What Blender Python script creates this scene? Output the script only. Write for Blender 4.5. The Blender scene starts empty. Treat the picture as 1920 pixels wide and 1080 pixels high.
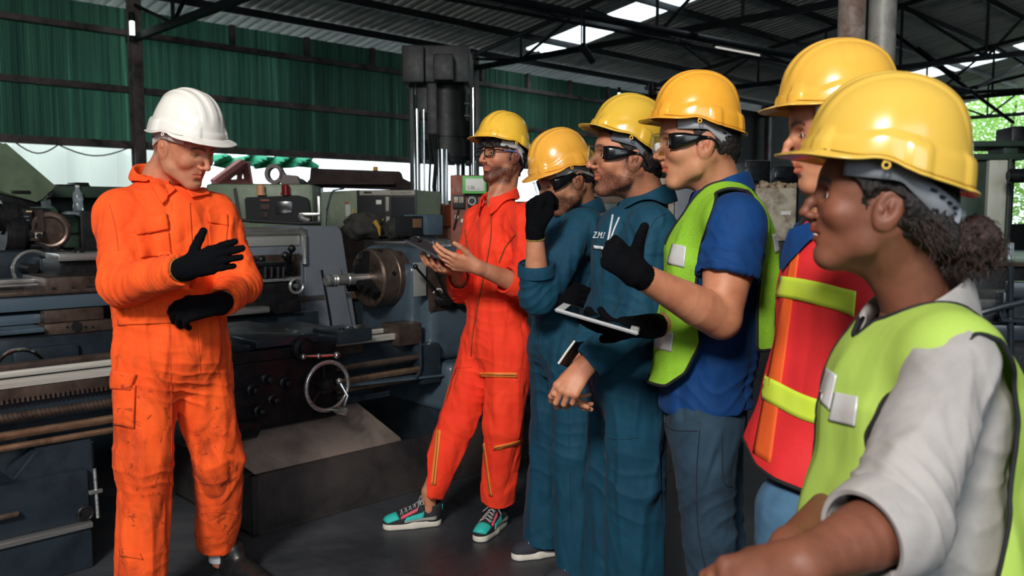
import bpy, bmesh, math, random
import numpy as np
from mathutils import Vector, Matrix, Euler
from mathutils.bvhtree import BVHTree

R = math.radians
random.seed(7)
scene = bpy.context.scene
COL = scene.collection

# ------------------------------------------------------------------ camera
FPX = 1600.0
PITCH = R(5.0)
CAMZ = 1.40
cam_data = bpy.data.cameras.new('camera')
cam = bpy.data.objects.new('camera', cam_data)
COL.objects.link(cam)
cam.location = (0, 0, CAMZ)
cam.rotation_euler = (R(90) - PITCH, 0, 0)
cam_data.sensor_width = 36.0
cam_data.lens = 36.0 * FPX / 1920.0
cam_data.clip_start = 0.05
cam_data.clip_end = 200
cam_data.dof.use_dof = True
cam_data.dof.focus_distance = 2.9
cam_data.dof.aperture_fstop = 5.0
scene.camera = cam

# ------------------------------------------------------------------ look
scene.view_settings.view_transform = 'Standard'
scene.view_settings.look = 'None'
scene.view_settings.gamma = 1
scene.view_settings.use_curve_mapping = False
scene.view_settings.exposure = 0.0

# ------------------------------------------------------------------ world: overcast bright sky
w = bpy.data.worlds.new('sky')
scene.world = w
w.use_nodes = True
nt = w.node_tree
bg = nt.nodes['Background']
bg.inputs[0].default_value = (0.80, 0.93, 1.0, 1)
WORLD = 3.0
bg.inputs[1].default_value = WORLD

# ------------------------------------------------------------------ lamps
def area(name, loc, target, size, sizey, power, color):
    d = bpy.data.lights.new(name, 'AREA')
    d.shape = 'RECTANGLE'; d.size = size; d.size_y = sizey
    d.energy = power; d.color = color
    o = bpy.data.objects.new(name, d)
    COL.objects.link(o)
    o.location = loc
    o.rotation_euler = (Vector(target) - Vector(loc)).to_track_quat('-Z', 'Y').to_euler()
    return o

# key lamp inside the hall, set by helmet highlights, plus added cool fill; no gate
area('key_lamp', (-1.6, -2.9, 4.5), (-0.2, 2.8, 1.3), 1.1, 1.1, 470, (1.0, 0.955, 0.90))
area('added_fill_lamp', (1.6, -4.0, 3.0), (0.2, 3.0, 1.2), 4.0, 3.0, 170, (0.78, 0.90, 1.0))

# ------------------------------------------------------------------ pixel -> world helpers
_c, _s = math.cos(PITCH), math.sin(PITCH)
def ray(u, v):
    x = (u - 960) / FPX; y = (540 - v) / FPX
    return Vector((x, _c + y * _s, -_s + y * _c))
def W(u, v, Y):
    """world point seen at (u,v) standing at distance Y from the camera"""
    r = ray(u, v)
    return Vector((r.x / r.y * Y, Y, CAMZ + r.z / r.y * Y))
# the hall: s runs along the long wall, t runs towards it, both horizontal
PHI = R(44.6)
D1 = Vector((math.cos(PHI), math.sin(PHI), 0))
D2 = Vector((-math.sin(PHI), math.cos(PHI), 0))
def F(s, t, z): return D1 * s + D2 * t + Vector((0, 0, z))
def at_t(u, v, t):
    """(s, z) of the point seen at (u,v) on the upright plane t"""
    r = ray(u, v)
    k = t / r.dot(D2)
    return r.dot(D1) * k, CAMZ + r.z * k
def at_s(u, v, s):
    r = ray(u, v)
    k = s / r.dot(D1)
    return r.dot(D2) * k, CAMZ + r.z * k
def at_z(u, v, z):
    r = ray(u, v)
    k = (z - CAMZ) / r.z
    return r.dot(D1) * k, r.dot(D2) * k

# ------------------------------------------------------------------ tagging
def tag(o, label=None, cat=None, group=None, kind=None):
    if label: o['label'] = label
    if cat: o['category'] = cat
    if group: o['group'] = group
    if kind: o['kind'] = kind
    return o
def empty(name, label=None, cat=None, loc=(0, 0, 0), rz=0.0, group=None):
    o = bpy.data.objects.new(name, None)
    COL.objects.link(o)
    o.location = loc; o.rotation_euler = (0, 0, rz)
    o.empty_display_size = 0.1
    return tag(o, label, cat, group)

# ------------------------------------------------------------------ materials
def lin(c):
    """sRGB 0-255 -> linear"""
    out = []
    for v in c[:3]:
        v = v / 255.0
        out.append(v / 12.92 if v <= 0.04045 else ((v + 0.055) / 1.055) ** 2.4)
    return (*out, 1)
def newmat(name):
    m = bpy.data.materials.new(name); m.use_nodes = True
    return m, m.node_tree, m.node_tree.nodes['Principled BSDF']
def ramp(nt, fac, stops):
    r = nt.nodes.new('ShaderNodeValToRGB')
    el = r.color_ramp.elements
    while len(el) < len(stops): el.new(0.5)
    for e, (p, c) in zip(el, stops): e.position = p; e.color = c
    nt.links.new(fac, r.inputs[0])
    return r.outputs[0]
def noise(nt, scale, detail=4, vec=None, rough=0.55, dist=0.0):
    n = nt.nodes.new('ShaderNodeTexNoise')
    n.inputs['Scale'].default_value = scale; n.inputs['Detail'].default_value = detail
    n.inputs['Roughness'].default_value = rough; n.inputs['Distortion'].default_value = dist
    if vec is not None: nt.links.new(vec, n.inputs['Vector'])
    return n.outputs[0]
def coords(nt, scale=(1, 1, 1), rot=(0, 0, 0)):
    tc = nt.nodes.new('ShaderNodeTexCoord')
    mp = nt.nodes.new('ShaderNodeMapping')
    mp.inputs['Scale'].default_value = scale; mp.inputs['Rotation'].default_value = rot
    nt.links.new(tc.outputs['Object'], mp.inputs[0])
    return mp.outputs[0]
def bump(nt, b, h, strength, dist):
    n = nt.nodes.new('ShaderNodeBump')
    n.inputs['Strength'].default_value = strength; n.inputs['Distance'].default_value = dist
    nt.links.new(h, n.inputs['Height'])
    prev = b.inputs['Normal'].links
    if prev: nt.links.new(prev[0].from_socket, n.inputs['Normal'])
    nt.links.new(n.outputs[0], b.inputs['Normal'])
def mixc(nt, fac, a, b):
    m = nt.nodes.new('ShaderNodeMix'); m.data_type = 'RGBA'
    if isinstance(fac, (int, float)): m.inputs[0].default_value = fac
    else: nt.links.new(fac, m.inputs[0])
    for i, x in ((6, a), (7, b)):
        if isinstance(x, tuple): m.inputs[i].default_value = x
        else: nt.links.new(x, m.inputs[i])
    return m.outputs[2]
_M = {}
def paint(name, rgb, rough=0.45, metal=0.0, wear=0.25, wear_rgb=None, scale=6.0, bumpy=0.15, coat=0.0, stretch=(1, 1, 1), spec=0.5):
    """painted or bare metal, plastic: two-tone noise colour, uneven gloss"""
    key = name
    if key in _M: return _M[key]
    m, nt, b = newmat(name)
    c = lin(rgb); c2 = lin(wear_rgb) if wear_rgb else tuple([x * 0.55 for x in c[:3]] + [1])
    v = coords(nt, stretch)
    n1 = noise(nt, scale, 6, v, 0.62, 0.4)
    lo = 0.5 - 0.02; f = ramp(nt, n1, [(max(0.0, 0.56 - wear * 0.4), (0, 0, 0, 1)), (0.72, (1, 1, 1, 1))])
    nt.links.new(mixc(nt, f, c, c2), b.inputs['Base Color'])
    n2 = noise(nt, scale * 3.1, 4, v)
    mr = nt.nodes.new('ShaderNodeMapRange')
    mr.inputs[3].default_value = max(0.04, rough - 0.14); mr.inputs[4].default_value = min(1, rough + 0.16)
    nt.links.new(n2, mr.inputs[0]); nt.links.new(mr.outputs[0], b.inputs['Roughness'])
    b.inputs['Metallic'].default_value = metal
    b.inputs['Coat Weight'].default_value = coat
    b.inputs['Specular IOR Level'].default_value = spec
    if bumpy: bump(nt, b, noise(nt, scale * 5, 5, v), bumpy, 0.004)
    _M[key] = m
    return m
def flat(name, rgb, rough=0.5, metal=0.0, emit=None, estr=1.0, alpha=None):
    if name in _M: return _M[name]
    m, nt, b = newmat(name)
    b.inputs['Base Color'].default_value = lin(rgb)
    b.inputs['Roughness'].default_value = rough; b.inputs['Metallic'].default_value = metal
    if emit:
        b.inputs['Emission Color'].default_value = lin(emit); b.inputs['Emission Strength'].default_value = estr
    _M[name] = m
    return m

MT = dict(
    teal   = paint('dark_teal_machine_paint', (76, 92, 104), 0.28, 0.0, 0.2, (54, 66, 76), 2.5, 0.05, coat=0.3),
    tealdk = paint('oily_dark_machine_paint', (42, 52, 60), 0.32, 0.1, 0.3, (24, 29, 36), 4, 0.1, coat=0.2),
    grey   = paint('grey_cast_paint', (112, 118, 126), 0.42, 0.0, 0.2, (84, 90, 98), 3, 0.08),
    black  = paint('black_oiled_iron', (22, 24, 28), 0.38, 0.3, 0.3, (44, 40, 38), 9, 0.3),
    steel  = paint('polished_steel', (206, 206, 204), 0.25, 0.8, 0.3, (140, 136, 130), 12, 0.05, stretch=(0.3, 6, 6)),
    bronze = paint('oily_bare_steel', (204, 164, 134), 0.28, 0.85, 0.3, (120, 96, 78), 7, 0.06),
    iron   = paint('browned_cast_iron', (118, 100, 90), 0.36, 0.7, 0.4, (62, 52, 48), 9, 0.1),
    green  = paint('sage_green_machine_paint', (104, 122, 96), 0.45, 0.0, 0.25, (78, 92, 74), 4, 0.1),
    greendk= paint('deep_green_machine_paint', (44, 66, 52), 0.5, 0.0, 0.3, (30, 44, 38), 4, 0.1),
    rust   = paint('rusty_brown_steel', (74, 58, 54), 0.8, 0.2, 0.55, (42, 34, 34), 5, 0.4),
    orange = paint('dull_orange_cabinet_paint', (150, 66, 30), 0.55, 0.0, 0.5, (84, 40, 28), 5, 0.1),
    cream  = paint('chipped_cream_paint', (186, 178, 158), 0.6, 0.0, 0.35, (96, 62, 42), 9, 0.2),
    frame  = paint('dark_roof_steel', (30, 33, 38), 0.6, 0.3, 0.4, (18, 19, 22), 5, 0.2),
    girt   = paint('brown_grey_girt', (122, 112, 110), 0.65, 0.2, 0.4, (50, 48, 50), 3, 0.2),
    pblack = flat('black_plastic', (14, 15, 19), 0.55),
    screen = flat('dark_glass_screen', (8, 10, 14), 0.12),
    way    = paint('ground_steel_way', (222, 218, 208), 0.34, 0.35, 0.2, (150, 142, 130), 4, 0.03, stretch=(0.2, 4, 4)),
    white  = flat('white_label', (220, 220, 214), 0.5),
    chrome = flat('chrome', (225, 225, 225), 0.12, 1.0),
    plate  = paint('lit_bare_splash_steel', (150, 134, 124), 0.40, 0.3, 0.3, (92, 82, 78), 4, 0.1),  # paler than the tray: its lit patch is put into the colour
    tray   = paint('shaded_oily_tray_steel', (80, 74, 72), 0.40, 0.4, 0.3, (46, 44, 46), 4, 0.1),  # darker copy for the tray, its shade put into the colour
)

# ------------------------------------------------------------------ mesh builder
class MB:
    def __init__(s): s.bm = bmesh.new(); s.bv = 0
    def box(s, lo, hi, bev=0.004, rot=None, seg=2):
        lo = Vector(lo); hi = Vector(hi)
        lo, hi = Vector(map(min, lo, hi)), Vector(map(max, lo, hi))
        c = (lo + hi) / 2; d = hi - lo
        mat = Matrix.Translation(c) @ (rot.to_4x4() if rot is not None else Matrix()) @ Matrix.Diagonal((*d, 1))
        r = bmesh.ops.create_cube(s.bm, size=1, matrix=mat)
        if bev:
            bev = min(bev, min(d) * 0.45)
            es = list({e for v in r['verts'] for e in v.link_edges})
            bmesh.ops.bevel(s.bm, geom=es, offset=bev, segments=seg, profile=0.6, affect='EDGES')
        return s
    def cyl(s, a, b, r, r2=None, n=28, bev=0.0, caps=True):
        a = Vector(a); b = Vector(b); r2 = r if r2 is None else r2
        d = b - a
        q = d.to_track_quat('Z', 'Y').to_matrix().to_4x4()
        res = bmesh.ops.create_cone(s.bm, cap_ends=caps, segments=n, radius1=r, radius2=r2, depth=d.length,
                              matrix=Matrix.Translation((a + b) / 2) @ q)
        if bev:
            es = [e for e in {e for v in res['verts'] for e in v.link_edges} if any(len(f.verts) > 4 for f in e.link_faces)]
            bmesh.ops.bevel(s.bm, geom=es, offset=bev, segments=2, affect='EDGES')
        return s
    def ball(s, c, r, sc=(1, 1, 1)):
        bmesh.ops.create_uvsphere(s.bm, u_segments=20, v_segments=12, radius=r,
                                  matrix=Matrix.Translation(c) @ Matrix.Diagonal((*sc, 1)))
        return s
    def tube(s, pts, r, n=10, closed=False, rr=None):
        pts = [Vector(p) for p in pts]; N = len(pts); rings = []
        up = None
        for i, p in enumerate(pts):
            if closed: t = pts[(i + 1) % N] - pts[i - 1]
            else: t = pts[min(i + 1, N - 1)] - pts[max(i - 1, 0)]
            t.normalize()
            if up is None:
                up = t.orthogonal().normalized()
            up = (up - t * up.dot(t)).normalized()
            sd = t.cross(up)
            rad = rr[i] if rr else r
            rings.append([s.bm.verts.new(p + (up * math.cos(2 * math.pi * k / n) + sd * math.sin(2 * math.pi * k / n)) * rad) for k in range(n)])
        for i in range(N if closed else N - 1):
            A, B = rings[i], rings[(i + 1) % N]
            for k in range(n):
                try: s.bm.faces.new((A[k], A[(k + 1) % n], B[(k + 1) % n], B[k]))
                except ValueError: pass
        if not closed:
            s.bm.faces.new(rings[0][::-1]); s.bm.faces.new(rings[-1])
        return s
    def torus(s, c, axis, R_, r, n=40, m=10):
        axis = Vector(axis).normalized(); a = axis.orthogonal().normalized(); b = axis.cross(a); c = Vector(c)
        return s.tube([c + (a * math.cos(2 * math.pi * i / n) + b * math.sin(2 * math.pi * i / n)) * R_ for i in range(n)], r, m, True)
    def lathe(s, c, axis, prof, n=40):
        """prof: list of (distance along axis, radius)"""
        axis = Vector(axis).normalized(); a = axis.orthogonal().normalized(); b = axis.cross(a); c = Vector(c)
        rings = []
        for h, r in prof:
            rings.append([s.bm.verts.new(c + axis * h + (a * math.cos(2 * math.pi * k / n) + b * math.sin(2 * math.pi * k / n)) * max(r, 1e-4)) for k in range(n)])
        for A, B in zip(rings, rings[1:]):
            for k in range(n): s.bm.faces.new((A[k], A[(k + 1) % n], B[(k + 1) % n], B[k]))
        s.bm.faces.new(rings[0][::-1]); s.bm.faces.new(rings[-1])
        return s
    def prism(s, poly, d, bev=0.0):
        """poly: 3-D outline, extruded by vector d"""
        d = Vector(d)
        A = [s.bm.verts.new(Vector(p)) for p in poly]; B = [s.bm.verts.new(Vector(p) + d) for p in poly]
        n = len(A)
        fs = [s.bm.faces.new(A), s.bm.faces.new(B[::-1])]
        for k in range(n): fs.append(s.bm.faces.new((A[k], B[k], B[(k + 1) % n], A[(k + 1) % n])))
        if bev:
            es = list({e for f in fs for e in f.edges})
            bmesh.ops.bevel(s.bm, geom=es, offset=bev, segments=2, affect='EDGES')
        return s
    def build(s, name, mat, parent=None, smooth=True, angle=35):
        bmesh.ops.recalc_face_normals(s.bm, faces=s.bm.faces)
        me = bpy.data.meshes.new(name)
        s.bm.to_mesh(me); s.bm.free()
        if smooth:
            me.shade_smooth(); me.set_sharp_from_angle(angle=R(angle))
        if mat: me.materials.append(mat)
        o = bpy.data.objects.new(name, me)
        COL.objects.link(o)
        if parent: o.parent = parent
        return o
def text_obj(name, body, size, mat, parent, mtx, depth=0.0004, align='CENTER'):
    """lettering turned into a mesh; mtx is a 4x4 placing the xy plane of the text"""
    cu = bpy.data.curves.new(name, 'FONT')
    cu.body = body; cu.size = size; cu.extrude = depth; cu.align_x = align; cu.align_y = 'CENTER'
    o = bpy.data.objects.new(name, cu)
    COL.objects.link(o)
    dg = bpy.context.evaluated_depsgraph_get()
    me = bpy.data.meshes.new_from_object(o.evaluated_get(dg))
    bpy.data.objects.remove(o)
    me.transform(mtx)
    me.materials.clear(); me.materials.append(mat)
    o = bpy.data.objects.new(name, me)
    COL.objects.link(o)
    if parent: o.parent = parent
    return o
HALL = Matrix.Rotation(PHI, 4, 'Z')
def machine(name, label, cat, group=None):
    """things that stand square to the hall: children are given in (s, t, z)"""
    return empty(name, label, cat, (0, 0, 0), PHI, group)
def rebase(root):
    """move the Empty to the foot of its thing without moving the parts"""
    bpy.context.view_layer.update()
    lo = Vector((1e9,) * 3); hi = -lo
    for ch in root.children_recursive:
        if ch.type != 'MESH': continue
        mw = root.matrix_world.inverted() @ ch.matrix_world
        for c in ch.bound_box:
            p = mw @ Vector(c)
            lo = Vector(map(min, lo, p)); hi = Vector(map(max, hi, p))
    base = Vector(((lo.x + hi.x) / 2, (lo.y + hi.y) / 2, lo.z))
    for ch in root.children: ch.location = ch.location - base
    root.location = root.matrix_world @ base

# ================================================================== THE HALL
def struct(mb, name, mat, angle=35):
    o = mb.build(name, mat, None, angle=angle)
    o.rotation_euler = (0, 0, PHI)
    o['kind'] = 'structure'
    return o
def mat_floor():
    m, nt, b = newmat('oily_concrete_floor')
    v = coords(nt)
    a = noise(nt, 0.9, 8, v, 0.65, 0.6); d = noise(nt, 14, 6, v, 0.7)
    base = ramp(nt, a, [(0.32, lin((26, 29, 34))), (0.5, lin((48, 51, 56))), (0.68, lin((72, 74, 78)))])
    spots = ramp(nt, noise(nt, 5.5, 5, v, 0.75, 1.2), [(0.62, (0, 0, 0, 1)), (0.68, (1, 1, 1, 1))])
    c = mixc(nt, spots, base, lin((30, 31, 34)))
    sc = ramp(nt, noise(nt, 38, 3, v, 0.8, 2.0), [(0.70, (0, 0, 0, 1)), (0.74, (1, 1, 1, 1))])
    c = mixc(nt, sc, c, lin((128, 124, 116)))
    nt.links.new(c, b.inputs['Base Color'])
    rr = ramp(nt, a, [(0.35, (0.30,) * 3 + (1,)), (0.65, (0.62,) * 3 + (1,))])
    nt.links.new(rr, b.inputs['Roughness'])
    bump(nt, b, d, 0.35, 0.004)
    return m
def mat_green_sheet(name, c1, c2, trans):
    m, nt, b = newmat(name)
    v = coords(nt, (9.0, 0.2, 0.12))
    c = ramp(nt, noise(nt, 1.3, 5, v, 0.7), [(0.35, lin(c1)), (0.60, lin(c2)), (0.72, lin([min(255, x * 1.5) for x in c2]))])
    big = ramp(nt, noise(nt, 0.22, 2, coords(nt, (1, 1, 0.3)), 0.5), [(0.42, (0.42, 0.42, 0.42, 1)), (0.6, (1, 1, 1, 1))])
    mul = nt.nodes.new('ShaderNodeMix'); mul.data_type = 'RGBA'; mul.blend_type = 'MULTIPLY'; mul.inputs[0].default_value = 1
    nt.links.new(c, mul.inputs[6]); nt.links.new(big, mul.inputs[7])
    nt.links.new(mul.outputs[2], b.inputs['Base Color'])
    b.inputs['Roughness'].default_value = 0.55
    tr = nt.nodes.new('ShaderNodeBsdfTranslucent'); nt.links.new(mul.outputs[2], tr.inputs[0])
    mx = nt.nodes.new('ShaderNodeMixShader'); mx.inputs[0].default_value = trans
    out = nt.nodes['Material Output']
    nt.links.new(b.outputs[0], mx.inputs[1]); nt.links.new(tr.outputs[0], mx.inputs[2]); nt.links.new(mx.outputs[0], out.inputs[0])
    return m
S0, S1, T0, T1 = -9.0, 37.0, -7.0, 16.0
mb = MB(); mb.box((S0 - 1, T0 - 1, -0.1), (S1 + 14, T1 + 14, 0), 0)
struct(mb, 'floor', mat_floor())
def corrugate(name, s0, s1, z0, z1, t, mat, per=0.1, amp=0.018):
    mb = MB(); prof = []
    n = int((s1 - s0) / per)
    for i in range(n):
        a = s0 + i * per
        prof += [(a, t), (a + per * 0.32, t), (a + per * 0.5, t + amp), (a + per * 0.82, t + amp)]
    prof.append((s1, t))
    lo = [mb.bm.verts.new((x, y, z0)) for x, y in prof]; hi = [mb.bm.verts.new((x, y, z1)) for x, y in prof]
    for k in range(len(prof) - 1): mb.bm.faces.new((lo[k], lo[k + 1], hi[k + 1], hi[k]))
    return struct(mb, name, mat, 20)
GREEN = mat_green_sheet('green_translucent_sheet', (36, 70, 62), (66, 112, 90), 0.32)
corrugate('wall_back', S0, 21.5, 2.62, 5.05, T1, GREEN)
corrugate('wall_back', 21.5, S1, 0.0, 5.05, T1, MT['frame'])
mb = MB(); mb.box((S0, T1, 0), (21.5, T1 + 0.15, 1.72), 0.01)
struct(mb, 'wall_back', MT['rust'])
mb = MB(); mb.box((S0 - 0.15, T0, 0), (S0, T1 + 2, 8), 0); struct(mb, 'wall_left', MT['frame'])  # unseen left and front walls, added to keep sky light out
mb = MB(); mb.box((S0, T0 - 0.15, 0), (S1, T0, 8), 0); struct(mb, 'wall_front', MT['frame'])
mb = MB(); mb.box((S1, T0, 0), (S1 + 0.15, 6.0, 8), 0)
mb.box((S1, 6, 0), (S1 + 0.15, T1, 1.0), 0); struct(mb, 'wall_right', MT['frame'])
# girts on the sheets: shelf angles with a lip
for i, (z, hh) in enumerate(((2.56, 0.13), (3.55, 0.11), (4.55, 0.10))):
    mb = MB(); mb.box((S0, T1 - 0.16, z), (21.5, T1 - 0.01, z + 0.02), 0.003)
    mb.box((S0, T1 - 0.17, z), (21.5, T1 - 0.15, z + hh), 0.003)
    struct(mb, 'trim_%d' % (i + 1), MT['girt'])
# short sheeting studs between the two upper girts
mb = MB()
s = 8.0
while s < 21:
    mb.box((s, T1 - 0.12, 4.6), (s + 0.1, T1 - 0.02, 5.05), 0.003); s += 1.65
struct(mb, 'trim_4', MT['girt'])
# ------------------------------------------------------------------ roof
SL = 0.157
def roofz(t): return 5.42 + SL * (T1 - t) if t > 2 else 5.42 + SL * 14 - SL * (2 - t)
mb = MB(); per = 0.24; prof = []
n = int((S1 + 2 - S0) / per)
for i in range(n):
    a = S0 + i * per
    prof += [(a, 0.0), (a + per * 0.42, 0.0), (a + per * 0.55, 0.045), (a + per * 0.87, 0.045)]
SKY = ((15.6, 16.75), (30.2, 31.8))
def inskylight(a): return any(x0 <= a < x1 for x0, x1 in SKY)
pan = MB()
tt = [T0, 2.0, 3.3, 4.7, 8.4, 8.7, 10.6, 10.8, 13.0, 13.25, 15.4, T1 + 2.6]
for (t0, t1) in zip(tt, tt[1:]):
    rows = []
    for B in (mb, pan):
        rows.append(([B.bm.verts.new((x, t0, roofz(t0) + dz)) for x, dz in prof], [B.bm.verts.new((x, t1, roofz(t1) + dz)) for x, dz in prof]))
    strip = t1 - t0 > 1.5 and t0 >= 4.7 and t1 < 15.5
    for k in range(len(prof) - 1):
        q = 1 if (strip and inskylight(prof[k][0])) else 0
        lo, hi = rows[q]
        (pan if q else mb).bm.faces.new((lo[k], lo[k + 1], hi[k + 1], hi[k]))
for B in (mb, pan): bmesh.ops.delete(B.bm, geom=[v for v in B.bm.verts if not v.link_faces], context='VERTS')
struct(mb, 'ceiling', paint('galvanised_roof_sheet', (205, 205, 198), 0.55, 0.0, 0.25, (150, 150, 146), 1.2, 0.05, stretch=(3, 0.4, 1)), 20)
m, nt, b = newmat('clear_roof_sheet')
tr = nt.nodes.new('ShaderNodeBsdfTranslucent'); tr.inputs[0].default_value = (0.95, 0.97, 0.97, 1)
tp = nt.nodes.new('ShaderNodeBsdfTransparent')
mx = nt.nodes.new('ShaderNodeMixShader'); mx.inputs[0].default_value = 0.6
nt.links.new(tr.outputs[0], mx.inputs[1]); nt.links.new(tp.outputs[0], mx.inputs[2]); nt.links.new(mx.outputs[0], nt.nodes['Material Output'].inputs[0])
struct(pan, 'window_1', m, 20)
# purlins, the two upright legs of each channel
mb = MB(); t = 15.9
while t > 1:
    z = roofz(t)
    mb.box((S0, t - 0.03, z - 0.17), (S1, t + 0.03, z - 0.02), 0.004); t -= 1.45
struct(mb, 'trim_5', MT['frame'])
# trusses
def truss(idx, s, zc):
    mb = MB()
    ts = [16.0, 14.1, 12.2, 10.3, 8.4, 6.5, 4.6, 2.7]
    mb.box((s - 0.05, 2, zc - 0.06), (s + 0.05, 16, zc + 0.06), 0.004)
    for a, b_ in zip(ts, ts[1:]):
        mb.cyl((s, a, roofz(a) - 0.22), (s, b_, roofz(b_) - 0.22), 0.055, n=8)
    for i, t in enumerate(ts[1:]):
        mb.cyl((s, t, zc), (s, t, roofz(t) - 0.22), 0.035, n=8)
        p = ts[i]
        if i % 2 == 0: mb.cyl((s, p, roofz(p) - 0.24), (s, t, zc), 0.035, n=8)
        else: mb.cyl((s, p, zc), (s, t, roofz(t) - 0.22), 0.035, n=8)
    struct(mb, 'trim_%d' % idx, MT['frame'])
for i, (s, zc) in enumerate(((6.1, 4.5), (14.2, 4.92), (21.5, 4.92), (28.5, 4.92), (34.5, 4.92))): truss(6 + i, s, zc)
# wall stanchions
for i, s in enumerate((0.2, 6.1, 14.2, 21.5, 28.5)):
    mb = MB(); mb.box((s - 0.1, T1 - 0.36, 0), (s + 0.1, T1 - 0.34, 5.3), 0.003); mb.box((s - 0.1, T1 - 0.2, 0), (s + 0.1, T1 - 0.18, 5.3), 0.003)
    mb.box((s - 0.012, T1 - 0.35, 0), (s + 0.012, T1 - 0.19, 5.3), 0.002)
    struct(mb, 'trim_%d' % (11 + i), MT['girt'])
# tie pipe that runs the length of the hall, long cross ties at the right
mb = MB()
sa, ta = at_z(953, 0, 4.75); sb, tb = at_z(1521, 112, 4.75)
e = Vector((sb - sa, tb - ta, 0)).normalized()
A = Vector((sa, ta, 4.75)); 
mb.cyl(A - e * 6, A + e * 16, 0.07, n=12); mb.cyl(A - e * 6 + Vector((0, 0, -0.16)), A + e * 16 + Vector((0, 0, -0.16)), 0.03, n=8)
struct(mb, 'trim_16', MT['frame'])
lampA = A + e * ((Vector((*at_z(1362, 86, 4.62), 4.62)) - A).dot(e)); lampB = A + e * ((Vector((*at_z(1440, 102, 4.62), 4.62)) - A).dot(e))
lamp = machine('fluorescent_lamp', 'slim fluorescent tube lamp fixed under the long roof pipe', 'ceiling lamp')
q = (lampB - lampA)
mb = MB(); mb.prism([lampA + Vector((0.06, -0.06, -0.10)), lampA + Vector((-0.06, 0.06, -0.10)), lampA + Vector((-0.03, 0.03, -0.04)), lampA + Vector((0.03, -0.03, -0.04))], q); mb.build('housing', MT['frame'], lamp)
mb = MB(); mb.cyl(lampA + Vector((0, 0, -0.125)), lampB + Vector((0, 0, -0.125)), 0.028, n=12)
mb.build('tube', flat('lit_tube', (240, 240, 235), 0.4, emit=(255, 250, 240), estr=0.5), lamp)
rebase(lamp)
def hanging_tube(u0, v0, v1, t, lab):
    s0, z0 = at_t(u0, v0, t); _, z1 = at_t(u0, v1, t)
    r_ = machine('work_lamp', lab, 'lamp')
    mb = MB(); mb.cyl((s0, t, z0 - 0.03), (s0, t, z1 + 0.03), 0.045, n=14, bev=0.01); mb.build('tube', flat('lit_bulb', (250, 255, 250), 0.4, emit=(235, 255, 245), estr=1.6), r_)
    MB().cyl((s0, t, z0 - 0.03), (s0, t, z0 + 0.12), 0.05, n=12, bev=0.01).build('end_cap', MT['frame'], r_); MB().cyl((s0, t, z1 - 0.07), (s0, t, z1 + 0.03), 0.05, n=12).build('end_cap', MT['frame'], r_)
    rebase(r_)
hanging_tube(247, 36, 70, 15.4, 'bright upright tube lamp by the green wall, above the white helmet')
hanging_tube(1161, 172, 192, 15.4, 'small bright tube lamp by the green wall, above the yellow helmets')
# small spot lamp clamped to the truss chord
r_ = machine('spot_lamp', 'black tubular spot lamp hanging from the roof truss chord', 'lamp')
s0, z0 = at_t(1090, 85, 9.0); s1, z1 = at_t(1112, 116, 9.0)
mb = MB(); mb.cyl((s0, 9, z0), (s1, 9, z1), 0.06, n=14, bev=0.01); mb.build('lamp_body', MT['frame'], r_)
mb = MB(); mb.cyl((s0, 9, z0 - 0.02), (s0, 9, z0 + 0.5), 0.012, n=8); mb.build('hanger', MT['frame'], r_)
rebase(r_)
# diagonal wind braces and a cross beam at the far right bay
mb = MB()
for (u0, v0, z0, u1, v1, z1) in ((1270, 75, 5.6, 1330, 120, 5.3), (1400, 160, 4.9, 1560, 142, 4.9), (1700, 180, 4.9, 1920, 168, 4.9), (1672, 60, 6.2, 1900, 230, 4.0), (1720, 90, 6.0, 1800, 150, 5.0),
                                 (1830, 165, 5.0, 1920, 120, 6.0)):
    a = Vector((*at_z(u0, v0, z0), z0)); b_ = Vector((*at_z(u1, v1, z1), z1))
    mb.cyl(a, b_, 0.05, n=8)
struct(mb, 'trim_17', MT['frame'])
# interior pipe columns
for i, (u, rr_, mt) in enumerate(((1588, 0.095, paint('rusty_pipe_paint', (168, 158, 148), 0.6, 0.1, 0.5, (110, 72, 58), 7, 0.2)), (1645, 0.095, paint('grey_pipe_paint', (170, 168, 162), 0.5, 0.2, 0.4, (120, 116, 112), 5, 0.1)))):
    p = W(u, 300, 6.3); q = F(0, 0, 0)
    s_, t_ = p.dot(D1), p.dot(D2)
    mb = MB(); mb.cyl((s_, t_, 0), (s_, t_, roofz(t_)), rr_, n=32); mb.box((s_ - 0.16, t_ - 0.16, 0), (s_ + 0.16, t_ + 0.16, 0.02), 0.003)
    struct(mb, 'trim_%d' % (18 + i), mt)
p = W(1617, 300, 6.6); s_, t_ = p.dot(D1), p.dot(D2)
mb = MB(); mb.box((s_ - 0.05, t_ - 0.07, 0), (s_ + 0.05, t_ + 0.07, roofz(t_)), 0.004); struct(mb, 'trim_20', MT['frame'])

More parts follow.
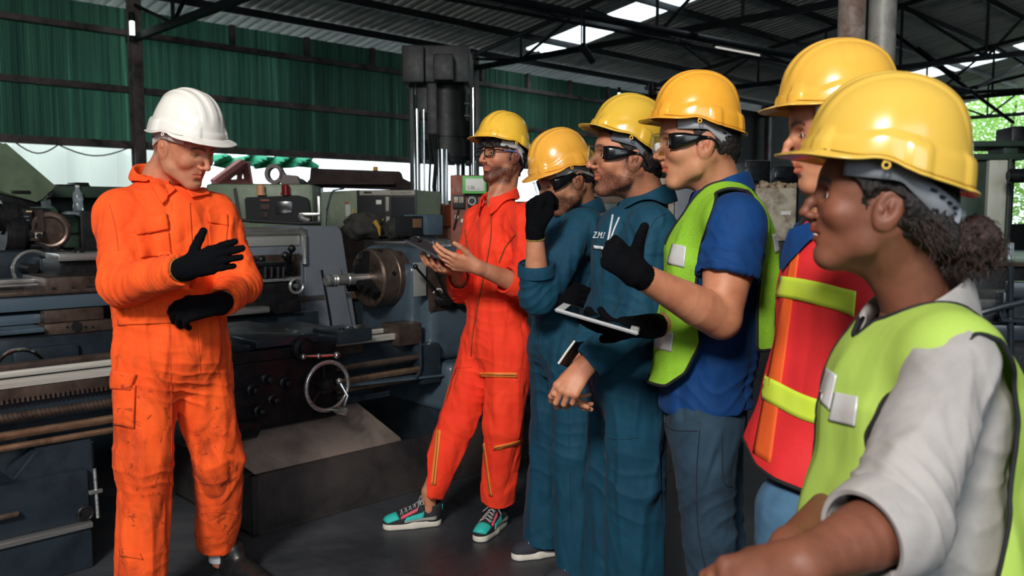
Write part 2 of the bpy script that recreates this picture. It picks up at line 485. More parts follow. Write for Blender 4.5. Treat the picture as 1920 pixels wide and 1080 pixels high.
# ------------------------------------------------------------------ outdoors, seen under the sheeting
tarp = MB()
n1, n2 = 26, 10
s0 = at_t(-60, 300, 21.0)[0]; s1 = at_t(300, 300, 21.0)[0]
vv = [[tarp.bm.verts.new((s0 + (s1 - s0) * i / n1, 21 + 0.25 * math.sin(i * 0.9) + 0.15 * j / n2, 3.35 - 0.30 * abs(math.sin(i * math.pi / 8.6)) * (1 - j / n2) - j * 0.34)) for i in range(n1 + 1)] for j in range(n2 + 1)]
for j in range(n2):
    for i in range(n1): tarp.bm.faces.new((vv[j][i], vv[j][i + 1], vv[j + 1][i + 1], vv[j + 1][i]))
m, nt, b = newmat('white_tarpaulin'); b.inputs['Base Color'].default_value = lin((244, 244, 238)); b.inputs['Roughness'].default_value = 0.8
tr = nt.nodes.new('ShaderNodeBsdfTranslucent'); tr.inputs[0].default_value = lin((240, 242, 236)); mx = nt.nodes.new('ShaderNodeMixShader'); mx.inputs[0].default_value = 0.6
nt.links.new(b.outputs[0], mx.inputs[1]); nt.links.new(tr.outputs[0], mx.inputs[2]); nt.links.new(mx.outputs[0], nt.nodes['Material Output'].inputs[0])
o = tarp.build('tarpaulin', m, None)
o.modifiers.new('thickness', 'SOLIDIFY').thickness = 0.004
o.rotation_euler = (0, 0, PHI)
tag(o, 'pale tarpaulin hung outdoors below the green wall sheets', 'tarpaulin')
mb = MB()
for (a, b_) in (((30, 286), (110, 284)), ((110, 284), (240, 296))):
    q0 = list(at_t(*a, T1 - 0.1)); q1 = list(at_t(*b_, T1 - 0.1)); q0[1] = q1[1] = 2.565; pts = []
    for i in range(9):
        f = i / 8; pts.append((q0[0] + (q1[0] - q0[0]) * f, T1 - 0.1, q0[1] + (q1[1] - q0[1]) * f - 0.16 * math.sin(f * math.pi)))
    mb.tube(pts, 0.012, 6)
o = mb.build('drooping_cable', MT['frame']); o.rotation_euler = (0, 0, PHI)
tag(o, 'thin dark cable drooping under the lowest wall girt', 'cable')
def outside_frame():
    r_ = machine('scrap_frame', 'faded red triangular steel frame standing outdoors beyond the wall opening', 'frame')
    mt = flat('faded_red_paint', (170, 96, 90), 0.6)
    t = 19.0
    P3 = lambda u, v: Vector((at_t(u, v, t)[0], t, at_t(u, v, t)[1]))
    mb = MB()
    for a, b_ in (((402, 345), (455, 306)), ((404, 350), (462, 345))):
        mb.cyl(P3(*a), P3(*b_), 0.14, n=8)
    mb.build('boom', mt, r_)
    mb = MB(); mb.cyl(P3(460, 304), P3(468, 352), 0.11, n=8); mb.cyl(P3(452, 304), P3(447, 352), 0.07, n=8); mb.build('post', mt, r_)
    mb = MB(); b0 = P3(425, 345); mb.box(b0 + Vector((-1.0, -0.6, -3.2)), b0 + Vector((2.6, 0.6, -0.2)), 0.05); mb.build('chassis', MT['rust'], r_)
    rebase(r_)
outside_frame()
net = MB()
vv = []
for j in range(7):
    row = []
    for i in range(25):
        u = 395 + i * 8.2
        s_, z_ = at_t(u, 292 + j * 3.0, 20.2)
        row.append(net.bm.verts.new((s_, 20.2 + 0.2 * math.sin(i * 1.3 + j), z_ + 0.04 * math.sin(i * 0.8) - 0.02 * j * math.sin(i * 0.45) ** 2)))
    vv.append(row)
for j in range(6):
    for i in range(24): net.bm.faces.new((vv[j][i], vv[j][i + 1], vv[j + 1][i + 1], vv[j + 1][i]))
o = net.build('shade_net', flat('green_netting', (60, 178, 134), 0.8)); o.rotation_euler = (0, 0, PHI)
o.modifiers.new('thickness', 'SOLIDIFY').thickness = 0.01
tag(o, 'green shade netting hanging outdoors behind the machines', 'netting')
# the tree outdoors past the open end of the hall
def leafy(name, lab, c, rad, count, seed, mat):
    rnd = random.Random(seed)
    root = empty(name, lab, 'tree', c)
    mb = MB(); mb.tube([(0, 0, 0), (0.2, 0.1, 1.5), (0.1, 0.2, rad * 0.9), (0.4, 0, rad * 1.6)], 0.2, 8, rr=[0.26, 0.2, 0.14, 0.05]); mb.build('trunk', MT['rust'], root)
    vs = []; fs = []
    for i in range(count):
        while True:
            p = Vector((rnd.uniform(-1, 1), rnd.uniform(-1, 1), rnd.uniform(-1, 1)))
            if 0.25 < p.length < 1: break
        p = Vector((p.x * rad, p.y * rad, p.z * rad * 0.95 + rad * 1.05))
        a = Vector((rnd.uniform(-1, 1), rnd.uniform(-1, 1), rnd.uniform(-1, 1))).normalized(); b_ = a.orthogonal().normalized(); sz = rnd.uniform(0.06, 0.13)
        k = len(vs); vs += [p - a * sz, p + b_ * sz * 0.5, p + a * sz, p - b_ * sz * 0.5]; fs.append((k, k + 1, k + 2, k + 3))
    me = bpy.data.meshes.new('foliage'); me.from_pydata([tuple(v) for v in vs], [], fs); me.materials.append(mat)
    o = bpy.data.objects.new('foliage', me); COL.objects.link(o); o.parent = root
m, nt, b = newmat('pale_leaves')  # pale green, half translucent leaves
b.inputs['Base Color'].default_value = lin((150, 190, 96))
tr = nt.nodes.new('ShaderNodeBsdfTranslucent'); tr.inputs[0].default_value = lin((190, 226, 120))
mx = nt.nodes.new('ShaderNodeMixShader'); mx.inputs[0].default_value = 0.5
nt.links.new(b.outputs[0], mx.inputs[1]); nt.links.new(tr.outputs[0], mx.inputs[2]); nt.links.new(mx.outputs[0], nt.nodes['Material Output'].inputs[0])
leafy('leafy_tree', 'pale green leafy tree outdoors past the open end of the hall', W(1880, 400, 41) * Vector((1, 1, 0)), 4.2, 26000, 3, m)

# ================================================================== MACHINES
# ---------------------------------------------------------- main engine lathe, standing along s
LT = 3.62                                        # front of the bed
lathe = machine('engine_lathe', 'long dark teal engine lathe with big brown chuck and spoked handwheel, beside the red coverall', 'lathe')
def B(name, mat, lo, hi, bev=0.006, parent=lathe):
    return MB().box(lo, hi, bev).build(name, mat, parent)
# foundation: base cabinet under the tailstock end and the plinth under the headstock
mb = MB(); mb.box((-1.6, LT - 0.12, 0.0), (1.12, LT + 0.5, 0.17), 0.01); mb.box((-1.6, LT - 0.10, 0.19), (1.12, LT + 0.45, 0.395), 0.008); mb.box((-1.6, LT + 0.06, 0.39), (1.0, LT + 0.4, 0.52), 0.008)
mb.build('base_cabinet', MT['tealdk'], lathe)
mb = MB(); mb.box((-1.6, LT - 0.135, 0.168), (1.12, LT - 0.09, 0.19), 0.004); mb.build('drip_edge', MT['steel'], lathe)
mb = MB(); hx, hz = at_t(160, 962, LT - 0.1); mb.torus((hx, LT - 0.105, hz), (0, 1, 0), 0.026, 0.008); mb.cyl((hx, LT - 0.09, hz), (hx, LT - 0.112, hz), 0.022, n=6); mb.build('plug', MT['black'], lathe)
mb = MB(); hx, hz = at_t(10, 965, LT - 0.1); mb.cyl((hx - 0.1, LT - 0.12, hz), (hx + 0.04, LT - 0.12, hz), 0.012, bev=0.004); mb.build('latch', MT['iron'], lathe)
mb = MB(); mb.prism([(0.86, LT - 0.06, 0.40), (1.16, LT - 0.06, 0.20), (1.16, LT - 0.06, 0.50), (0.95, LT - 0.06, 0.50)], (0, 0.36, 0), 0.01); mb.build('bracket', MT['tealdk'], lathe)
mb = MB(); mb.tube([(1.135, LT - 0.13, 0.40), (1.14, LT - 0.13, 0.20)], 0.007, 8); mb.box((1.11, LT - 0.14, 0.30), (1.16, LT - 0.12, 0.315), 0.003); mb.build('drain_rod', MT['steel'], lathe)
# deep chip tray with splash plate
t0 = 3.34
mb = MB()
mb.box((1.72, t0, 0.0), (4.3, t0 + 0.03, 0.27), 0.004)
mb.box((1.72, t0, 0.0), (1.75, t0 + 0.8, 0.27), 0.004)
mb.box((1.72, t0, 0.0), (4.3, t0 + 0.8, 0.02), 0.004)
mb.build('chip_tray', MT['tray'], lathe)
mb = MB(); mb.prism([(1.75, t0 + 0.03, 0.265), (2.55, t0 + 0.03, 0.265), (2.35, t0 + 0.42, 0.56), (1.5, t0 + 0.42, 0.56)], (0, 0.012, 0.016), 0.003)
mb.build('splash_plate', MT['plate'], lathe)
mb = MB(); mb.cyl((1.66, t0 + 0.17, 0.44), (1.84, t0 + 0.17, 0.44), 0.05, n=24, bev=0.015); mb.box((1.62, t0 + 0.12, 0.39), (1.76, t0 + 0.2, 0.49), 0.03); mb.build('drain_boss', MT['black'], lathe)
mb = MB(); mb.prism([(2.15, t0 + 0.2, 0.55), (3.2, t0 + 0.2, 0.5), (3.2, t0 + 0.9, 0.5), (2.15, t0 + 0.9, 0.6)], (0, 0, 0.012), 0.003); mb.build('chute', MT['teal'], lathe)
mb = MB(); mb.box((2.98, t0 + 0.16, 0.30), (4.2, t0 + 0.9, 0.58), 0.05, seg=5); mb.build('headstock_plinth', MT['teal'], lathe)
mb = MB(); mb.box((3.0, t0 + 0.24, 0.0), (4.2, t0 + 0.9, 0.32), 0.01); mb.build('plinth_foot', MT['tealdk'], lathe)
# bed casting and ways
mb = MB(); mb.box((-1.6, LT + 0.03, 0.50), (2.95, LT + 0.42, 0.745), 0.012); mb.build('bed', MT['tealdk'], lathe)
mb = MB()
def gz(u, v, t): return at_t(u, v, t)[1]
for (ta, tb, z0, z1) in ((LT - 0.0, LT + 0.03, 0.735, 0.768), (LT + 0.10, LT + 0.125, 0.76, 0.785)):
    mb.box((-1.6, ta, z0), (2.72, tb, z1), 0.005)
mr_ = MB()
for (ta, tb, z0, z1) in ((LT + 0.30, LT + 0.35, 0.755, 0.78), (LT + 0.38, LT + 0.44, 0.735, 0.765)): mr_.box((-1.6, ta, z0), (2.72, tb, z1), 0.005)
mr_.build('rear_way', MT['iron'], lathe)
mb.build('bed_way', MT['way'], lathe)
mb = MB(); mb.box((2.70, LT - 0.03, 0.70), (2.86, LT + 0.12, 0.815), 0.008); mb.build('end_block', MT['iron'], lathe)
mb = MB(); mb.box((-1.6, LT + 0.005, 0.690), (2.5, LT + 0.03, 0.733), 0.002)
for i in range(150):
    x = -0.3 + i * 0.018
    mb.box((x, LT - 0.004, 0.678), (x + 0.009, LT + 0.02, 0.70), 0)
mb.build('rack', MT['iron'], lathe)
# leadscrew: a real helical thread
mb = MB(); pts = []; zs = 0.632
turns = 120; s_a, s_b = -0.6, 1.32
for i in range(turns * 8 + 1):
    a = i * math.pi / 4; pts.append((s_a + (s_b - s_a) * i / (turns * 8), LT - 0.035 + 0.015 * math.cos(a), zs + 0.015 * math.sin(a)))
mb.tube(pts, 0.0042, 5); mb.cyl((s_a, LT - 0.035, zs), (2.9, LT - 0.035, zs), 0.0155, n=20)
mb.build('leadscrew', MT['iron'], lathe)
for z, r_ in ((0.565, 0.017), (0.518, 0.014)):
    MB().cyl((-1.6, LT - 0.035, z), (2.95, LT - 0.035, z), r_, n=18).build('feed_rod', MT['bronze'], lathe)
mb = MB(); mb.box((1.9, LT - 0.06, 0.452), (2.62, LT - 0.01, 0.472), 0.006); mb.box((1.9, LT - 0.062, 0.472), (2.62, LT - 0.05, 0.482), 0.002); mb.build('switch_rail', MT['tealdk'], lathe)
mb = MB(); mb.box((2.82, LT - 0.07, 0.48), (2.96, LT + 0.02, 0.70), 0.02); mb.tube([(2.80, LT - 0.09, 0.72), (2.80, LT - 0.09, 0.58), (2.77, LT - 0.085, 0.53)], 0.007); mb.build('rod_bearing', MT['tealdk'], lathe)
# carriage: saddle, apron, wheels
mb = MB(); mb.box((1.62, LT - 0.10, 0.775), (2.42, LT + 0.50, 0.815), 0.01); mb.box((1.82, LT - 0.16, 0.80), (2.14, LT + 0.52, 0.84), 0.01)
mb.build('saddle', MT['tealdk'], lathe)
mb = MB(); mb.box((1.66, LT - 0.13, 0.42), (2.26, LT - 0.02, 0.79), 0.02); mb.box((1.70, LT - 0.15, 0.54), (2.04, LT - 0.12, 0.74), 0.02)
mb.build('apron', MT['black'], lathe)
mb = MB(); mb.box((2.26, LT - 0.14, 0.77), (2.46, LT + 0.10, 0.83), 0.012)
for x in (2.33, 2.39): mb.cyl((x, LT - 0.06, 0.83), (x, LT - 0.06, 0.84), 0.012, n=12)
mb.build('clamp_plate', MT['tealdk'], lathe)
for i, (x, z) in enumerate(((1.80, 0.62), (1.87, 0.66), (1.90, 0.56), (1.96, 0.63), (1.83, 0.52))):
    mb = MB(); mb.lathe((x, LT - 0.14, z), (0, -1, 0), [(0, 0.026), (0.02, 0.028), (0.024, 0.018), (0.045, 0.02), (0.06, 0.016), (0.066, 0.0)], 20); mb.build('knob', MT['black'], lathe)
hs, hz = at_t(614, 724, LT - 0.24)
mb = MB(); c = Vector((hs, LT - 0.24, hz)); mb.torus(c, (0, 1, 0), 0.112, 0.0105, 56, 12); wh = mb.build('handwheel', MT['chrome'] if False else MT['steel'], lathe)
mb = MB(); mb.lathe(c + Vector((0, 0.05, 0)), (0, -1, 0), [(-0.12, 0.02), (0.02, 0.022), (0.022, 0.04), (0.05, 0.036), (0.07, 0.02), (0.075, 0.0)]); mb.build('hub', MT['black'], wh)
for a in (100, 220, 340):
    d = Vector((math.cos(R(a)), 0, math.sin(R(a)))); MB().tube([c + d * 0.03 + Vector((0, 0.02, 0)), c + d * 0.07 + Vector((0, 0.012, 0)), c + d * 0.11], 0.009, 10).build('spoke', MT['black'], wh)
g = c + Vector((0.02, 0, -0.112)); mb = MB(); mb.lathe(g, (0.25, -1, 0), [(0, 0.009), (0.02, 0.010), (0.03, 0.016), (0.085, 0.019), (0.1, 0.015), (0.104, 0.0)], 20); mb.build('crank_grip', MT['steel'], wh)
mb = MB(); mb.tube([c + Vector((0.05, -0.02, 0.02)), c + Vector((0.075, -0.05, -0.05)), c + Vector((0.05, -0.06, -0.09))], 0.007); mb.ball(c + Vector((0.05, -0.02, 0.02)), 0.015); mb.build('feed_lever', MT['steel'], lathe)
hs, hz = at_t(578, 655, LT - 0.22)
mb = MB(); mb.lathe((hs, LT - 0.14, hz), (0, -1, 0), [(-0.06, 0.03), (0.0, 0.05), (0.02, 0.055), (0.045, 0.053), (0.05, 0.035), (0.07, 0.03), (0.075, 0.0)]); mb.build('dial_wheel', MT['black'], lathe)
mb = MB(); q0 = Vector((hs - 0.03, LT - 0.225, hz - 0.03)); q1 = q0 + Vector((0.17, -0.01, -0.012)); mb.tube([q0, q0.lerp(q1, 0.5), q1], 0.008)
mb.ball(q0, 0.014); mb.ball(q0.lerp(q1, 0.45), 0.013); mb.ball(q1, 0.018); mb.build('ball_handle', MT['chrome'], lathe)
# near-side cross slide shelf beside the orange coverall
mb = MB(); mb.box((1.45, LT - 0.06, 0.79), (1.75, LT + 0.5, 0.83), 0.008); mb.build('cross_slide', MT['tealdk'], lathe)
# headstock casting, rounded
mb = MB(); mb.box((2.92, LT - 0.02, 0.58), (4.25, LT + 0.62, 1.215), 0.075, seg=6); hd = mb.build('headstock', MT['teal'], lathe)
mb = MB(); mb.box((2.86, LT + 0.06, 0.70), (2.99, LT + 0.55, 1.12), 0.04, seg=4); mb.build('spindle_housing', MT['teal'], lathe)
cc = Vector((2.70, LT + 0.27, 1.045))
mb = MB(); mb.lathe(cc + Vector((0.02, 0, 0)), (1, 0, 0), [(-0.004, 0.05), (-0.004, 0.150), (0.006, 0.162), (0.10, 0.162), (0.104, 0.158), (0.108, 0.162), (0.14, 0.162), (0.146, 0.15), (0.15, 0.13), (0.19, 0.125), (0.192, 0.145), (0.225, 0.145), (0.24, 0.12)], 64)
ch = mb.build('chuck', MT['iron'], lathe)
for a in (95, 215, 335):
    d = Vector((0, math.cos(R(a)), math.sin(R(a)))); sd = Vector((0, -d.z, d.y))
    mb = MB()
    def J(x0, x1, r0, r1, wd): 
        mb.prism([cc + Vector((x0, 0, 0)) + d * r0 - sd * wd, cc + Vector((x1, 0, 0)) + d * r0 - sd * wd, cc + Vector((x1, 0, 0)) + d * r1 - sd * wd, cc + Vector((x0, 0, 0)) + d * r1 - sd * wd], sd * wd * 2, 0.003)
    J(-0.03, 0.03, 0.03, 0.15, 0.021); J(-0.075, -0.03, 0.03, 0.075, 0.018); J(-0.055, -0.03, 0.075, 0.11, 0.018)
    mb.build('jaw', MT['black'], ch)
MB().cyl(cc + Vector((0.08, -0.155, 0.03)), cc + Vector((0.08, -0.166, 0.032)), 0.014, n=4).build('key_socket', MT['black'], ch); MB().cyl(cc + Vector((0.06, -0.06, 0.145)), cc + Vector((0.06, -0.064, 0.156)), 0.014, n=20).build('key_socket', MT['black'], ch)
mb = MB(); mb.lathe(cc + Vector((0.02, 0, 0)), (-1, 0, 0), [(0, 0.034), (0.13, 0.034), (0.135, 0.030), (0.2, 0.030), (0.205, 0.036), (0.212, 0.030), (0.222, 0.036), (0.228, 0.030), (0.238, 0.034), (0.26, 0.034), (0.266, 0.026)], 36)
mb.build('turned_workpiece', MT['steel'], lathe)
# headstock front controls
tf = LT - 0.025
def on_front(u0, v0, u1, v1, t, dep=0.004, bev=0.001):
    s0, z0 = at_t(u0, (v0 + v1) / 2, t); s1, z1 = at_t(u1, (v0 + v1) / 2, t)
    um = (u0 + u1) / 2
    return (s0, t - dep, at_t(um, v1, t)[1]), (s1, t + dep * 0.2, at_t(um, v0, t)[1])
lo, hi = on_front(775, 492, 798, 555, tf); MB().box(lo, hi, 0.001).build('spec_plate', flat('aluminium_plate', (205, 205, 200), 0.3, 0.6), lathe)
lo, hi = on_front(803, 500, 880, 580, tf); MB().box(lo, hi, 0.012).build('lever_panel', MT['iron'], lathe)
for (u, v, du, dv) in ((823, 562, -42, -62), (829, 562, -16, -70)):
    s_, z_ = at_t(u, v, tf); s2, z2 = at_t(u + du, v + dv, tf - 0.12)
    mb = MB(); mb.lathe((s_, tf, z_), (0, -1, 0), [(0, 0.034), (0.03, 0.034), (0.034, 0.028), (0.065, 0.026), (0.068, 0.0)], 24)
    mb.tube([(s_, tf - 0.045, z_), (s2, tf - 0.11, z2)], 0.007); mb.ball((s2, tf - 0.11, z2), 0.014)
    mb.build('gear_lever', MT['black'], lathe)
s_, z_ = at_t(856, 562, tf)
mb = MB(); mb.lathe((s_, tf, z_), (0, -1, 0), [(0, 0.046), (0.006, 0.046), (0.008, 0.036), (0.05, 0.038), (0.06, 0.03), (0.064, 0.0)], 30); mb.build('speed_dial', MT['black'], lathe)
for (u, v) in ((822, 546), (856, 545)):
    s_, z_ = at_t(u, v, tf - 0.004); pts = [(s_ + 0.042 * math.cos(R(a)), tf - 0.004, z_ - 0.03 + 0.042 * math.sin(R(a))) for a in range(30, 151, 15)]
    MB().tube(pts, 0.005, 6).build('dial_scale', MT['white'], lathe)
# meter box standing on the headstock on a post
meter = machine('meter_box', 'small blue-grey meter box on a post above the lathe headstock', 'meter')
s0, z0 = at_t(757, 443, 4.0); s1, z1 = at_t(806, 405, 4.0)
mb = MB(); mb.box((s0, 3.93, z0), (s0 + 0.13, 4.09, z1), 0.01); mb.build('meter_body', MT['pblack'], meter)
mb = MB(); mb.box((s0 + 0.012, 3.925, z0 + 0.05), (s0 + 0.075, 3.932, z1 - 0.015), 0.003); mb.build('dial_window', flat('amber_dial', (110, 84, 62), 0.25), meter)
mb = MB(); mb.box((s0 + 0.09, 3.90, z0 + 0.005), (s1 + 0.02, 4.12, z1 + 0.01), 0.012); mb.build('hood', MT['teal'], meter)
mb = MB(); mb.cyl((s0 + 0.22, 4.0, 1.217), (s0 + 0.22, 4.0, z0 + 0.01), 0.012, n=14); mb.box((s0 + 0.1, 3.96, 1.217), (s0 + 0.16, 4.04, z0 - 0.02), 0.006); mb.box((s0 + 0.12, 3.97, z0 - 0.03), (s0 + 0.24, 4.03, z0 + 0.006), 0.004); mb.build('post', MT['steel'], meter)
rebase(lathe); rebase(meter)

# ---------------------------------------------------------- second lathe behind, in (s,t,z) on plane t~5.3
l2 = machine('gear_head_lathe', 'second lathe behind the orange coverall, slanted grey end cover and black levers', 'lathe')
TF = 5.05
def pb(mb, u0, v0, u1, v1, t, dep, bev=0.01):
    um, vm = (u0 + u1) / 2, (v0 + v1) / 2
    lo = (at_t(u0, vm, t)[0], t, at_t(um, v1, t)[1]); hi = (at_t(u1, vm, t)[0], t + dep, at_t(um, v0, t)[1])
    return mb.box(lo, hi, bev)
P = lambda u, v, t=TF: Vector((at_t(u, v, t)[0], t, at_t(u, v, t)[1]))
mb = MB(); pb(mb, 420, 432, 572, 610, TF, 0.6, 0.03); mb.build('headstock', MT['grey'], l2)
mb = MB(); mb.box(P(420, 436) + Vector((0, -0.02, -0.03)), P(573, 428) + Vector((0, 0.62, 0.0)), 0.012); mb.build('top_cover', MT['steel'], l2)
mb = MB(); mb.prism([P(572, 424), P(636, 424), P(643, 437), P(672, 640), P(700, 760), P(590, 760), P(574, 600)], (0, 0.6, 0), 0.012); mb.build('end_guard', MT['grey'], l2)
mb = MB(); mb.prism([P(604, 506, TF - 0.02), P(640, 504, TF - 0.02), P(676, 690, TF - 0.02), P(632, 690, TF - 0.02)], (0, 0.04, 0), 0.004); mb.build('guard_door', MT['grey'], l2)
mb = MB(); mb.tube([P(603, 506, TF - 0.025), P(618, 590, TF - 0.025), P(632, 690, TF - 0.025)], 0.008, 6); mb.build('door_gap', MT['black'], l2)
mb = MB(); pb(mb, 463, 441, 562, 461, TF - 0.012, 0.012, 0.002); mb.build('model_plate', flat('aluminium_plate', (205, 205, 200), 0.3), l2)
mb = MB(); pb(mb, 440, 478, 563, 520, TF - 0.012, 0.012, 0.004); mb.build('lever_plate', MT['iron'], l2)
mb = MB(); mb.tube([P(561, 428, TF - 0.02), P(570, 440, TF - 0.02), P(571, 495, TF - 0.02)], 0.02, 8); mb.build('edge_casting', MT['steel'], l2)
for (u, v, du, dv) in ((482, 508, -8, -20), (500, 508, -10, -22), (540, 505, -5, -26), (541, 500, 6, -34)):
    a = P(u, v, TF - 0.03); b_ = P(u + du, v + dv, TF - 0.12)
    mb = MB(); mb.tube([a, b_], 0.011, 8); mb.ball(b_, 0.026); mb.cyl(a + Vector((0, 0.03, 0)), a + Vector((0, -0.03, 0)), 0.035, n=18); mb.build('gear_lever', MT['black'], l2)
# tool post and compound of this lathe in front of it
T2 = 4.72
mb = MB(); pb(mb, 486, 522, 562, 528, T2, 0.22, 0.006); mb.build('tool_rest_plate', MT['steel'], l2)
mb = MB(); pb(mb, 494, 495, 533, 523, T2 + 0.03, 0.14, 0.006); pb(mb, 486, 492, 540, 499, T2 + 0.02, 0.16, 0.005)
for u in (497, 509, 521, 531): mb.cyl(P(u, 500, T2), P(u, 521, T2), 0.012, n=8)
mb.build('tool_post', MT['black'], l2)
mb = MB(); pb(mb, 490, 528, 556, 552, T2 + 0.02, 0.2, 0.01); pb(mb, 484, 550, 560, 566, T2, 0.26, 0.01); pb(mb, 420, 566, 565, 592, T2 - 0.05, 0.4, 0.01); mb.build('compound_slide', MT['black'], l2)
mb = MB(); a = P(556, 536, T2 - 0.02); mb.torus(a, (0, 1, 0), 0.045, 0.01, 30, 8); mb.cyl(a + Vector((0, 0.06, 0)), a, 0.014, n=10); mb.build('hand_crank', MT['steel'], l2)
mb = MB(); pb(mb, 424, 578, 507, 590, T2 - 0.12, 0.3, 0.01); mb.build('slide_cover', MT['steel'], l2)
mb = MB(); pb(mb, 420, 590, 600, 680, T2, 0.5, 0.02); mb.build('carriage_body', MT['tealdk'], l2)
# its bed runs off to the side
mb = MB(); s_l = at_t(300, 540, TF)[0]; s_r = at_t(570, 600, TF)[0]
mb.box((s_l, TF + 0.05, 0.2), (s_r + 0.9, TF + 0.5, 0.80), 0.02); mb.build('bed', MT['tealdk'], l2)
mb = MB(); mb.box((s_l, TF, 0.80), (s_r + 0.6, TF + 0.12, 0.85), 0.006); mb.box((s_l, TF + 0.36, 0.80), (s_r + 0.6, TF + 0.5, 0.85), 0.006); mb.build('bed_way', MT['bronze'], l2)
mb = MB(); mb.box((s_l, TF - 0.05, 0.0), (s_r + 0.9, TF + 0.55, 0.25), 0.02); mb.build('base', MT['tealdk'], l2)
rebase(l2)

# ---------------------------------------------------------- milling table machine far side (x 0-215, v 490-700)
ml = machine('surface_milling_machine', 'dark milling machine with slotted steel table and chrome handwheel behind the lathe bed', 'milling machine')
TM = 4.80
mb = MB(); pb(mb, 85, 518, 230, 545, TM + 0.02, 0.4, 0.006); mb.build('table', MT['iron'], ml)
mb = MB(); pb(mb, 110, 474, 235, 488, TM + 0.05, 0.22, 0.004); mb.build('clamp_bar', MT['steel'], ml)
mb = MB(); pb(mb, 112, 486, 235, 518, TM + 0.10, 0.3, 0.006); mb.build('saddle_block', MT['black'], ml)
mb = MB(); a = P(148, 474, TM + 0.15); mb.cyl(a, P(148, 464, TM + 0.15), 0.022, n=6); mb.cyl(P(148, 474, TM + 0.15), P(148, 470, TM + 0.15), 0.03, n=20); mb.build('clamp_bolt', MT['black'], ml)
mb = MB(); pb(mb, -30, 544, 235, 552, TM, 0.5, 0.004); mb.build('slide_way', MT['iron'], ml)
mb = MB(); pb(mb, -30, 552, 235, 580, TM + 0.02, 0.45, 0.01); mb.build('slide_body', MT['teal'], ml)
mb = MB(); pb(mb, -30, 524, 84, 532, TM + 0.2, 0.1, 0.004); pb(mb, -30, 534, 82, 538, TM + 0.15, 0.1, 0.004); mb.build('steel_bar', MT['steel'], ml)
mb = MB(); pb(mb, 84, 580, 195, 602, TM - 0.02, 0.4, 0.006); mb.build('lower_block', MT['iron'], ml)
mb = MB(); pb(mb, 84, 604, 212, 624, TM - 0.06, 0.4, 0.006)
mb.build('bracket_plate', MT['iron'], ml)
for u, v, tq, rq in ((144, 612, TM - 0.065, 0.026), (126, 613, TM - 0.065, 0.006), (160, 613, TM - 0.065, 0.006), (174, 613, TM - 0.065, 0.006), (101, 541, TM + 0.015, 0.008), (138, 540, TM + 0.015, 0.008), (166, 538, TM + 0.015, 0.008), (172, 538, TM + 0.015, 0.008)):
    q = P(u, v, tq); MB().cyl(q + Vector((0, 0.01, 0)), q - Vector((0, 0.003, 0)), rq, n=20).build('bolt_hole', MT['pblack'], ml)
mb = MB(); pb(mb, -30, 590, 80, 612, TM + 0.05, 0.4, 0.03); pb(mb, -30, 618, 85, 628, TM - 0.1, 0.5, 0.01); mb.build('way_cover', MT['teal'], ml)
mb = MB(); pb(mb, -30, 624, 235, 705, TM - 0.05, 0.5, 0.02); pb(mb, 25, 650, 150, 700, TM - 0.09, 0.1, 0.015); mb.build('knee', MT['tealdk'], ml)
mb = MB(); pb(mb, -30, 700, 235, 1040, TM + 0.0, 0.5, 0.02); mb.build('column_base', MT['tealdk'], ml)
a = P(38, 700, TM - 0.25); mb = MB(); mb.torus(a, (0, 1, 0), 0.115, 0.011, 48, 10); w2 = mb.build('handwheel', MT['chrome'], ml)
mb = MB(); mb.cyl(a + Vector((0, 0.22, 0)), a, 0.02, n=16); mb.build('shaft', MT['black'], w2)
for g in (30, 150, 270):
    d = Vector((math.cos(R(g)), 0, math.sin(R(g)))); MB().tube([a, a + d * 0.11], 0.01, 8).build('spoke', MT['black'], w2)
rebase(ml)

# ---------------------------------------------------------- grinder with two motors and a tipped sage hood
gr = machine('tool_grinder', 'black twin-motor grinder with a dial switch box beside the tilted pale green hood', 'grinder')
TG = 6.0
mb = MB(); pb(mb, -10, 390, 96, 480, TG + 0.12, 0.5, 0.03); mb.build('housing', MT['black'], gr)
a = P(8, 407, TG); mb = MB(); mb.cyl(P(-8, 407, TG), P(32, 409, TG), 0.105, n=32, bev=0.02); mb.build('upper_motor', MT['black'], gr)
mb = MB(); pb(mb, 34, 392, 62, 428, TG - 0.03, 0.1, 0.006); mb.build('vent_box', MT['pblack'], gr)
mb = MB(); pb(mb, 38, 405, 55, 407, TG - 0.035, 0.01, 0.001); pb(mb, 38, 412, 55, 414, TG - 0.035, 0.01, 0.001); mb.build('vent_slots', MT['grey'], gr)
mb = MB(); pb(mb, 49, 395, 60, 398, TG - 0.035, 0.01, 0.001); mb.build('brass_plate', flat('brass_plate', (214, 178, 140), 0.4), gr)
mb = MB(); mb.cyl(P(5, 440, TG - 0.02), P(45, 441, TG - 0.02), 0.125, n=32, bev=0.02); mb.build('lower_motor', MT['black'], gr)
mb = MB(); pb(mb, 45, 431, 82, 452, TG - 0.1, 0.14, 0.006); sb = mb.build('switch_box', MT['rust'], gr)
mb = MB(); pb(mb, 66, 436, 80, 447, TG - 0.106, 0.01, 0.001); mb.build('switch_plate', MT['cream'], sb)
q = P(73, 442, TG - 0.106); MB().cyl(q, q - Vector((0, 0.02, 0)), 0.016, n=16).build('switch_knob', MT['pblack'], sb)
q = P(57, 439, TG - 0.1); MB().cyl(q, q - Vector((0, 0.02, 0)), 0.014, n=16).build('button', MT['pblack'], sb)
mb = MB(); mb.prism([P(68, 393, TG - 0.06), P(84, 393, TG - 0.06), P(87, 440, TG - 0.06), P(76, 440, TG - 0.06)], (0, 0.2, 0), 0.01); mb.build('belt_guard', MT['rust'], gr)
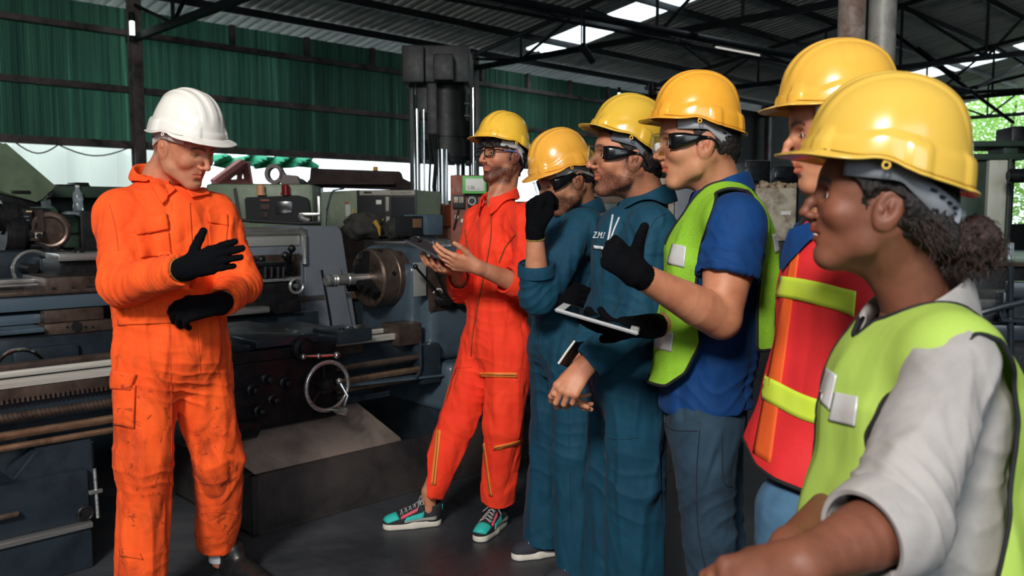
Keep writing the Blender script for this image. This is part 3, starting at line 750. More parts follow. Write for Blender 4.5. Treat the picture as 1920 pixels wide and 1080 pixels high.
a = P(94, 432, TG - 0.04); mb = MB(); mb.torus(a, (0.3, 1, 0), 0.10, 0.022, 40, 10); mb.cyl(a + Vector((0, 0.1, 0)), a, 0.08, n=30); mb.build('pulley', MT['iron'], gr)
a = P(62, 505, TG - 0.5); mb = MB(); mb.torus(a, (0, 1, 0), 0.105, 0.011, 48, 10); w2 = mb.build('handwheel', MT['steel'], gr)
mb = MB(); mb.cyl(a + Vector((0, 0.4, 0)), a, 0.03, n=16); mb.build('hub', MT['black'], w2)
mb = MB(); pb(mb, -20, 470, 130, 530, TG - 0.3, 0.6, 0.03); pb(mb, 75, 482, 112, 512, TG - 0.42, 0.5, 0.01); mb.build('machine_bed', MT['tealdk'], gr)
mb = MB(); mb.tube([P(58, 462, TG - 0.2), P(80, 462, TG - 0.2), P(104, 474, TG - 0.24)], 0.016, 8); mb.ball(P(104, 472, TG - 0.24), 0.035); mb.build('lever', MT['black'], gr)
mb = MB(); pb(mb, -20, 520, 130, 760, TG - 0.25, 0.6, 0.03); mb.build('pedestal', MT['tealdk'], gr)
mb = MB(); mb.prism([P(98, 385, TG + 0.05), P(108, 393, TG + 0.05), P(118, 420, TG + 0.05), P(120, 500, TG + 0.05), P(108, 500, TG + 0.05), P(108, 420, TG + 0.05), P(98, 395, TG + 0.05)], (0, 0.5, 0), 0.01); mb.build('rear_guard', MT['greendk'], gr)
rebase(gr)
hd = machine('tilted_hood', 'large pale green sheet metal hood tipped up on a dark stand, by the white tarpaulin', 'hood')
TH = 6.9
mb = MB(); mb.prism([P(-40, 300, TH), P(8, 264, TH), P(110, 352, TH), P(80, 380, TH), P(70, 374, TH), P(-40, 352, TH)], (0, 0.6, 0), 0.02); mb.build('hood_shell', MT['green'], hd)
mb = MB(); mb.prism([P(90, 362, TH - 0.01), P(102, 354, TH - 0.01), P(104, 358, TH - 0.01), P(92, 367, TH - 0.01)], (0, 0.02, 0), 0); mb.build('slot', MT['pblack'], hd)
mb = MB(); pb(mb, -30, 360, 78, 392, TH + 0.05, 0.6, 0.02); pb(mb, 22, 357, 58, 363, TH - 0.02, 0.3, 0.01); pb(mb, -30, 390, 70, 640, TH + 0.3, 0.5, 0.01); mb.build('stand', MT['black'], hd)
rebase(hd)

# ---------------------------------------------------------- green machine behind the orange shoulder
gm = machine('planer_machine', 'deep green machine body with a bottle on its ledge, just behind the orange shoulder', 'machine')
TB = 7.6
mb = MB(); pb(mb, 96, 350, 330, 372, TB, 1.0, 0.02); pb(mb, 96, 372, 330, 405, TB + 0.35, 0.6, 0.01); mb.build('upper_body', MT['greendk'], gm)
mb = MB(); pb(mb, 112, 402, 152, 465, TB - 0.1, 0.6, 0.04); mb.build('lower_housing', MT['greendk'], gm)
mb = MB(); pb(mb, 120, 408, 150, 438, TB - 0.14, 0.1, 0.02); pb(mb, 122, 441, 152, 465, TB - 0.14, 0.1, 0.02); mb.build('cover_panel', MT['greendk'], gm)
mb = MB(); pb(mb, 152, 395, 330, 500, TB - 0.2, 0.6, 0.02); mb.build('dark_frame', MT['black'], gm)
mb = MB(); pb(mb, 130, 470, 235, 477, TB - 0.5, 0.5, 0.02); pb(mb, 96, 460, 330, 640, TB + 0.05, 0.8, 0.02); mb.build('base', MT['tealdk'], gm)
mb = MB(); pb(mb, 108, 346, 170, 350, TB + 0.1, 0.3, 0.01); pb(mb, 140, 342, 168, 348, TB + 0.1, 0.2, 0.02); mb.build('top_lid', MT['black'], gm)
rebase(gm)
bt = machine('water_bottle', 'small clear plastic bottle standing on the deep green machine ledge', 'bottle')
q = P(130, 405, TB + 0.2); zl = P(115, 402, TB - 0.1).z
q = Vector((q.x, TB - 0.03, zl))
m, nt, b = newmat('clear_plastic'); b.inputs['Base Color'].default_value = (0.75, 0.86, 0.92, 1); b.inputs['Roughness'].default_value = 0.15; b.inputs['Transmission Weight'].default_value = 0.7; CLEARP = m
MB().lathe(q, (0, 0, 1), [(0, 0.035), (0.01, 0.04), (0.09, 0.04), (0.10, 0.036), (0.11, 0.04), (0.17, 0.04), (0.20, 0.02), (0.22, 0.016)], 20).build('bottle_body', CLEARP, bt)
MB().lathe(q + Vector((0, 0, 0.22)), (0, 0, 1), [(0, 0.018), (0.02, 0.018)], 16).build('cap', flat('white_label', (0, 0, 0)), bt)
rebase(bt)

# ---------------------------------------------------------- CNC turning machine
cnc = machine('turning_centre', 'sage green turning centre with dark control panel, screen and two beacon lamps', 'machine')
rz = R(8) - PHI
def facing(u, Y, deg):
    """local frame of a body seen face on: x right, y away, origin on the floor"""
    p = W(u, 400, Y); return p.x, p.y, R(deg)
def fempty(name, lab, cat, u, Y, deg, group=None):
    x, y, a = facing(u, Y, deg); r_ = empty(name, lab, cat, (x, y, 0), a, group); r_['u0'] = u; r_['Y0'] = Y
    del r_['u0']; del r_['Y0']; return r_
class Face:
    def __init__(s, u, Y, deg): s.o = W(u, 400, Y); s.o.z = 0; s.a = R(deg); s.X = Vector((math.cos(s.a), math.sin(s.a), 0)); s.N = Vector((-math.sin(s.a), math.cos(s.a), 0))
    def p(s, u, v, off=0.0):
        r = ray(u, v); o = s.o + s.N * off - Vector((0, 0, CAMZ)); k = o.dot(s.N) / r.dot(s.N)
        q = r * k - o
        return Vector((q.dot(s.X), off, CAMZ + r.z * k))
    def box(s, mb, u0, v0, u1, v1, off, dep, bev=0.01):
        um, vm = (u0 + u1) / 2, (v0 + v1) / 2
        return mb.box((s.p(u0, vm, off).x, off, s.p(um, v1, off).z), (s.p(u1, vm, off).x, off + dep, s.p(um, v0, off).z), bev)
bpy.data.objects.remove(cnc)
fc = Face(480, 6.6, 6)
cnc = fempty('turning_centre', 'sage green turning centre with dark control panel, screen and two beacon lamps', 'machine', 480, 6.6, 6)
mb = MB(); fc.box(mb, 385, 344, 588, 442, 0, 0.55, 0.04); mb.build('cabinet', MT['green'], cnc)
mb = MB(); fc.box(mb, 380, 430, 590, 620, 0.05, 0.5, 0.04); mb.build('lower_cabinet', MT['greendk'], cnc)
mb = MB(); mb.prism([fc.p(437, 354, -0.01), fc.p(443, 352, -0.01), fc.p(454, 414, -0.01), fc.p(446, 414, -0.01)], (0, 0.02, 0), 0); mb.build('door_gap', MT['pblack'], cnc)
mb = MB(); mb.prism([fc.p(458, 370, -0.06), fc.p(558, 366, -0.06), fc.p(578, 372, -0.06), fc.p(584, 420, -0.06), fc.p(461, 414, -0.06)], (0, 0.08, 0), 0.01); cp = mb.build('control_panel', flat('dull_black_panel', (12, 14, 20), 0.75), cnc)
mb = MB(); fc.box(mb, 516, 377, 548, 402, -0.07, 0.02, 0.006); mb.build('screen', flat('crt_screen', (40, 42, 44), 0.2), cp)
for (u0, v0, u1, v1, mt) in ((488, 374, 505, 377, 'orange'), (488, 383, 506, 393, 'rust'), (489, 398, 491, 408, 'rust'), (494, 398, 502, 408, 'rust'), (538, 395, 546, 398, 'grey')):
    mb = MB(); fc.box(mb, u0, v0, u1, v1, -0.075, 0.02, 0.001); mb.build('key_block', MT[mt], cp)
for (u0, u1, mt, nm) in ((482, 496, flat('amber_glass', (206, 150, 110), 0.2), 'amber_beacon'), (528, 543, flat('red_glass', (116, 26, 24), 0.15), 'red_beacon')):
    a = fc.p((u0 + u1) / 2, 366, -0.05); b_ = fc.p((u0 + u1) / 2, 346, -0.05)
    MB().lathe(a, (0, 0, 1), [(0, 0.036), (0.02, 0.036), (0.022, 0.03), ((b_.z - a.z) * 0.9, 0.03), (b_.z - a.z, 0.02)], 20).build(nm, mt, cnc)
mb = MB(); fc.box(mb, 560, 399, 600, 404, -0.3, 0.03, 0.006); mb.tube([fc.p(562, 402, -0.3), fc.p(566, 410, -0.3), fc.p(580, 414, -0.3)], 0.02, 8); fc.box(mb, 595, 368, 600, 420, -0.25, 0.03, 0.004); mb.build('side_rail', MT['steel'], cnc)
mb = MB(); mb.tube([fc.p(438, 412, -0.35), fc.p(500, 416, -0.35), fc.p(560, 419, -0.35), fc.p(600, 418, -0.35)], 0.012, 8); mb.build('cable', MT['pblack'], cnc)
mb = MB(); mb.prism([fc.p(538, 332, 0.3), fc.p(558, 332, 0.3), fc.p(572, 343, 0.3), fc.p(536, 343, 0.3)], (0, 0.3, 0), 0.01); mb.build('roof_cover', flat('dark_blue_grey', (54, 62, 76), 0.5), cnc)
# ring bracket casting lying on top of it
rb = fempty('ring_bracket', 'brown cast ring bracket lying on the sage green turning centre', 'casting', 500, 6.6, 6)
zt = fc.p(500, 344, 0.05).z
mb = MB()
prof = []
cr = fc.p(493, 326, 0.1)
def ringpt(r_, a): return Vector((cr.x + r_ * math.cos(R(a)) * 0.9, 0.1, cr.z + r_ * math.sin(R(a))))
outer = [ringpt(0.075, a) for a in range(20, 251, 15)]; outer = outer + [Vector((ringpt(0.06, 250).x, 0.1, zt)), Vector((fc.p(541, 340, 0.1).x, 0.1, zt)), fc.p(538, 329, 0.1), fc.p(514, 328, 0.1)]
inner = [ringpt(0.05, a) for a in range(20, 381, 15)]
bm_ = mb.bm
# build the ring as an extruded band and the arm as a prism
N_ = 36
ro = [ringpt(0.078, i * 360 / N_) for i in range(N_)]; ri = [ringpt(0.048, i * 360 / N_) for i in range(N_)]
f = [bm_.verts.new(p) for p in ro]; g_ = [bm_.verts.new(p) for p in ri]; f2 = [bm_.verts.new(p + Vector((0, 0.12, 0))) for p in ro]; g2 = [bm_.verts.new(p + Vector((0, 0.12, 0))) for p in ri]
for i in range(N_):
    j = (i + 1) % N_
    bm_.faces.new((f[i], f[j], g_[j], g_[i])); bm_.faces.new((f2[i], g2[i], g2[j], f2[j])); bm_.faces.new((f[i], f2[i], f2[j], f[j])); bm_.faces.new((g_[i], g_[j], g2[j], g2[i]))
mb.prism([ringpt(0.072, 40), Vector((fc.p(514, 328, 0.1).x, 0.1, fc.p(514, 328, 0.1).z)), fc.p(537, 329, 0.1), Vector((fc.p(542, 340, 0.1).x, 0.1, zt)), Vector((fc.p(506, 340, 0.1).x, 0.1, zt)), ringpt(0.06, -35)], (0, 0.12, 0), 0.004)
mb.build('casting', flat('brown_casting', (102, 90, 88), 0.6), rb)
for r_ in (cnc, rb): rebase(r_)

# ---------------------------------------------------------- rusty girder
rg = fempty('steel_girder', 'long rusty brown steel girder resting above the green control cabinet', 'girder', 670, 10.2, 4)
fg = Face(670, 10.2, 4)
mb = MB(); mb.prism([fg.p(582, 314), fg.p(603, 316), fg.p(750, 321), fg.p(752, 334), fg.p(772, 342), fg.p(775, 356), fg.p(575, 350), fg.p(575, 340), fg.p(582, 336)], (0, 0.35, 0), 0.01); mb.build('web', MT['rust'], rg)
mb = MB(); fg.box(mb, 574, 341, 740, 346, -0.15, 0.7, 0.01); mb.build('flange', MT['rust'], rg)
mb = MB(); fg.box(mb, 585, 350, 603, 700, 0.1, 0.3, 0.01); fg.box(mb, 740, 350, 765, 700, 0.1, 0.3, 0.01); mb.build('trestle', MT['black'], rg)
mb = MB(); a = fg.p(704, 320, 0.1); mb.cyl(a, a + Vector((0, 0, 0.05)), 0.03, n=14); mb.build('amber_lamp', flat('amber_lit_lens', (226, 150, 50), 0.3), rg)
rebase(rg)

# ---------------------------------------------------------- control cabinet, pale green, turned a little
fk = Face(669, 8.0, -6)
kc = fempty('control_cabinet', 'pale green control cabinet with black instrument front and warning stickers', 'control cabinet', 669, 8.0, -6)
z0 = fk.p(720, 428).z; z1 = fk.p(720, 356).z; x1 = fk.p(780, 392).x
ca = W(602, 400, 8.65); ca = (ca - fk.o); ca = Vector((ca.dot(fk.X), ca.dot(fk.N), 0))
mb = MB(); mb.prism([(0, 0, z0), (x1, 0, z0), (x1 + 0.1, ca.y + 0.1, z0), (ca.x, ca.y, z0)], (0, 0, z1 - z0), 0.01); mb.build('body', paint('pale_green_cabinet_paint', (150, 160, 122), 0.5, 0, 0.3, (120, 128, 98), 3, 0.05), kc)
mb = MB(); fk.box(mb, 669, 356, 781, 430, -0.015, 0.02, 0.004); fp = mb.build('front_frame', MT['pblack'], kc)
mb = MB(); fk.box(mb, 674, 357, 778, 366, -0.022, 0.012, 0.002); mb.build('title_strip', flat('grey_strip', (158, 154, 142), 0.5), fp)
mb = MB(); fk.box(mb, 682, 359, 697, 363, -0.026, 0.01, 0.002); mb.build('badge', MT['pblack'], fp)
mb = MB(); fk.box(mb, 677, 369, 720, 416, -0.022, 0.012, 0.003); mb.build('instrument_panel', flat('dark_panel', (20, 22, 28), 0.7), fp)
mb = MB(); fk.box(mb, 733, 369, 777, 412, -0.022, 0.012, 0.003); mb.build('dark_door', flat('dark_panel2', (20, 24, 34), 0.7), fp)
mb = MB(); fk.box(mb, 723, 369, 729, 396, -0.024, 0.012, 0.001); fk.box(mb, 724, 406, 730, 418, -0.024, 0.012, 0.001); mb.build('label_strip', flat('grey_strip', (0, 0, 0)), fp)
mb = MB(); fk.box(mb, 705, 375, 715, 383, -0.026, 0.012, 0.001); mb.build('gauge', MT['white'], fp)
for (u, v, r_, c) in ((684, 412, 0.013, (170, 50, 44)), (717, 412, 0.013, (210, 170, 50)), (693, 412, 0.006, (120, 40, 36)), (708, 411, 0.006, (120, 40, 36))):
    a = fk.p(u, v, -0.025); MB().cyl(a, a - Vector((0, 0.02, 0)), r_, n=16, bev=0.003).build('push_button', flat('btn%d' % c[1], c, 0.4), fp)
m_ = Matrix.Translation(fk.p(752, 361.5, -0.0235)) @ Matrix.Rotation(R(90), 4, 'X')
text_obj('lettering', 'ECL-STIMASTIT', 0.029, MT['pblack'], fp, m_)
# stickers on the side panel
sd = (Vector((0, 0, 0)) - Vector((ca.x, ca.y, 0))); sdn = sd.normalized(); nn = Vector((sdn.y, -sdn.x, 0))
def side(u, v, off=0.004):
    fs = Face(669, 8.0, 0); 
    o = fk.o; r = ray(u, v); Nw = fk.X * nn.x + fk.N * nn.y; oo = o - Vector((0, 0, CAMZ)); k = oo.dot(Nw) / r.dot(Nw); q = r * k - oo
    return Vector((q.dot(fk.X), q.dot(fk.N), CAMZ + r.z * k)) + nn * off
def sq(mb, pts): mb.prism(pts, nn * -0.003)
mb = MB(); sq(mb, [side(648, 380), side(656, 380), side(657, 405), side(649, 405)]); st = mb.build('safety_sticker', MT['white'], kc)
mb = MB(); sq(mb, [side(648, 379, 0.006), side(656, 379, 0.006), side(656, 383, 0.006), side(648, 383, 0.006)]); mb.build('red_band', flat('red_sticker', (190, 40, 40), 0.5), st)
mb = MB(); sq(mb, [side(658, 404), side(661.5, 391), side(665.5, 403)]); mb.build('warning_triangle', flat('yellow_sticker', (214, 170, 60), 0.5), kc)
mb = MB(); mb.tube([fk.p(612, 425, 0.0) + Vector((0, -0.02, 0)), side(618, 395, 0.03), side(626, 368, 0.04), side(634, 357, 0.05), side(648, 354, 0.02)], 0.009, 8); mb.build('hose', MT['teal'], kc)
mb = MB(); fk.box(mb, 680, 440, 785, 640, 0.15, 0.4, 0.02); fk.box(mb, 672, 427, 785, 445, 0.05, 0.5, 0.02); mb.build('stand', MT['black'], kc)
rebase(kc)
# bundle of dark oily rags / covers in front of it
def blob(name, lab, cat, c, rad, seed, mat, sc=(1, 1, 1)):
    rnd = random.Random(seed); bm = bmesh.new(); bmesh.ops.create_icosphere(bm, subdivisions=4, radius=rad)
    from mathutils import noise as mn
    for v in bm.verts:
        p = v.co / rad
        n_ = mn.noise(p * 1.7 + Vector((seed, 0, 0))) * 0.35 + mn.noise(p * 4 + Vector((0, seed, 0))) * 0.13
        v.co = Vector((p.x * sc[0], p.y * sc[1], p.z * sc[2])) * rad * (1 + n_)
    zmin = min(v.co.z for v in bm.verts)
    me = bpy.data.meshes.new(name); bm.to_mesh(me); bm.free(); me.shade_smooth(); me.materials.append(mat)
    o = bpy.data.objects.new(name, me); COL.objects.link(o); o.location = c; return tag(o, lab, cat)
CLOTHD = paint('dark_canvas', (58, 56, 52), 0.9, 0, 0.4, (30, 30, 30), 6, 0.4)
TANCLOTH = paint('brown_canvas', (120, 104, 90), 0.85, 0, 0.4, (62, 54, 50), 4, 0.4)
junk = fempty('tool_bench', 'dark bench cluttered with tools behind the lathe headstock', 'bench', 780, 6.7, 0)
fj = Face(780, 6.7, 0)
mb = MB(); fj.box(mb, 700, 452, 838, 462, 0, 0.6, 0.01); mb.build('bench_top', MT['black'], junk)
mb = MB(); fj.box(mb, 706, 462, 838, 640, 0.1, 0.45, 0.01); mb.build('bench_body', MT['greendk'], junk)
rebase(junk)
zb = fj.p(780, 452).z
def onbench(u, dy): q = W(u, 400, 6.7 + dy); return Vector((q.x, q.y, zb))
blob('canvas_bundle', 'dark canvas bundle on the bench under the pale green cabinet', 'cloth', onbench(716, 0.30) + Vector((-0.16, 0, 0.115)), 0.12, 3, CLOTHD, (1.5, 0.9, 0.9))
blob('oily_rag', 'olive oily rag beside the meter box on the cluttered bench', 'cloth', onbench(752, 0.22) + Vector((-0.02, 0, 0.09)), 0.095, 9, CLOTHD, (1.2, 0.9, 0.9))
mb = MB(); c0 = onbench(704, 0.12); mb.tube([c0 + Vector((-0.02, 0, 0.14)), c0 + Vector((0.0, -0.02, 0.15)), c0 + Vector((0.03, -0.03, 0.10)), c0 + Vector((0.035, -0.02, 0.04))], 0.02, 10, rr=[0.008, 0.02, 0.016, 0.006])
tag(mb.build('yellow_glove', flat('dull_yellow_cloth', (172, 134, 52), 0.8)), 'dull yellow glove draped over the dark canvas bundle', 'glove')
mb = MB(); c0 = onbench(808, 0.3); mb.box(c0 + Vector((-0.08, -0.04, 0.05)), c0 + Vector((0.06, 0.06, 0.09)), 0.004); mb.box(c0 + Vector((-0.06, -0.03, 0)), c0 + Vector((0.04, 0.05, 0.05)), 0.004); tag(mb.build('oil_stone_box', flat('grey_strip', (0, 0, 0))), 'pale grey box on the cluttered bench behind the clipboard', 'box')
mb = MB(); c0 = onbench(815, 0.08); mb.prism([c0 + Vector((-0.03, 0, 0)), c0 + Vector((0.03, 0, 0)), c0 + Vector((0.015, 0, 0.09)), c0 + Vector((-0.02, 0, 0.1))], (0, 0.05, 0), 0.006); tag(mb.build('oil_can', MT['iron']), 'rust-brown oil can on the cluttered bench', 'can')
blob('swarf_heap', 'heap of pale metal swarf on the cluttered bench near the clipboard', 'swarf', onbench(790, 0.1) + Vector((0, 0, 0.034)), 0.05, 5, paint('swarf', (120, 116, 100), 0.6, 0.3, 0.6, (50, 50, 44), 40, 0.8), (1.2, 1, 0.5))

# ---------------------------------------------------------- hydraulic press
fp_ = Face(820, 9.2, 0)
pr = fempty('hydraulic_press', 'tall black hydraulic press with bright steel columns standing behind the lathe', 'press', 820, 9.2, 0)
mb = MB(); fp_.box(mb, 753, 84, 880, 154, 0, 0.9, 0.02); fp_.box(mb, 753, 84, 795, 154, -0.12, 1.0, 0.02); fp_.box(mb, 812, 100, 850, 150, -0.25, 0.4, 0.02); mb.build('crown', paint('black_press_paint', (30, 36, 36), 0.5, 0.1, 0.4, (16, 19, 20), 4, 0.1), pr)
BP = _M['black_press_paint']
def fcyl(mb, u, v0, v1, r_, off, r2=None, n=32, bev=0.0):
    a = fp_.p(u, v1, off); b_ = fp_.p(u, v0, off); b_.x = a.x; return mb.cyl(a, b_, r_, r2, n, bev)
mb = MB(); fcyl(mb, 838, 150, 275, 0.225, 0.3, bev=0.02); fcyl(mb, 838, 225, 262, 0.255, 0.3, bev=0.02); mb.build('ram_cylinder', BP, pr)
mb = MB(); fcyl(mb, 838, 262, 300, 0.285, 0.3, bev=0.02); fcyl(mb, 840, 276, 306, 0.23, 0.28, bev=0.01); fp_.box(mb, 800, 150, 820, 270, 0.05, 0.3, 0.02); mb.build('ram_collar', BP, pr)
for (u, v0, v1, r_, off) in ((783, 205, 372, 0.036, 0.05), (796, 205, 372, 0.013, -0.02), (829, 280, 384, 0.044, -0.05), (838, 280, 384, 0.017, -0.12), (888, 165, 372, 0.024, 0.1), (863, 290, 360, 0.06, 0.5)):
    fcyl(MB(), u, v0, v1, r_, off).build('tie_column', MT['chrome'], pr)
mb = MB(); fp_.box(mb, 768, 154, 776, 400, 0.1, 0.1, 0.004); fp_.box(mb, 780, 154, 812, 225, 0.1, 0.3, 0.02); fp_.box(mb, 881, 162, 900, 300, 0.1, 0.2, 0.01); fp_.box(mb, 870, 192, 884, 196, 0.15, 0.1, 0.004); fp_.box(mb, 870, 215, 884, 219, 0.15, 0.1, 0.004)
for u, dx in ((803, 4), (808, 8), (814, 5), (820, 3)):
    mb.tube([fp_.p(u, 250, 0.0), fp_.p(u + dx, 300, -0.02), fp_.p(u + dx / 2, 350, 0.0), fp_.p(u + dx, 395, 0.02)], 0.013, 8)
mb.build('pipework', BP, pr)
mb = MB(); fp_.box(mb, 775, 395, 880, 420, 0.0, 0.8, 0.02); fp_.box(mb, 780, 415, 880, 700, 0.0, 0.8, 0.02); mb.build('press_base', MT['orange'], pr)
mb = MB(); fcyl(mb, 832, 382, 425, 0.085, -0.02, bev=0.01); mb.build('column_foot', MT['orange'], pr)
rebase(pr)
fs_ = Face(795, 8.95, 0)
sw = fempty('switch_enclosure', 'small grey-green switch box with a black rotary knob, next to the pale cabinet', 'switch box', 795, 8.95, 0)
mb = MB(); fs_.box(mb, 781, 371, 796, 392, 0, 0.1, 0.006); mb.build('box', paint('grey_green_box', (132, 146, 124), 0.5, 0, 0.3, (90, 100, 84), 5, 0.05), sw)
mb = MB(); fs_.box(mb, 797, 371, 808, 395, 0.02, 0.1, 0.006); mb.build('side_box', MT['green'], sw)
a = fs_.p(790, 382, -0.002); MB().cyl(a, a - Vector((0, 0.025, 0)), 0.020, n=20, bev=0.004).build('rotary_knob', MT['pblack'], sw)
mb = MB(); fs_.box(mb, 790, 392, 798, 700, 0.04, 0.05, 0.004); mb.build('conduit', MT['black'], sw)
rebase(sw)
# ---------------------------------------------------------- orange cabinet with meters and notice
fo = Face(880, 6.4, 3)
oc = fempty('electrical_cabinet', 'dull orange electrical cabinet with two meters behind the red coverall', 'cabinet', 880, 6.4, 3)
mb = MB(); fo.box(mb, 845, 328, 925, 640, 0, 0.45, 0.012); mb.build('body', MT['orange'], oc)
for (u0, v0, u1, v1) in ((849, 365, 872, 391), (877, 365, 895, 388)):
    mb = MB(); fo.box(mb, u0, v0, u1, v1, -0.03, 0.03, 0.006); mt_ = mb.build('meter', MT['pblack'], oc)
    if u0 == 849:
        for a, b_ in ((851, 859), (861, 869)):
            mb = MB(); fo.box(mb, a, 369, b_, 380, -0.036, 0.01, 0.002); mb.build('dial_face', MT['cream'], mt_)
        mb = MB(); mb.tube([fo.p(864, 379, -0.04), fo.p(863, 370, -0.04)], 0.002, 6); mb.build('needle', MT['pblack'], mt_)
    else:
        q = fo.p(885, 377, -0.034); mb = MB(); mb.torus(q, (0, 1, 0), 0.026, 0.004, 30, 8); mb.build('dial_ring', MT['white'], mt_)
for (u, v, r_, mt) in ((856, 407, 0.018, 'cream'), (868, 414, 0.016, 'white')):
    q = fo.p(u, v, -0.0); MB().cyl(q, q - Vector((0, 0.03, 0)), r_, n=18, bev=0.004).build('button', MT[mt], oc)
m_ = Matrix.Translation(fo.p(857, 357, -0.002)) @ Matrix.Rotation(R(90), 4, 'X')
text_obj('lettering', 'M 300', 0.04, MT['cream'], oc, m_)
mb = MB(); mb.tube([fo.p(860, 391, -0.02), fo.p(855, 410, -0.04), fo.p(850, 430, -0.03)], 0.006, 6); mb.build('wire', MT['pblack'], oc)
rebase(oc)
nt_ = fempty('notice_board', 'green-framed white notice on top of the dull orange cabinet', 'sign', 887, 6.3, 3)
fn = Face(887, 6.3, 3)
mb = MB(); fn.box(mb, 867, 330, 912, 363, 0.02, 0.02, 0.003); mb.build('board', flat('notice_green', (96, 190, 96), 0.5), nt_)
mb = MB(); fn.box(mb, 873, 335, 908, 358, 0.015, 0.008, 0.001); mb.build('paper', MT['white'], nt_)
m_ = Matrix.Translation(fn.p(888, 352, 0.013)) @ Matrix.Rotation(R(90), 4, 'X')
text_obj('lettering', '1.0L ...', 0.035, MT['pblack'], nt_, m_)
rebase(nt_)
# drape of brown canvas and boxes between the workers
fb = Face(1170, 6.4, 0)
cv = fempty('covered_machine', 'low machine under a crumpled brown canvas, between two blue coveralls', 'machine', 1170, 6.4, 0)
from mathutils import noise as mnoise
mb = MB(); fb.box(mb, 1085, 380, 1240, 760, 0.2, 0.7, 0.02); mb.build('machine_body', MT['greendk'], cv)
bm = bmesh.new(); vv = []
xa = fb.p(1080, 400).x; xb = fb.p(1245, 400).x; zt = fb.p(1160, 338).z
for j in range(25):
    row = []
    for i in range(41):
        fx = i / 40; fy = j / 24
        x = xa + (xb - xa) * fx; prof_ = math.sin(min(1, fy * 1.3) * math.pi / 2)
        z = zt - 0.42 * (1 - prof_) ** 1.2 - 0.22 * abs(fx - 0.45) ** 1.5 + mnoise.noise(Vector((x * 4, fy * 3, 0))) * 0.07 + abs(mnoise.noise(Vector((x * 9, fy * 7, 3)))) * 0.04
        row.append(bm.verts.new((x, 0.05 + fy * 0.7, z)))
    vv.append(row)
for j in range(24):
    for i in range(40): bm.faces.new((vv[j][i], vv[j][i + 1], vv[j + 1][i + 1], vv[j + 1][i]))
me = bpy.data.meshes.new('canvas_cover'); bm.to_mesh(me); bm.free(); me.shade_smooth(); me.materials.append(TANCLOTH)
o = bpy.data.objects.new('canvas_cover', me); COL.objects.link(o); o.parent = cv; o.modifiers.new('thickness', 'SOLIDIFY').thickness = 0.006
rebase(cv)
fq = Face(1265, 7.2, 2)
cb = fempty('steel_locker', 'grey-cream steel box standing behind the blue polo collar', 'locker', 1265, 7.2, 2)
mb = MB(); fq.box(mb, 1228, 334, 1262, 700, 0, 0.5, 0.01); mb.build('narrow_unit', MT['cream'], cb)
mb = MB(); fq.box(mb, 1263, 332, 1315, 700, 0.05, 0.5, 0.01); mb.build('wide_unit', MT['grey'], cb)
rebase(cb)
fw = Face(1465, 7.0, -4)
wc = fempty('chipped_cabinet', 'chipped cream metal cabinet with rusty top edge, beside the red safety vest', 'cabinet', 1465, 7.0, -4)
mb = MB(); fw.box(mb, 1415, 352, 1493, 452, 0, 0.6, 0.012); mb.build('body', MT['cream'], wc)
mb = MB(); fw.box(mb, 1420, 380, 1456, 448, -0.008, 0.02, 0.004); mb.build('door', MT['cream'], wc)
mb = MB(); fw.box(mb, 1464, 396, 1483, 403, -0.006, 0.01, 0.001); mb.build('label', MT['white'], wc)
mb = MB(); fw.box(mb, 1415, 452, 1493, 760, 0.03, 0.6, 0.012); mb.build('base', MT['black'], wc)
mb = MB()
rnd = random.Random(4)
for i in range(9):
    q = fw.p(1424 + i * 8, 352, 0.1 + rnd.random() * 0.25); mb.box(q + Vector((-0.02 - rnd.random() * 0.02, 0, -0.005)), q + Vector((0.03, 0.08, 0.01 + rnd.random() * 0.05)), 0.006, Matrix.Rotation(rnd.uniform(-0.5, 0.5), 3, 'Y'))
mb.build('flaking_edge', paint('flaking_rust', (196, 176, 148), 0.7, 0, 0.6, (110, 66, 42), 18, 0.5), wc)
rebase(wc)
# dark clutter of machines in the deep bay between the two helmets
def dark_block(u0, v0, u1, v1, Y, lab, name='machine_tool', mt='black', extra=()):
    f_ = Face((u0 + u1) / 2, Y, 0); r_ = fempty(name, lab, 'machine', (u0 + u1) / 2, Y, 0)
    mb = MB(); f_.box(mb, u0, v0, u1, v1, 0, 0.6, 0.03); mb.build('body', MT[mt], r_)
    mb = MB(); f_.box(mb, u0 + 4, v1, u1 - 4, 560 if Y > 9 else 700, 0.06, 0.5, 0.02); mb.build('pedestal', MT['black'], r_)
    for nm, (a, b_, c, d), m2 in extra:
        mb = MB(); f_.box(mb, a, b_, c, d, -0.08, 0.09, 0.01); mb.build(nm, MT[m2], r_)
    rebase(r_)
dark_block(1395, 300, 1445, 390, 9.5, 'dark machine tool far back beside the chipped cream cabinet', extra=(('head', (1400, 312, 1425, 340), 'tealdk'), ('panel', (1428, 345, 1442, 375), 'grey')))
dark_block(1448, 310, 1500, 345, 10.5, 'low dark machine behind the chipped cream cabinet top', extra=(('panel', (1455, 318, 1475, 334), 'tealdk'),))
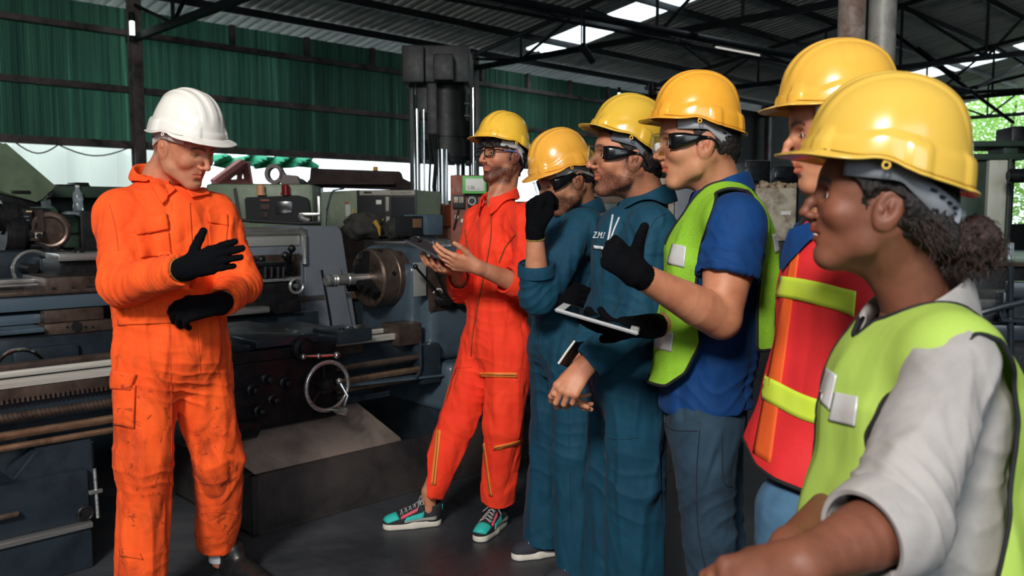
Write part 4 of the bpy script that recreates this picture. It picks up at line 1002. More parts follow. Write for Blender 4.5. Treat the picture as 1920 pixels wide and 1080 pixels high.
# machines at the far right behind the hair bun
fr = Face(1868, 6.4, -8)
rp = fempty('tall_milling_machine', 'tall machine with a scuffed white side panel behind the hair bun', 'milling machine', 1868, 6.4, -8)
mb = MB(); fr.box(mb, 1851, 300, 1888, 492, 0, 0.5, 0.01); mb.build('side_panel', paint('scuffed_white_panel', (200, 202, 188), 0.5, 0, 0.4, (140, 142, 128), 3, 0.05, stretch=(1, 1, 0.3)), rp)
mb = MB(); fr.box(mb, 1888, 296, 1894, 500, -0.03, 0.5, 0.01); fr.box(mb, 1800, 302, 1850, 500, 0.05, 0.5, 0.02); mb.build('column', MT['greendk'], rp)
mb = MB(); fr.box(mb, 1893, 300, 1899, 500, 0.1, 0.1, 0.005); fr.box(mb, 1896, 236, 1925, 292, 0.1, 0.3, 0.02); mb.build('head_casting', MT['black'], rp)
mb = MB(); mb.cyl(fr.p(1890, 330, -0.3), fr.p(1960, 328, -0.3), 0.05, n=24, bev=0.01); mb.build('spindle_arm', MT['black'], rp)
mb = MB(); fr.box(mb, 1790, 264, 1925, 275, 0.0, 0.5, 0.01); fr.box(mb, 1780, 288, 1925, 300, 0.02, 0.45, 0.01); fr.box(mb, 1882, 270, 1910, 290, 0.05, 0.3, 0.01); mb.build('cross_rail', MT['greendk'], rp)
mb = MB(); fr.box(mb, 1790, 492, 1960, 500, -0.5, 0.9, 0.006); mb.build('table', MT['iron'], rp)
mb = MB(); fr.box(mb, 1800, 500, 1960, 900, -0.45, 0.8, 0.02); mb.build('base', MT['black'], rp)
mb = MB(); fr.box(mb, 1893, 455, 1902, 490, -0.1, 0.05, 0.01); mb.build('coolant_bottle', CLEARP, rp)
rebase(rp)
fr2 = Face(1880, 3.6, -10)
r2 = fempty('gear_hobbing_machine', 'very dark machine base with pipes behind the lime vest shoulder', 'machine', 1880, 3.6, -10)
mb = MB(); fr2.box(mb, 1800, 560, 2000, 1100, 0.1, 0.5, 0.02); mb.build('base', MT['black'], r2)
mb = MB(); mb.tube([fr2.p(1820, 592, 0), fr2.p(1880, 575, -0.02), fr2.p(1990, 550, 0)], 0.014, 8); mb.tube([fr2.p(1872, 575, 0), fr2.p(1880, 600, 0), fr2.p(1940, 604, 0)], 0.01, 8); mb.tube([fr2.p(1895, 500, 0), fr2.p(1896, 700, 0.02)], 0.012, 8)
for (u0, v0, u1, v1) in ((1880, 548, 1892, 600), (1900, 530, 1990, 560), (1840, 610, 1990, 640), (1905, 600, 1990, 612)): fr2.box(mb, u0, v0, u1, v1, 0.02, 0.1, 0.008)
mb.build('pipework', MT['tealdk'], r2)
rebase(r2)

# ================================================================== ORGANIC SHAPES (signed distance fields meshed by surface nets)
def V(*a): return np.array(a[0] if len(a) == 1 else a, dtype=float)
def unit(v):
    v = np.asarray(v, float); return v / (np.linalg.norm(v) + 1e-12)
class Vol:
    def __init__(s, lo, hi, h):
        s.h = h; s.lo = np.asarray(lo, float)
        s.n = np.maximum(4, np.ceil((np.asarray(hi, float) - s.lo) / h).astype(int) + 1)
        s.D = np.full(tuple(s.n), 0.3, np.float32)
        s.ax = [(s.lo[i] + h * np.arange(s.n[i])).astype(np.float32) for i in range(3)]
    def win(s, lo, hi):
        a = np.clip(np.floor((np.asarray(lo) - s.lo) / s.h).astype(int), 0, s.n); b = np.clip(np.ceil((np.asarray(hi) - s.lo) / s.h).astype(int) + 1, 0, s.n)
        if np.any(b <= a): return None, None
        sl = tuple(slice(a[i], b[i]) for i in range(3))
        return sl, (s.ax[0][sl[0]][:, None, None], s.ax[1][sl[1]][None, :, None], s.ax[2][sl[2]][None, None, :])
    def _cmb(s, sl, d, k, sub=False):
        a = s.D[sl]; k = max(k, 1e-4)
        if not sub:
            h = np.clip(0.5 + 0.5 * (a - d) / k, 0, 1); s.D[sl] = a + (d - a) * h - k * h * (1 - h)
        else:
            d = -d; h = np.clip(0.5 - 0.5 * (a - d) / k, 0, 1); s.D[sl] = a + (d - a) * h + k * h * (1 - h)
    def cone(s, a, b, ra, rb, k=0.01, flat=None, f=1.0, cap=None, sub=False, box=None):
        """tapered capsule from a to b; flat/f squash it along an axis; cap='b' or 'ab' gives flat ends"""
        a = V(a); b = V(b); rm = max(ra, rb); m = k + 2 * s.h + rm
        sl, g = s.win(np.minimum(a, b) - m, np.maximum(a, b) + m)
        if sl is None: return
        ba = b - a; L2 = max(ba @ ba, 1e-9)
        x, y, z = g[0] - a[0], g[1] - a[1], g[2] - a[2]
        tr = (x * ba[0] + y * ba[1] + z * ba[2]) / L2
        t = np.clip(tr, 0, 1)
        x = x - t * ba[0]; y = y - t * ba[1]; z = z - t * ba[2]
        r = ra + (rb - ra) * t
        if flat is None: d = np.sqrt(x * x + y * y + z * z) - r
        else:
            ax = unit(flat); q = x * ax[0] + y * ax[1] + z * ax[2]; n2 = x * x + y * y + z * z
            k0 = np.sqrt(n2 + (1 / f ** 2 - 1) * q * q) / r
            k1 = np.sqrt(n2 + (1 / f ** 4 - 1) * q * q) / (r * r) + 1e-6
            d = np.where(k0 < 0.3, -r * f * 0.7, k0 * (k0 - 1) / k1)
        if cap:
            L = math.sqrt(L2)
            if 'b' in cap: d = np.maximum(d, (tr - 1) * L)
            if 'a' in cap: d = np.maximum(d, -tr * L)
        s._cmb(sl, d, k, sub)
    def path(s, pts, rad, k=0.01, flat=None, f=1.0, cap=None, n=3):
        """smooth chain of cones through the points"""
        P = smooth_path(pts, n); Rr = smooth_path([[r] for r in rad], n)[:, 0]
        for i in range(len(P) - 1):
            c = None
            if cap and 'b' in cap and i == len(P) - 2: c = 'b'
            if cap and 'a' in cap and i == 0: c = (c or '') + 'a'
            s.cone(P[i], P[i + 1], Rr[i], Rr[i + 1], k if (i == 0) else 0.002, flat, f, c)
    def ell(s, c, r, k=0.01, M=None, sub=False):
        c = V(c); r = V(r); m = max(r) + k + 2 * s.h
        sl, g = s.win(c - m, c + m)
        if sl is None: return
        x, y, z = g[0] - c[0], g[1] - c[1], g[2] - c[2]
        if M is not None:
            x, y, z = (x * M[0][0] + y * M[0][1] + z * M[0][2], x * M[1][0] + y * M[1][1] + z * M[1][2], x * M[2][0] + y * M[2][1] + z * M[2][2])
        k0 = np.sqrt((x / r[0]) ** 2 + (y / r[1]) ** 2 + (z / r[2]) ** 2)
        k1 = np.sqrt((x / r[0] ** 2) ** 2 + (y / r[1] ** 2) ** 2 + (z / r[2] ** 2) ** 2) + 1e-6
        d = np.where(k0 < 0.2, -min(r) * 0.8, k0 * (k0 - 1) / k1)
        s._cmb(sl, d, k, sub)
    def cut(s, p, n, lo=None, hi=None):
        """remove everything on the side n points to, inside the box lo..hi"""
        lo = s.lo if lo is None else lo; hi = s.lo + s.h * s.n if hi is None else hi
        sl, g = s.win(lo, hi)
        if sl is None: return
        n = unit(n); p = V(p)
        d = (g[0] - p[0]) * n[0] + (g[1] - p[1]) * n[1] + (g[2] - p[2]) * n[2]
        s.D[sl] = np.maximum(s.D[sl], d)
    def mesh(s, smooth=1):
        D = s.D; D[0] = D[-1] = 0.05; D[:, 0] = D[:, -1] = 0.05; D[:, :, 0] = D[:, :, -1] = 0.05
        S = D < 0
        c = np.zeros(tuple(s.n - 1), np.uint8)
        offs = [(i, j, k) for i in (0, 1) for j in (0, 1) for k in (0, 1)]
        for (i, j, k) in offs:
            c += S[i:S.shape[0] - 1 + i, j:S.shape[1] - 1 + j, k:S.shape[2] - 1 + k]
        cells = np.argwhere((c > 0) & (c < 8))
        if len(cells) == 0: return np.zeros((0, 3)), np.zeros((0, 4), int)
        idx = np.full(c.shape, -1, np.int64); idx[tuple(cells.T)] = np.arange(len(cells))
        vals = np.stack([D[tuple((cells + o).T)] for o in offs], 1)
        pos = np.zeros((len(cells), 3)); cnt = np.zeros(len(cells))
        for a in range(8):
            for b in range(a + 1, 8):
                if sum(abs(offs[a][i] - offs[b][i]) for i in range(3)) != 1: continue
                va, vb = vals[:, a], vals[:, b]; m = (va < 0) != (vb < 0)
                t = np.where(m, va / np.where(m, va - vb, 1), 0)
                p = np.array(offs[a]) + t[:, None] * (np.array(offs[b]) - np.array(offs[a]))
                pos += p * m[:, None]; cnt += m
        Vt = s.lo + s.h * (cells + pos / cnt[:, None])
        faces = []
        for ax in range(3):
            o = [0, 0, 0]; o[ax] = 1
            A = S[:S.shape[0] - o[0], :S.shape[1] - o[1], :S.shape[2] - o[2]]; Bq = S[o[0]:, o[1]:, o[2]:]
            e = np.argwhere(A != Bq); e = e[np.all(e > 0, 1) & np.all(e < np.array(S.shape) - 1, 1)]
            u, v = [(1, 2), (2, 0), (0, 1)][ax]
            du = np.zeros(3, int); du[u] = 1; dv = np.zeros(3, int); dv[v] = 1
            q = np.stack([idx[tuple((e - du - dv).T)], idx[tuple((e - dv).T)], idx[tuple(e.T)], idx[tuple((e - du).T)]], 1)
            flip = ~A[tuple(e.T)]
            q[flip] = q[flip][:, ::-1]
            faces.append(q)
        Fc = np.concatenate(faces); Fc = Fc[np.all(Fc >= 0, 1)]
        used = np.unique(Fc); mp = -np.ones(len(Vt), int); mp[used] = np.arange(len(used)); Vt = Vt[used]; Fc = mp[Fc]
        if smooth: Vt = laplace(Vt, Fc, smooth)
        return Vt, Fc
def laplace(P, Fc, it=1, lam=0.5, mask=None):
    n = len(P); E = np.concatenate([Fc[:, [0, 1]], Fc[:, [1, 2]], Fc[:, [2, 3]], Fc[:, [3, 0]]]); E = np.concatenate([E, E[:, ::-1]])
    deg = np.bincount(E[:, 0], minlength=n).astype(float); deg[deg == 0] = 1
    for _ in range(it):
        for l in (lam, -lam * 1.02):
            avg = np.stack([np.bincount(E[:, 0], P[E[:, 1], i], n) for i in range(3)], 1) / deg[:, None]
            d = (avg - P) * l
            if mask is not None: d *= mask[:, None]
            P = P + d
    return P
def smooth_path(pts, n=3):
    P = np.asarray(pts, float)
    if len(P) < 3 or n <= 1: return P
    out = []
    for i in range(len(P) - 1):
        p0 = P[max(i - 1, 0)]; p1 = P[i]; p2 = P[i + 1]; p3 = P[min(i + 2, len(P) - 1)]
        for k in range(n):
            t = k / n
            out.append(0.5 * (2 * p1 + (p2 - p0) * t + (2 * p0 - 5 * p1 + 4 * p2 - p3) * t * t + (3 * p1 - p0 - 3 * p2 + p3) * t ** 3))
    out.append(P[-1]); return np.array(out)
def vnormals(P, Fc):
    a = P[Fc[:, 2]] - P[Fc[:, 0]]; b = P[Fc[:, 3]] - P[Fc[:, 1]]; fn = np.cross(a, b); N = np.zeros_like(P)
    for k in range(4):
        for i in range(3): N[:, i] += np.bincount(Fc[:, k], fn[:, i], len(P))
    return N / (np.linalg.norm(N, axis=1, keepdims=True) + 1e-12)
_rt = np.random.RandomState(11).rand(64, 64, 64).astype(np.float32) * 2 - 1
def vnoise(P, sc=1.0, off=0.0):
    q = np.asarray(P) * sc + off + 100.0
    i = np.floor(q).astype(int); f = q - i; f = f * f * (3 - 2 * f); i &= 63; j = (i + 1) & 63
    def g(a, b, c): return _rt[a, b, c]
    x0, y0, z0 = i.T; x1, y1, z1 = j.T; fx, fy, fz = f.T
    return (((g(x0, y0, z0) * (1 - fx) + g(x1, y0, z0) * fx) * (1 - fy) + (g(x0, y1, z0) * (1 - fx) + g(x1, y1, z0) * fx) * fy) * (1 - fz)
            + ((g(x0, y0, z1) * (1 - fx) + g(x1, y0, z1) * fx) * (1 - fy) + (g(x0, y1, z1) * (1 - fx) + g(x1, y1, z1) * fx) * fy) * fz)
def make_obj(name, P, Fc, mat, parent=None, colors=None):
    me = bpy.data.meshes.new(name)
    P = np.asarray(P, np.float32); Fc = np.asarray(Fc, np.int32)
    me.vertices.add(len(P)); me.vertices.foreach_set('co', P.ravel())
    me.loops.add(Fc.size); me.loops.foreach_set('vertex_index', Fc.ravel())
    me.polygons.add(len(Fc)); me.polygons.foreach_set('loop_start', np.arange(0, Fc.size, Fc.shape[1], dtype=np.int32))
    me.update(calc_edges=True); me.validate()
    me.shade_smooth()
    if colors is not None:
        at = me.color_attributes.new('tint', 'FLOAT_COLOR', 'POINT'); at.data.foreach_set('color', np.asarray(colors, np.float32).ravel())
    if mat: me.materials.append(mat)
    o = bpy.data.objects.new(name, me); COL.objects.link(o)
    if parent: o.parent = parent
    return o
def join_np(parts):
    Ps, Fs, n = [], [], 0
    for P, Fc in parts:
        Ps.append(P); Fs.append(Fc + n); n += len(P)
    return np.concatenate(Ps), np.concatenate(Fs)
def bvh_of(P, Fc): return BVHTree.FromPolygons([tuple(p) for p in P], [tuple(f) for f in Fc])
def main_pieces(P, Fc, share=0.12):
    n = len(P); lab = np.arange(n)
    while True:
        m = lab[Fc].min(1); new = lab.copy()
        for k in range(4): np.minimum.at(new, Fc[:, k], m)
        new = new[new]
        if (new == lab).all(): break
        lab = new
    u, c = np.unique(lab[Fc[:, 0]], return_counts=True); keep = u[c >= share * len(Fc)] if len(u) > 1 else u
    if len(keep) == 0: keep = u[[c.argmax()]]
    Fc = Fc[np.isin(lab[Fc[:, 0]], keep)]; used = np.unique(Fc); mp = -np.ones(n, int); mp[used] = np.arange(len(used)); return P[used], mp[Fc]
def grid_faces(nu, nv, closed=False):
    f = []
    for j in range(nv - 1):
        for i in range(nu if closed else nu - 1):
            i2 = (i + 1) % nu; f.append((j * nu + i, j * nu + i2, (j + 1) * nu + i2, (j + 1) * nu + i))
    return np.array(f)
def solid(o, th, off=1.0, bevel=False):
    m = o.modifiers.new('thickness', 'SOLIDIFY'); m.thickness = th; m.offset = off; return o
def folds(P, N, lst, seed=0):
    """cloth folds: each (centre, radius, amp, direction, wavelength): warped ridges across 'direction', fading away from the centre"""
    d = np.zeros(len(P))
    for i, (c, rad, amp, dr, wl) in enumerate(lst):
        q = P - V(c); r2 = (q ** 2).sum(1) / rad ** 2
        w = np.exp(-r2 * 1.3); sel = w > 0.02
        if not sel.any(): continue
        dr = unit(dr); p = P[sel]
        ph = (q[sel] @ dr) / wl + 1.5 * vnoise(p, 6.0, seed + i * 3.7) + 0.3 * vnoise(p, 15.0, seed + 5)
        s = np.abs(np.sin(ph * math.pi)); rdg = 1.3 * (1 - s) ** 1.7 - 0.35
        gate = 0.3 + 0.9 * np.clip(vnoise(p, 8.0, seed + 20 + i) + 0.45, 0, 1)
        d[sel] += 1.25 * amp * w[sel] * rdg * gate
    return d
def crumple(P, amp, seed, k=8.0, axis=(0.2, 0.1, 1)):
    ax = unit(axis); q = P + 0.03 * np.stack([vnoise(P, 5.0, seed + i * 7) for i in range(3)], 1)
    q = q - 0.62 * (q @ ax)[:, None] * ax
    a = vnoise(q, k, seed); b = vnoise(q, k * 1.9, seed + 31)
    r = (1 - np.abs(a)) ** 5 * 1.2 + 0.5 * (1 - np.abs(b)) ** 6 - 0.45
    return -amp * r * np.clip(0.6 + 1.1 * vnoise(P, 3.5, seed + 77), 0.1, 1.3)
def drape(P, amp, wl, seed, zlo, zhi):
    """long soft vertical folds"""
    q = P.copy(); q[:, 2] *= 0.16
    n = vnoise(q, 1 / wl, seed); n2 = vnoise(q * V(1, 1, 2.0), 2.1 / wl, seed + 9)
    f = np.clip((P[:, 2] - zlo) / 0.1, 0, 1) * np.clip((zhi - P[:, 2]) / 0.1, 0, 1)
    return amp * (1 - 2.2 * np.abs(n) + 0.5 * n2) * f

# ================================================================== PEOPLE
def skin_mat(name, rgb, rgb2, rough=0.52, sss=0.08):
    m, nt, b = newmat(name)
    at = nt.nodes.new('ShaderNodeAttribute'); at.attribute_name = 'tint'
    v = coords(nt)
    base = mixc(nt, ramp(nt, noise(nt, 16, 5, v, 0.6), [(0.35, (0, 0, 0, 1)), (0.7, (1, 1, 1, 1))]), lin(rgb), lin(rgb2))
    mul = nt.nodes.new('ShaderNodeMix'); mul.data_type = 'RGBA'; mul.blend_type = 'MULTIPLY'; mul.inputs[0].default_value = 1
    nt.links.new(base, mul.inputs[6]); nt.links.new(at.outputs['Color'], mul.inputs[7])
    nt.links.new(mul.outputs[2], b.inputs['Base Color'])
    b.inputs['Roughness'].default_value = rough
    b.inputs['Specular IOR Level'].default_value = 0.38
    b.inputs['Subsurface Weight'].default_value = sss; b.inputs['Subsurface Radius'].default_value = (1.0, 0.35, 0.2); b.inputs['Subsurface Scale'].default_value = 0.01
    bump(nt, b, noise(nt, 420, 4, v, 0.7), 0.12, 0.0008)
    return m
def cloth_mat(name, rgb, rgb2=None, rough=0.82, weave=900, folds_=0.5, dirt=None, sheen=0.02, trans=0.0, gate=0.66):
    m, nt, b = newmat(name)
    c = lin(rgb); c2 = lin(rgb2) if rgb2 else tuple([x * 0.78 for x in c[:3]] + [1])
    v = coords(nt)
    col = mixc(nt, ramp(nt, noise(nt, 7, 6, v, 0.65, 0.3), [(0.4, (0, 0, 0, 1)), (0.72, (1, 1, 1, 1))]), c, c2)
    if dirt:
        n1 = noise(nt, 5.0, 6, coords(nt, (1, 1, 0.7)), 0.72, 1.4)
        sp = nt.nodes.new('ShaderNodeSeparateXYZ'); nt.links.new(coords(nt), sp.inputs[0])
        zr = ramp(nt, sp.outputs[2], [(0.85, (1, 1, 1, 1)), (1.0, (0.12, 0.12, 0.12, 1))])
        def worn(n_, g0, g1, amt):
            mm = nt.nodes.new('ShaderNodeMix'); mm.data_type = 'RGBA'; mm.blend_type = 'MULTIPLY'; mm.inputs[0].default_value = 1
            nt.links.new(ramp(nt, n_, [(g0, (0, 0, 0, 1)), (g1, (amt, amt, amt, 1))]), mm.inputs[6]); nt.links.new(zr, mm.inputs[7]); return mm.outputs[2]
        col = mixc(nt, worn(n1, gate - 0.06, gate + 0.16, 0.75), col, lin(dirt))
        n3 = noise(nt, 26.0, 3, v, 0.6, 0.5)
        col = mixc(nt, worn(n3, gate + 0.06, gate + 0.1, 0.6), col, lin(dirt))
    nt.links.new(col, b.inputs['Base Color'])
    b.inputs['Roughness'].default_value = rough; b.inputs['Sheen Weight'].default_value = sheen
    b.inputs['Specular IOR Level'].default_value = 0.3
    f = nt.nodes.new('ShaderNodeTexNoise'); f.inputs['Scale'].default_value = 12; f.inputs['Detail'].default_value = 3; f.inputs['Distortion'].default_value = 0.8
    f.noise_type = 'RIDGED_MULTIFRACTAL' if hasattr(f, 'noise_type') else f.noise_type
    nt.links.new(coords(nt, (1, 1, 0.55)), f.inputs['Vector'])
    bump(nt, b, f.outputs[0], folds_, 0.02)
    bump(nt, b, noise(nt, weave, 2, v), 0.10, 0.0005)
    if trans:
        tr = nt.nodes.new('ShaderNodeBsdfTranslucent'); nt.links.new(col, tr.inputs[0])
        mx = nt.nodes.new('ShaderNodeMixShader'); mx.inputs[0].default_value = trans
        nt.links.new(b.outputs[0], mx.inputs[1]); nt.links.new(tr.outputs[0], mx.inputs[2]); nt.links.new(mx.outputs[0], nt.nodes['Material Output'].inputs[0])
    return m
def mesh_fabric(name, rgb, scale=260, open_=0.16, trans=0.25, striped=None):
    """hi-vis netting: a fine procedural weave with pin holes"""
    m, nt, b = newmat(name)
    v = coords(nt)
    c = lin(rgb)
    b.inputs['Roughness'].default_value = 0.6; b.inputs['Specular IOR Level'].default_value = 0.25
    col = mixc(nt, ramp(nt, noise(nt, 3, 3, v), [(0.35, (0, 0, 0, 1)), (0.7, (1, 1, 1, 1))]), c, tuple([x * 0.82 for x in c[:3]] + [1]))
    nt.links.new(col, b.inputs['Base Color'])
    vo = nt.nodes.new('ShaderNodeTexVoronoi'); vo.inputs['Scale'].default_value = scale
    nt.links.new(v, vo.inputs['Vector'])
    hole = ramp(nt, vo.outputs['Distance'], [(open_, (1, 1, 1, 1)), (open_ + 0.12, (0, 0, 0, 1))])
    bump(nt, b, vo.outputs['Distance'], 0.3, 0.001)
    f = nt.nodes.new('ShaderNodeTexNoise'); f.inputs['Scale'].default_value = 7; f.inputs['Detail'].default_value = 2; f.inputs['Distortion'].default_value = 0.8
    nt.links.new(coords(nt, (1, 1, 0.35)), f.inputs['Vector']); bump(nt, b, f.outputs[0], 0.5, 0.012)
    tr = nt.nodes.new('ShaderNodeBsdfTranslucent'); nt.links.new(col, tr.inputs[0])
    mx = nt.nodes.new('ShaderNodeMixShader'); mx.inputs[0].default_value = trans
    nt.links.new(b.outputs[0], mx.inputs[1]); nt.links.new(tr.outputs[0], mx.inputs[2])
    tp = nt.nodes.new('ShaderNodeBsdfTransparent'); m2 = nt.nodes.new('ShaderNodeMixShader')
    nt.links.new(hole, m2.inputs[0]); nt.links.new(mx.outputs[0], m2.inputs[1]); nt.links.new(tp.outputs[0], m2.inputs[2])
    nt.links.new(m2.outputs[0], nt.nodes['Material Output'].inputs[0])
    return m
def hair_mat(name, rgb):
    m, nt, b = newmat(name)
    v = coords(nt, (1, 1, 0.3))
    c = lin(rgb)
    nt.links.new(ramp(nt, noise(nt, 90, 5, v, 0.7, 1.5), [(0.3, tuple([x * 0.4 for x in c[:3]] + [1])), (0.7, tuple([min(1, x * 1.25) for x in c[:3]] + [1]))]), b.inputs['Base Color'])
    b.inputs['Roughness'].default_value = 0.5
    bump(nt, b, noise(nt, 150, 5, v, 0.75, 1.5), 0.8, 0.004)
    return m
SK_LIGHT = skin_mat('light_skin', (200, 140, 108), (178, 112, 84))
SK_MID = skin_mat('tan_skin', (198, 140, 106), (176, 114, 84))
SK_DARK = skin_mat('brown_skin', (126, 78, 58), (102, 62, 46), 0.54)
GLOVE = cloth_mat('black_knit_glove', (11, 12, 16), (6, 7, 10), 0.95, 500, 0.3, sheen=0.0)
GLOVE.node_tree.nodes['Principled BSDF'].inputs['Specular IOR Level'].default_value = 0.08
HAIR_DK = hair_mat('dark_brown_hair', (34, 26, 24)); HAIR_BR = hair_mat('reddish_brown_curls', (46, 25, 17)); HAIR_CR = hair_mat('dark_crown_hair', (22, 14, 12)); HAIR_BK = hair_mat('short_black_hair', (40, 34, 32))
EYEW = flat('eye_white', (226, 218, 210), 0.2); IRIS = flat('dark_iris', (46, 30, 22), 0.1)
SEAM = {}

# ------------------------------------------------------------------ head frame
class Frame:
    """local axes: x forward (face), y to the person's own left, z up"""
    def __init__(s, o, yaw, pitch=0, roll=0, sc=1.0):
        s.o = V(o); s.sc = sc
        M = Euler((R(roll), R(-pitch), R(yaw)), 'XYZ').to_matrix()
        s.M = np.array(M)
    def w(s, p): return s.o + (np.asarray(p, float) * s.sc) @ s.M.T
    def d(s, v): return np.asarray(v, float) @ s.M.T
    def m4(s): 
        m = Matrix([list(r) for r in s.M]).to_4x4(); m = Matrix.Translation(s.o.tolist()) @ m @ Matrix.Scale(s.sc, 4); return m
def head_field(p, h=0.0024):
    """head volume in its own frame"""
    v = Vol((-0.125, -0.10, -0.20), (0.145, 0.10, 0.135), h)
    jw = p.get('jaw', 1.0); ns = p.get('nose', 1.0); ch = p.get('chin', 0.0); lp = p.get('lips', 1.0); ck = p.get('cheek', 1.0); el = p.get('lid', 0.0)
    v.ell((-0.008, 0, 0.034), (0.100, 0.076, 0.084), 0.001)
    v.ell((-0.035, 0, 0.0), (0.070, 0.066, 0.075), 0.03)
    v.ell((0.030, 0, -0.022), (0.060, 0.059 * ck, 0.076), 0.035)
    v.ell((0.048, 0, 0.028), (0.042, 0.056, 0.04), 0.03)
    for s in (-1, 1):
        v.cone((-0.004, s * 0.058 * jw, -0.040), (0.010, s * 0.049 * jw, -0.070), 0.015, 0.014, 0.028)
        v.cone((0.010, s * 0.049 * jw, -0.070), (0.062 + ch, s * 0.014, -0.104), 0.014, 0.015, 0.028)
        v.ell((0.060, s * 0.042 * ck, -0.030), (0.020, 0.019, 0.017), 0.024)
        v.cone((0.083, s * 0.012, 0.021), (0.066, s * 0.048, 0.022), 0.0085, 0.007, 0.014)
    v.ell((0.066 + ch, 0, -0.101), (0.020, 0.021, 0.017), 0.016)
    v.ell((0.064, 0, -0.066), (0.026, 0.030, 0.028), 0.018)
    v.cone((-0.01, 0, -0.075), (0.045, 0, -0.098), 0.042, 0.018, 0.02)
    # eye sockets, then lids as shallow domes
    for s in (-1, 1):
        v.ell((0.094, s * 0.031, 0.001), (0.015, 0.017, 0.011), 0.012, sub=True)
        v.ell((0.0705, s * 0.032, -0.002), (0.0145, 0.0155, 0.0125), 0.004)
        if el < 0.95: v.ell((0.0862, s * 0.0325, -0.0028 - 0.0016 * el), (0.0062, 0.0120, 0.0046 * (1 - el)), 0.0012, sub=True)
    # nose
    v.cone((0.083, 0, 0.016), (0.101 + 0.004 * ns, 0, -0.016), 0.0062, 0.0075, 0.012)
    v.cone((0.101 + 0.004 * ns, 0, -0.016), (0.1115 + 0.008 * (ns - 1), 0, -0.034), 0.0070, 0.0088 * ns, 0.006)
    for s in (-1, 1):
        v.ell((0.1005, s * 0.0115 * ns, -0.038), (0.0105, 0.0070, 0.0070), 0.006)
    v.cone((0.100, 0, -0.043), (0.093, 0, -0.052), 0.005, 0.005, 0.006)
    for s in (-1, 1): v.ell((0.104, s * 0.0060, -0.0455), (0.0045, 0.0028, 0.0030), 0.002, sub=True)
    # lips
    op = p.get('open', 0.0)
    for s in (-1, 1):
        v.cone((0.0870, s * 0.001, -0.0605), (0.075, s * 0.023, -0.0655), 0.0062 * lp, 0.0030, 0.005)
        v.cone((0.0858, s * 0.001, -0.0725 - op), (0.075, s * 0.021, -0.0670), 0.0070 * lp, 0.0028, 0.005)
    for s in (-1, 1): v.cone((0.0950, 0, -0.0663 - op * 0.5), (0.081, s * 0.023, -0.0663), 0.0018 + op * 0.4, 0.0012, 0.003, sub=True)
    v.ell((0.092, 0, -0.0855), (0.010, 0.020, 0.006), 0.008, sub=True)
    # ears: rim, lobe, hollow
    for s in (-1, 1):
        a = R(14)
        M = [[math.cos(a), 0, math.sin(a)], [0, 1, 0], [-math.sin(a), 0, math.cos(a)]]
        c = V(-0.010, s * 0.0750, -0.010)
        v.ell(c, (0.0225, 0.0095, 0.0365), 0.004, M)
        v.ell(c + V(0.002, s * 0.0095, 0.004), (0.0145, 0.0058, 0.0260), 0.003, M, sub=True)
        v.ell(c + V(-0.001, s * 0.004, 0.002), (0.0065, 0.005, 0.015), 0.003, M)
        v.ell(c + V(0.006, s * 0.0075, -0.004), (0.006, 0.005, 0.008), 0.002, sub=True)
        v.ell(c + V(0.011, s * 0.0035, -0.004), (0.0045, 0.005, 0.0065), 0.003)
        v.ell(c + V(0.008, s * -0.001, -0.026), (0.009, 0.0055, 0.009), 0.004)
    if p.get('muscle', 1):
        pass
    return v
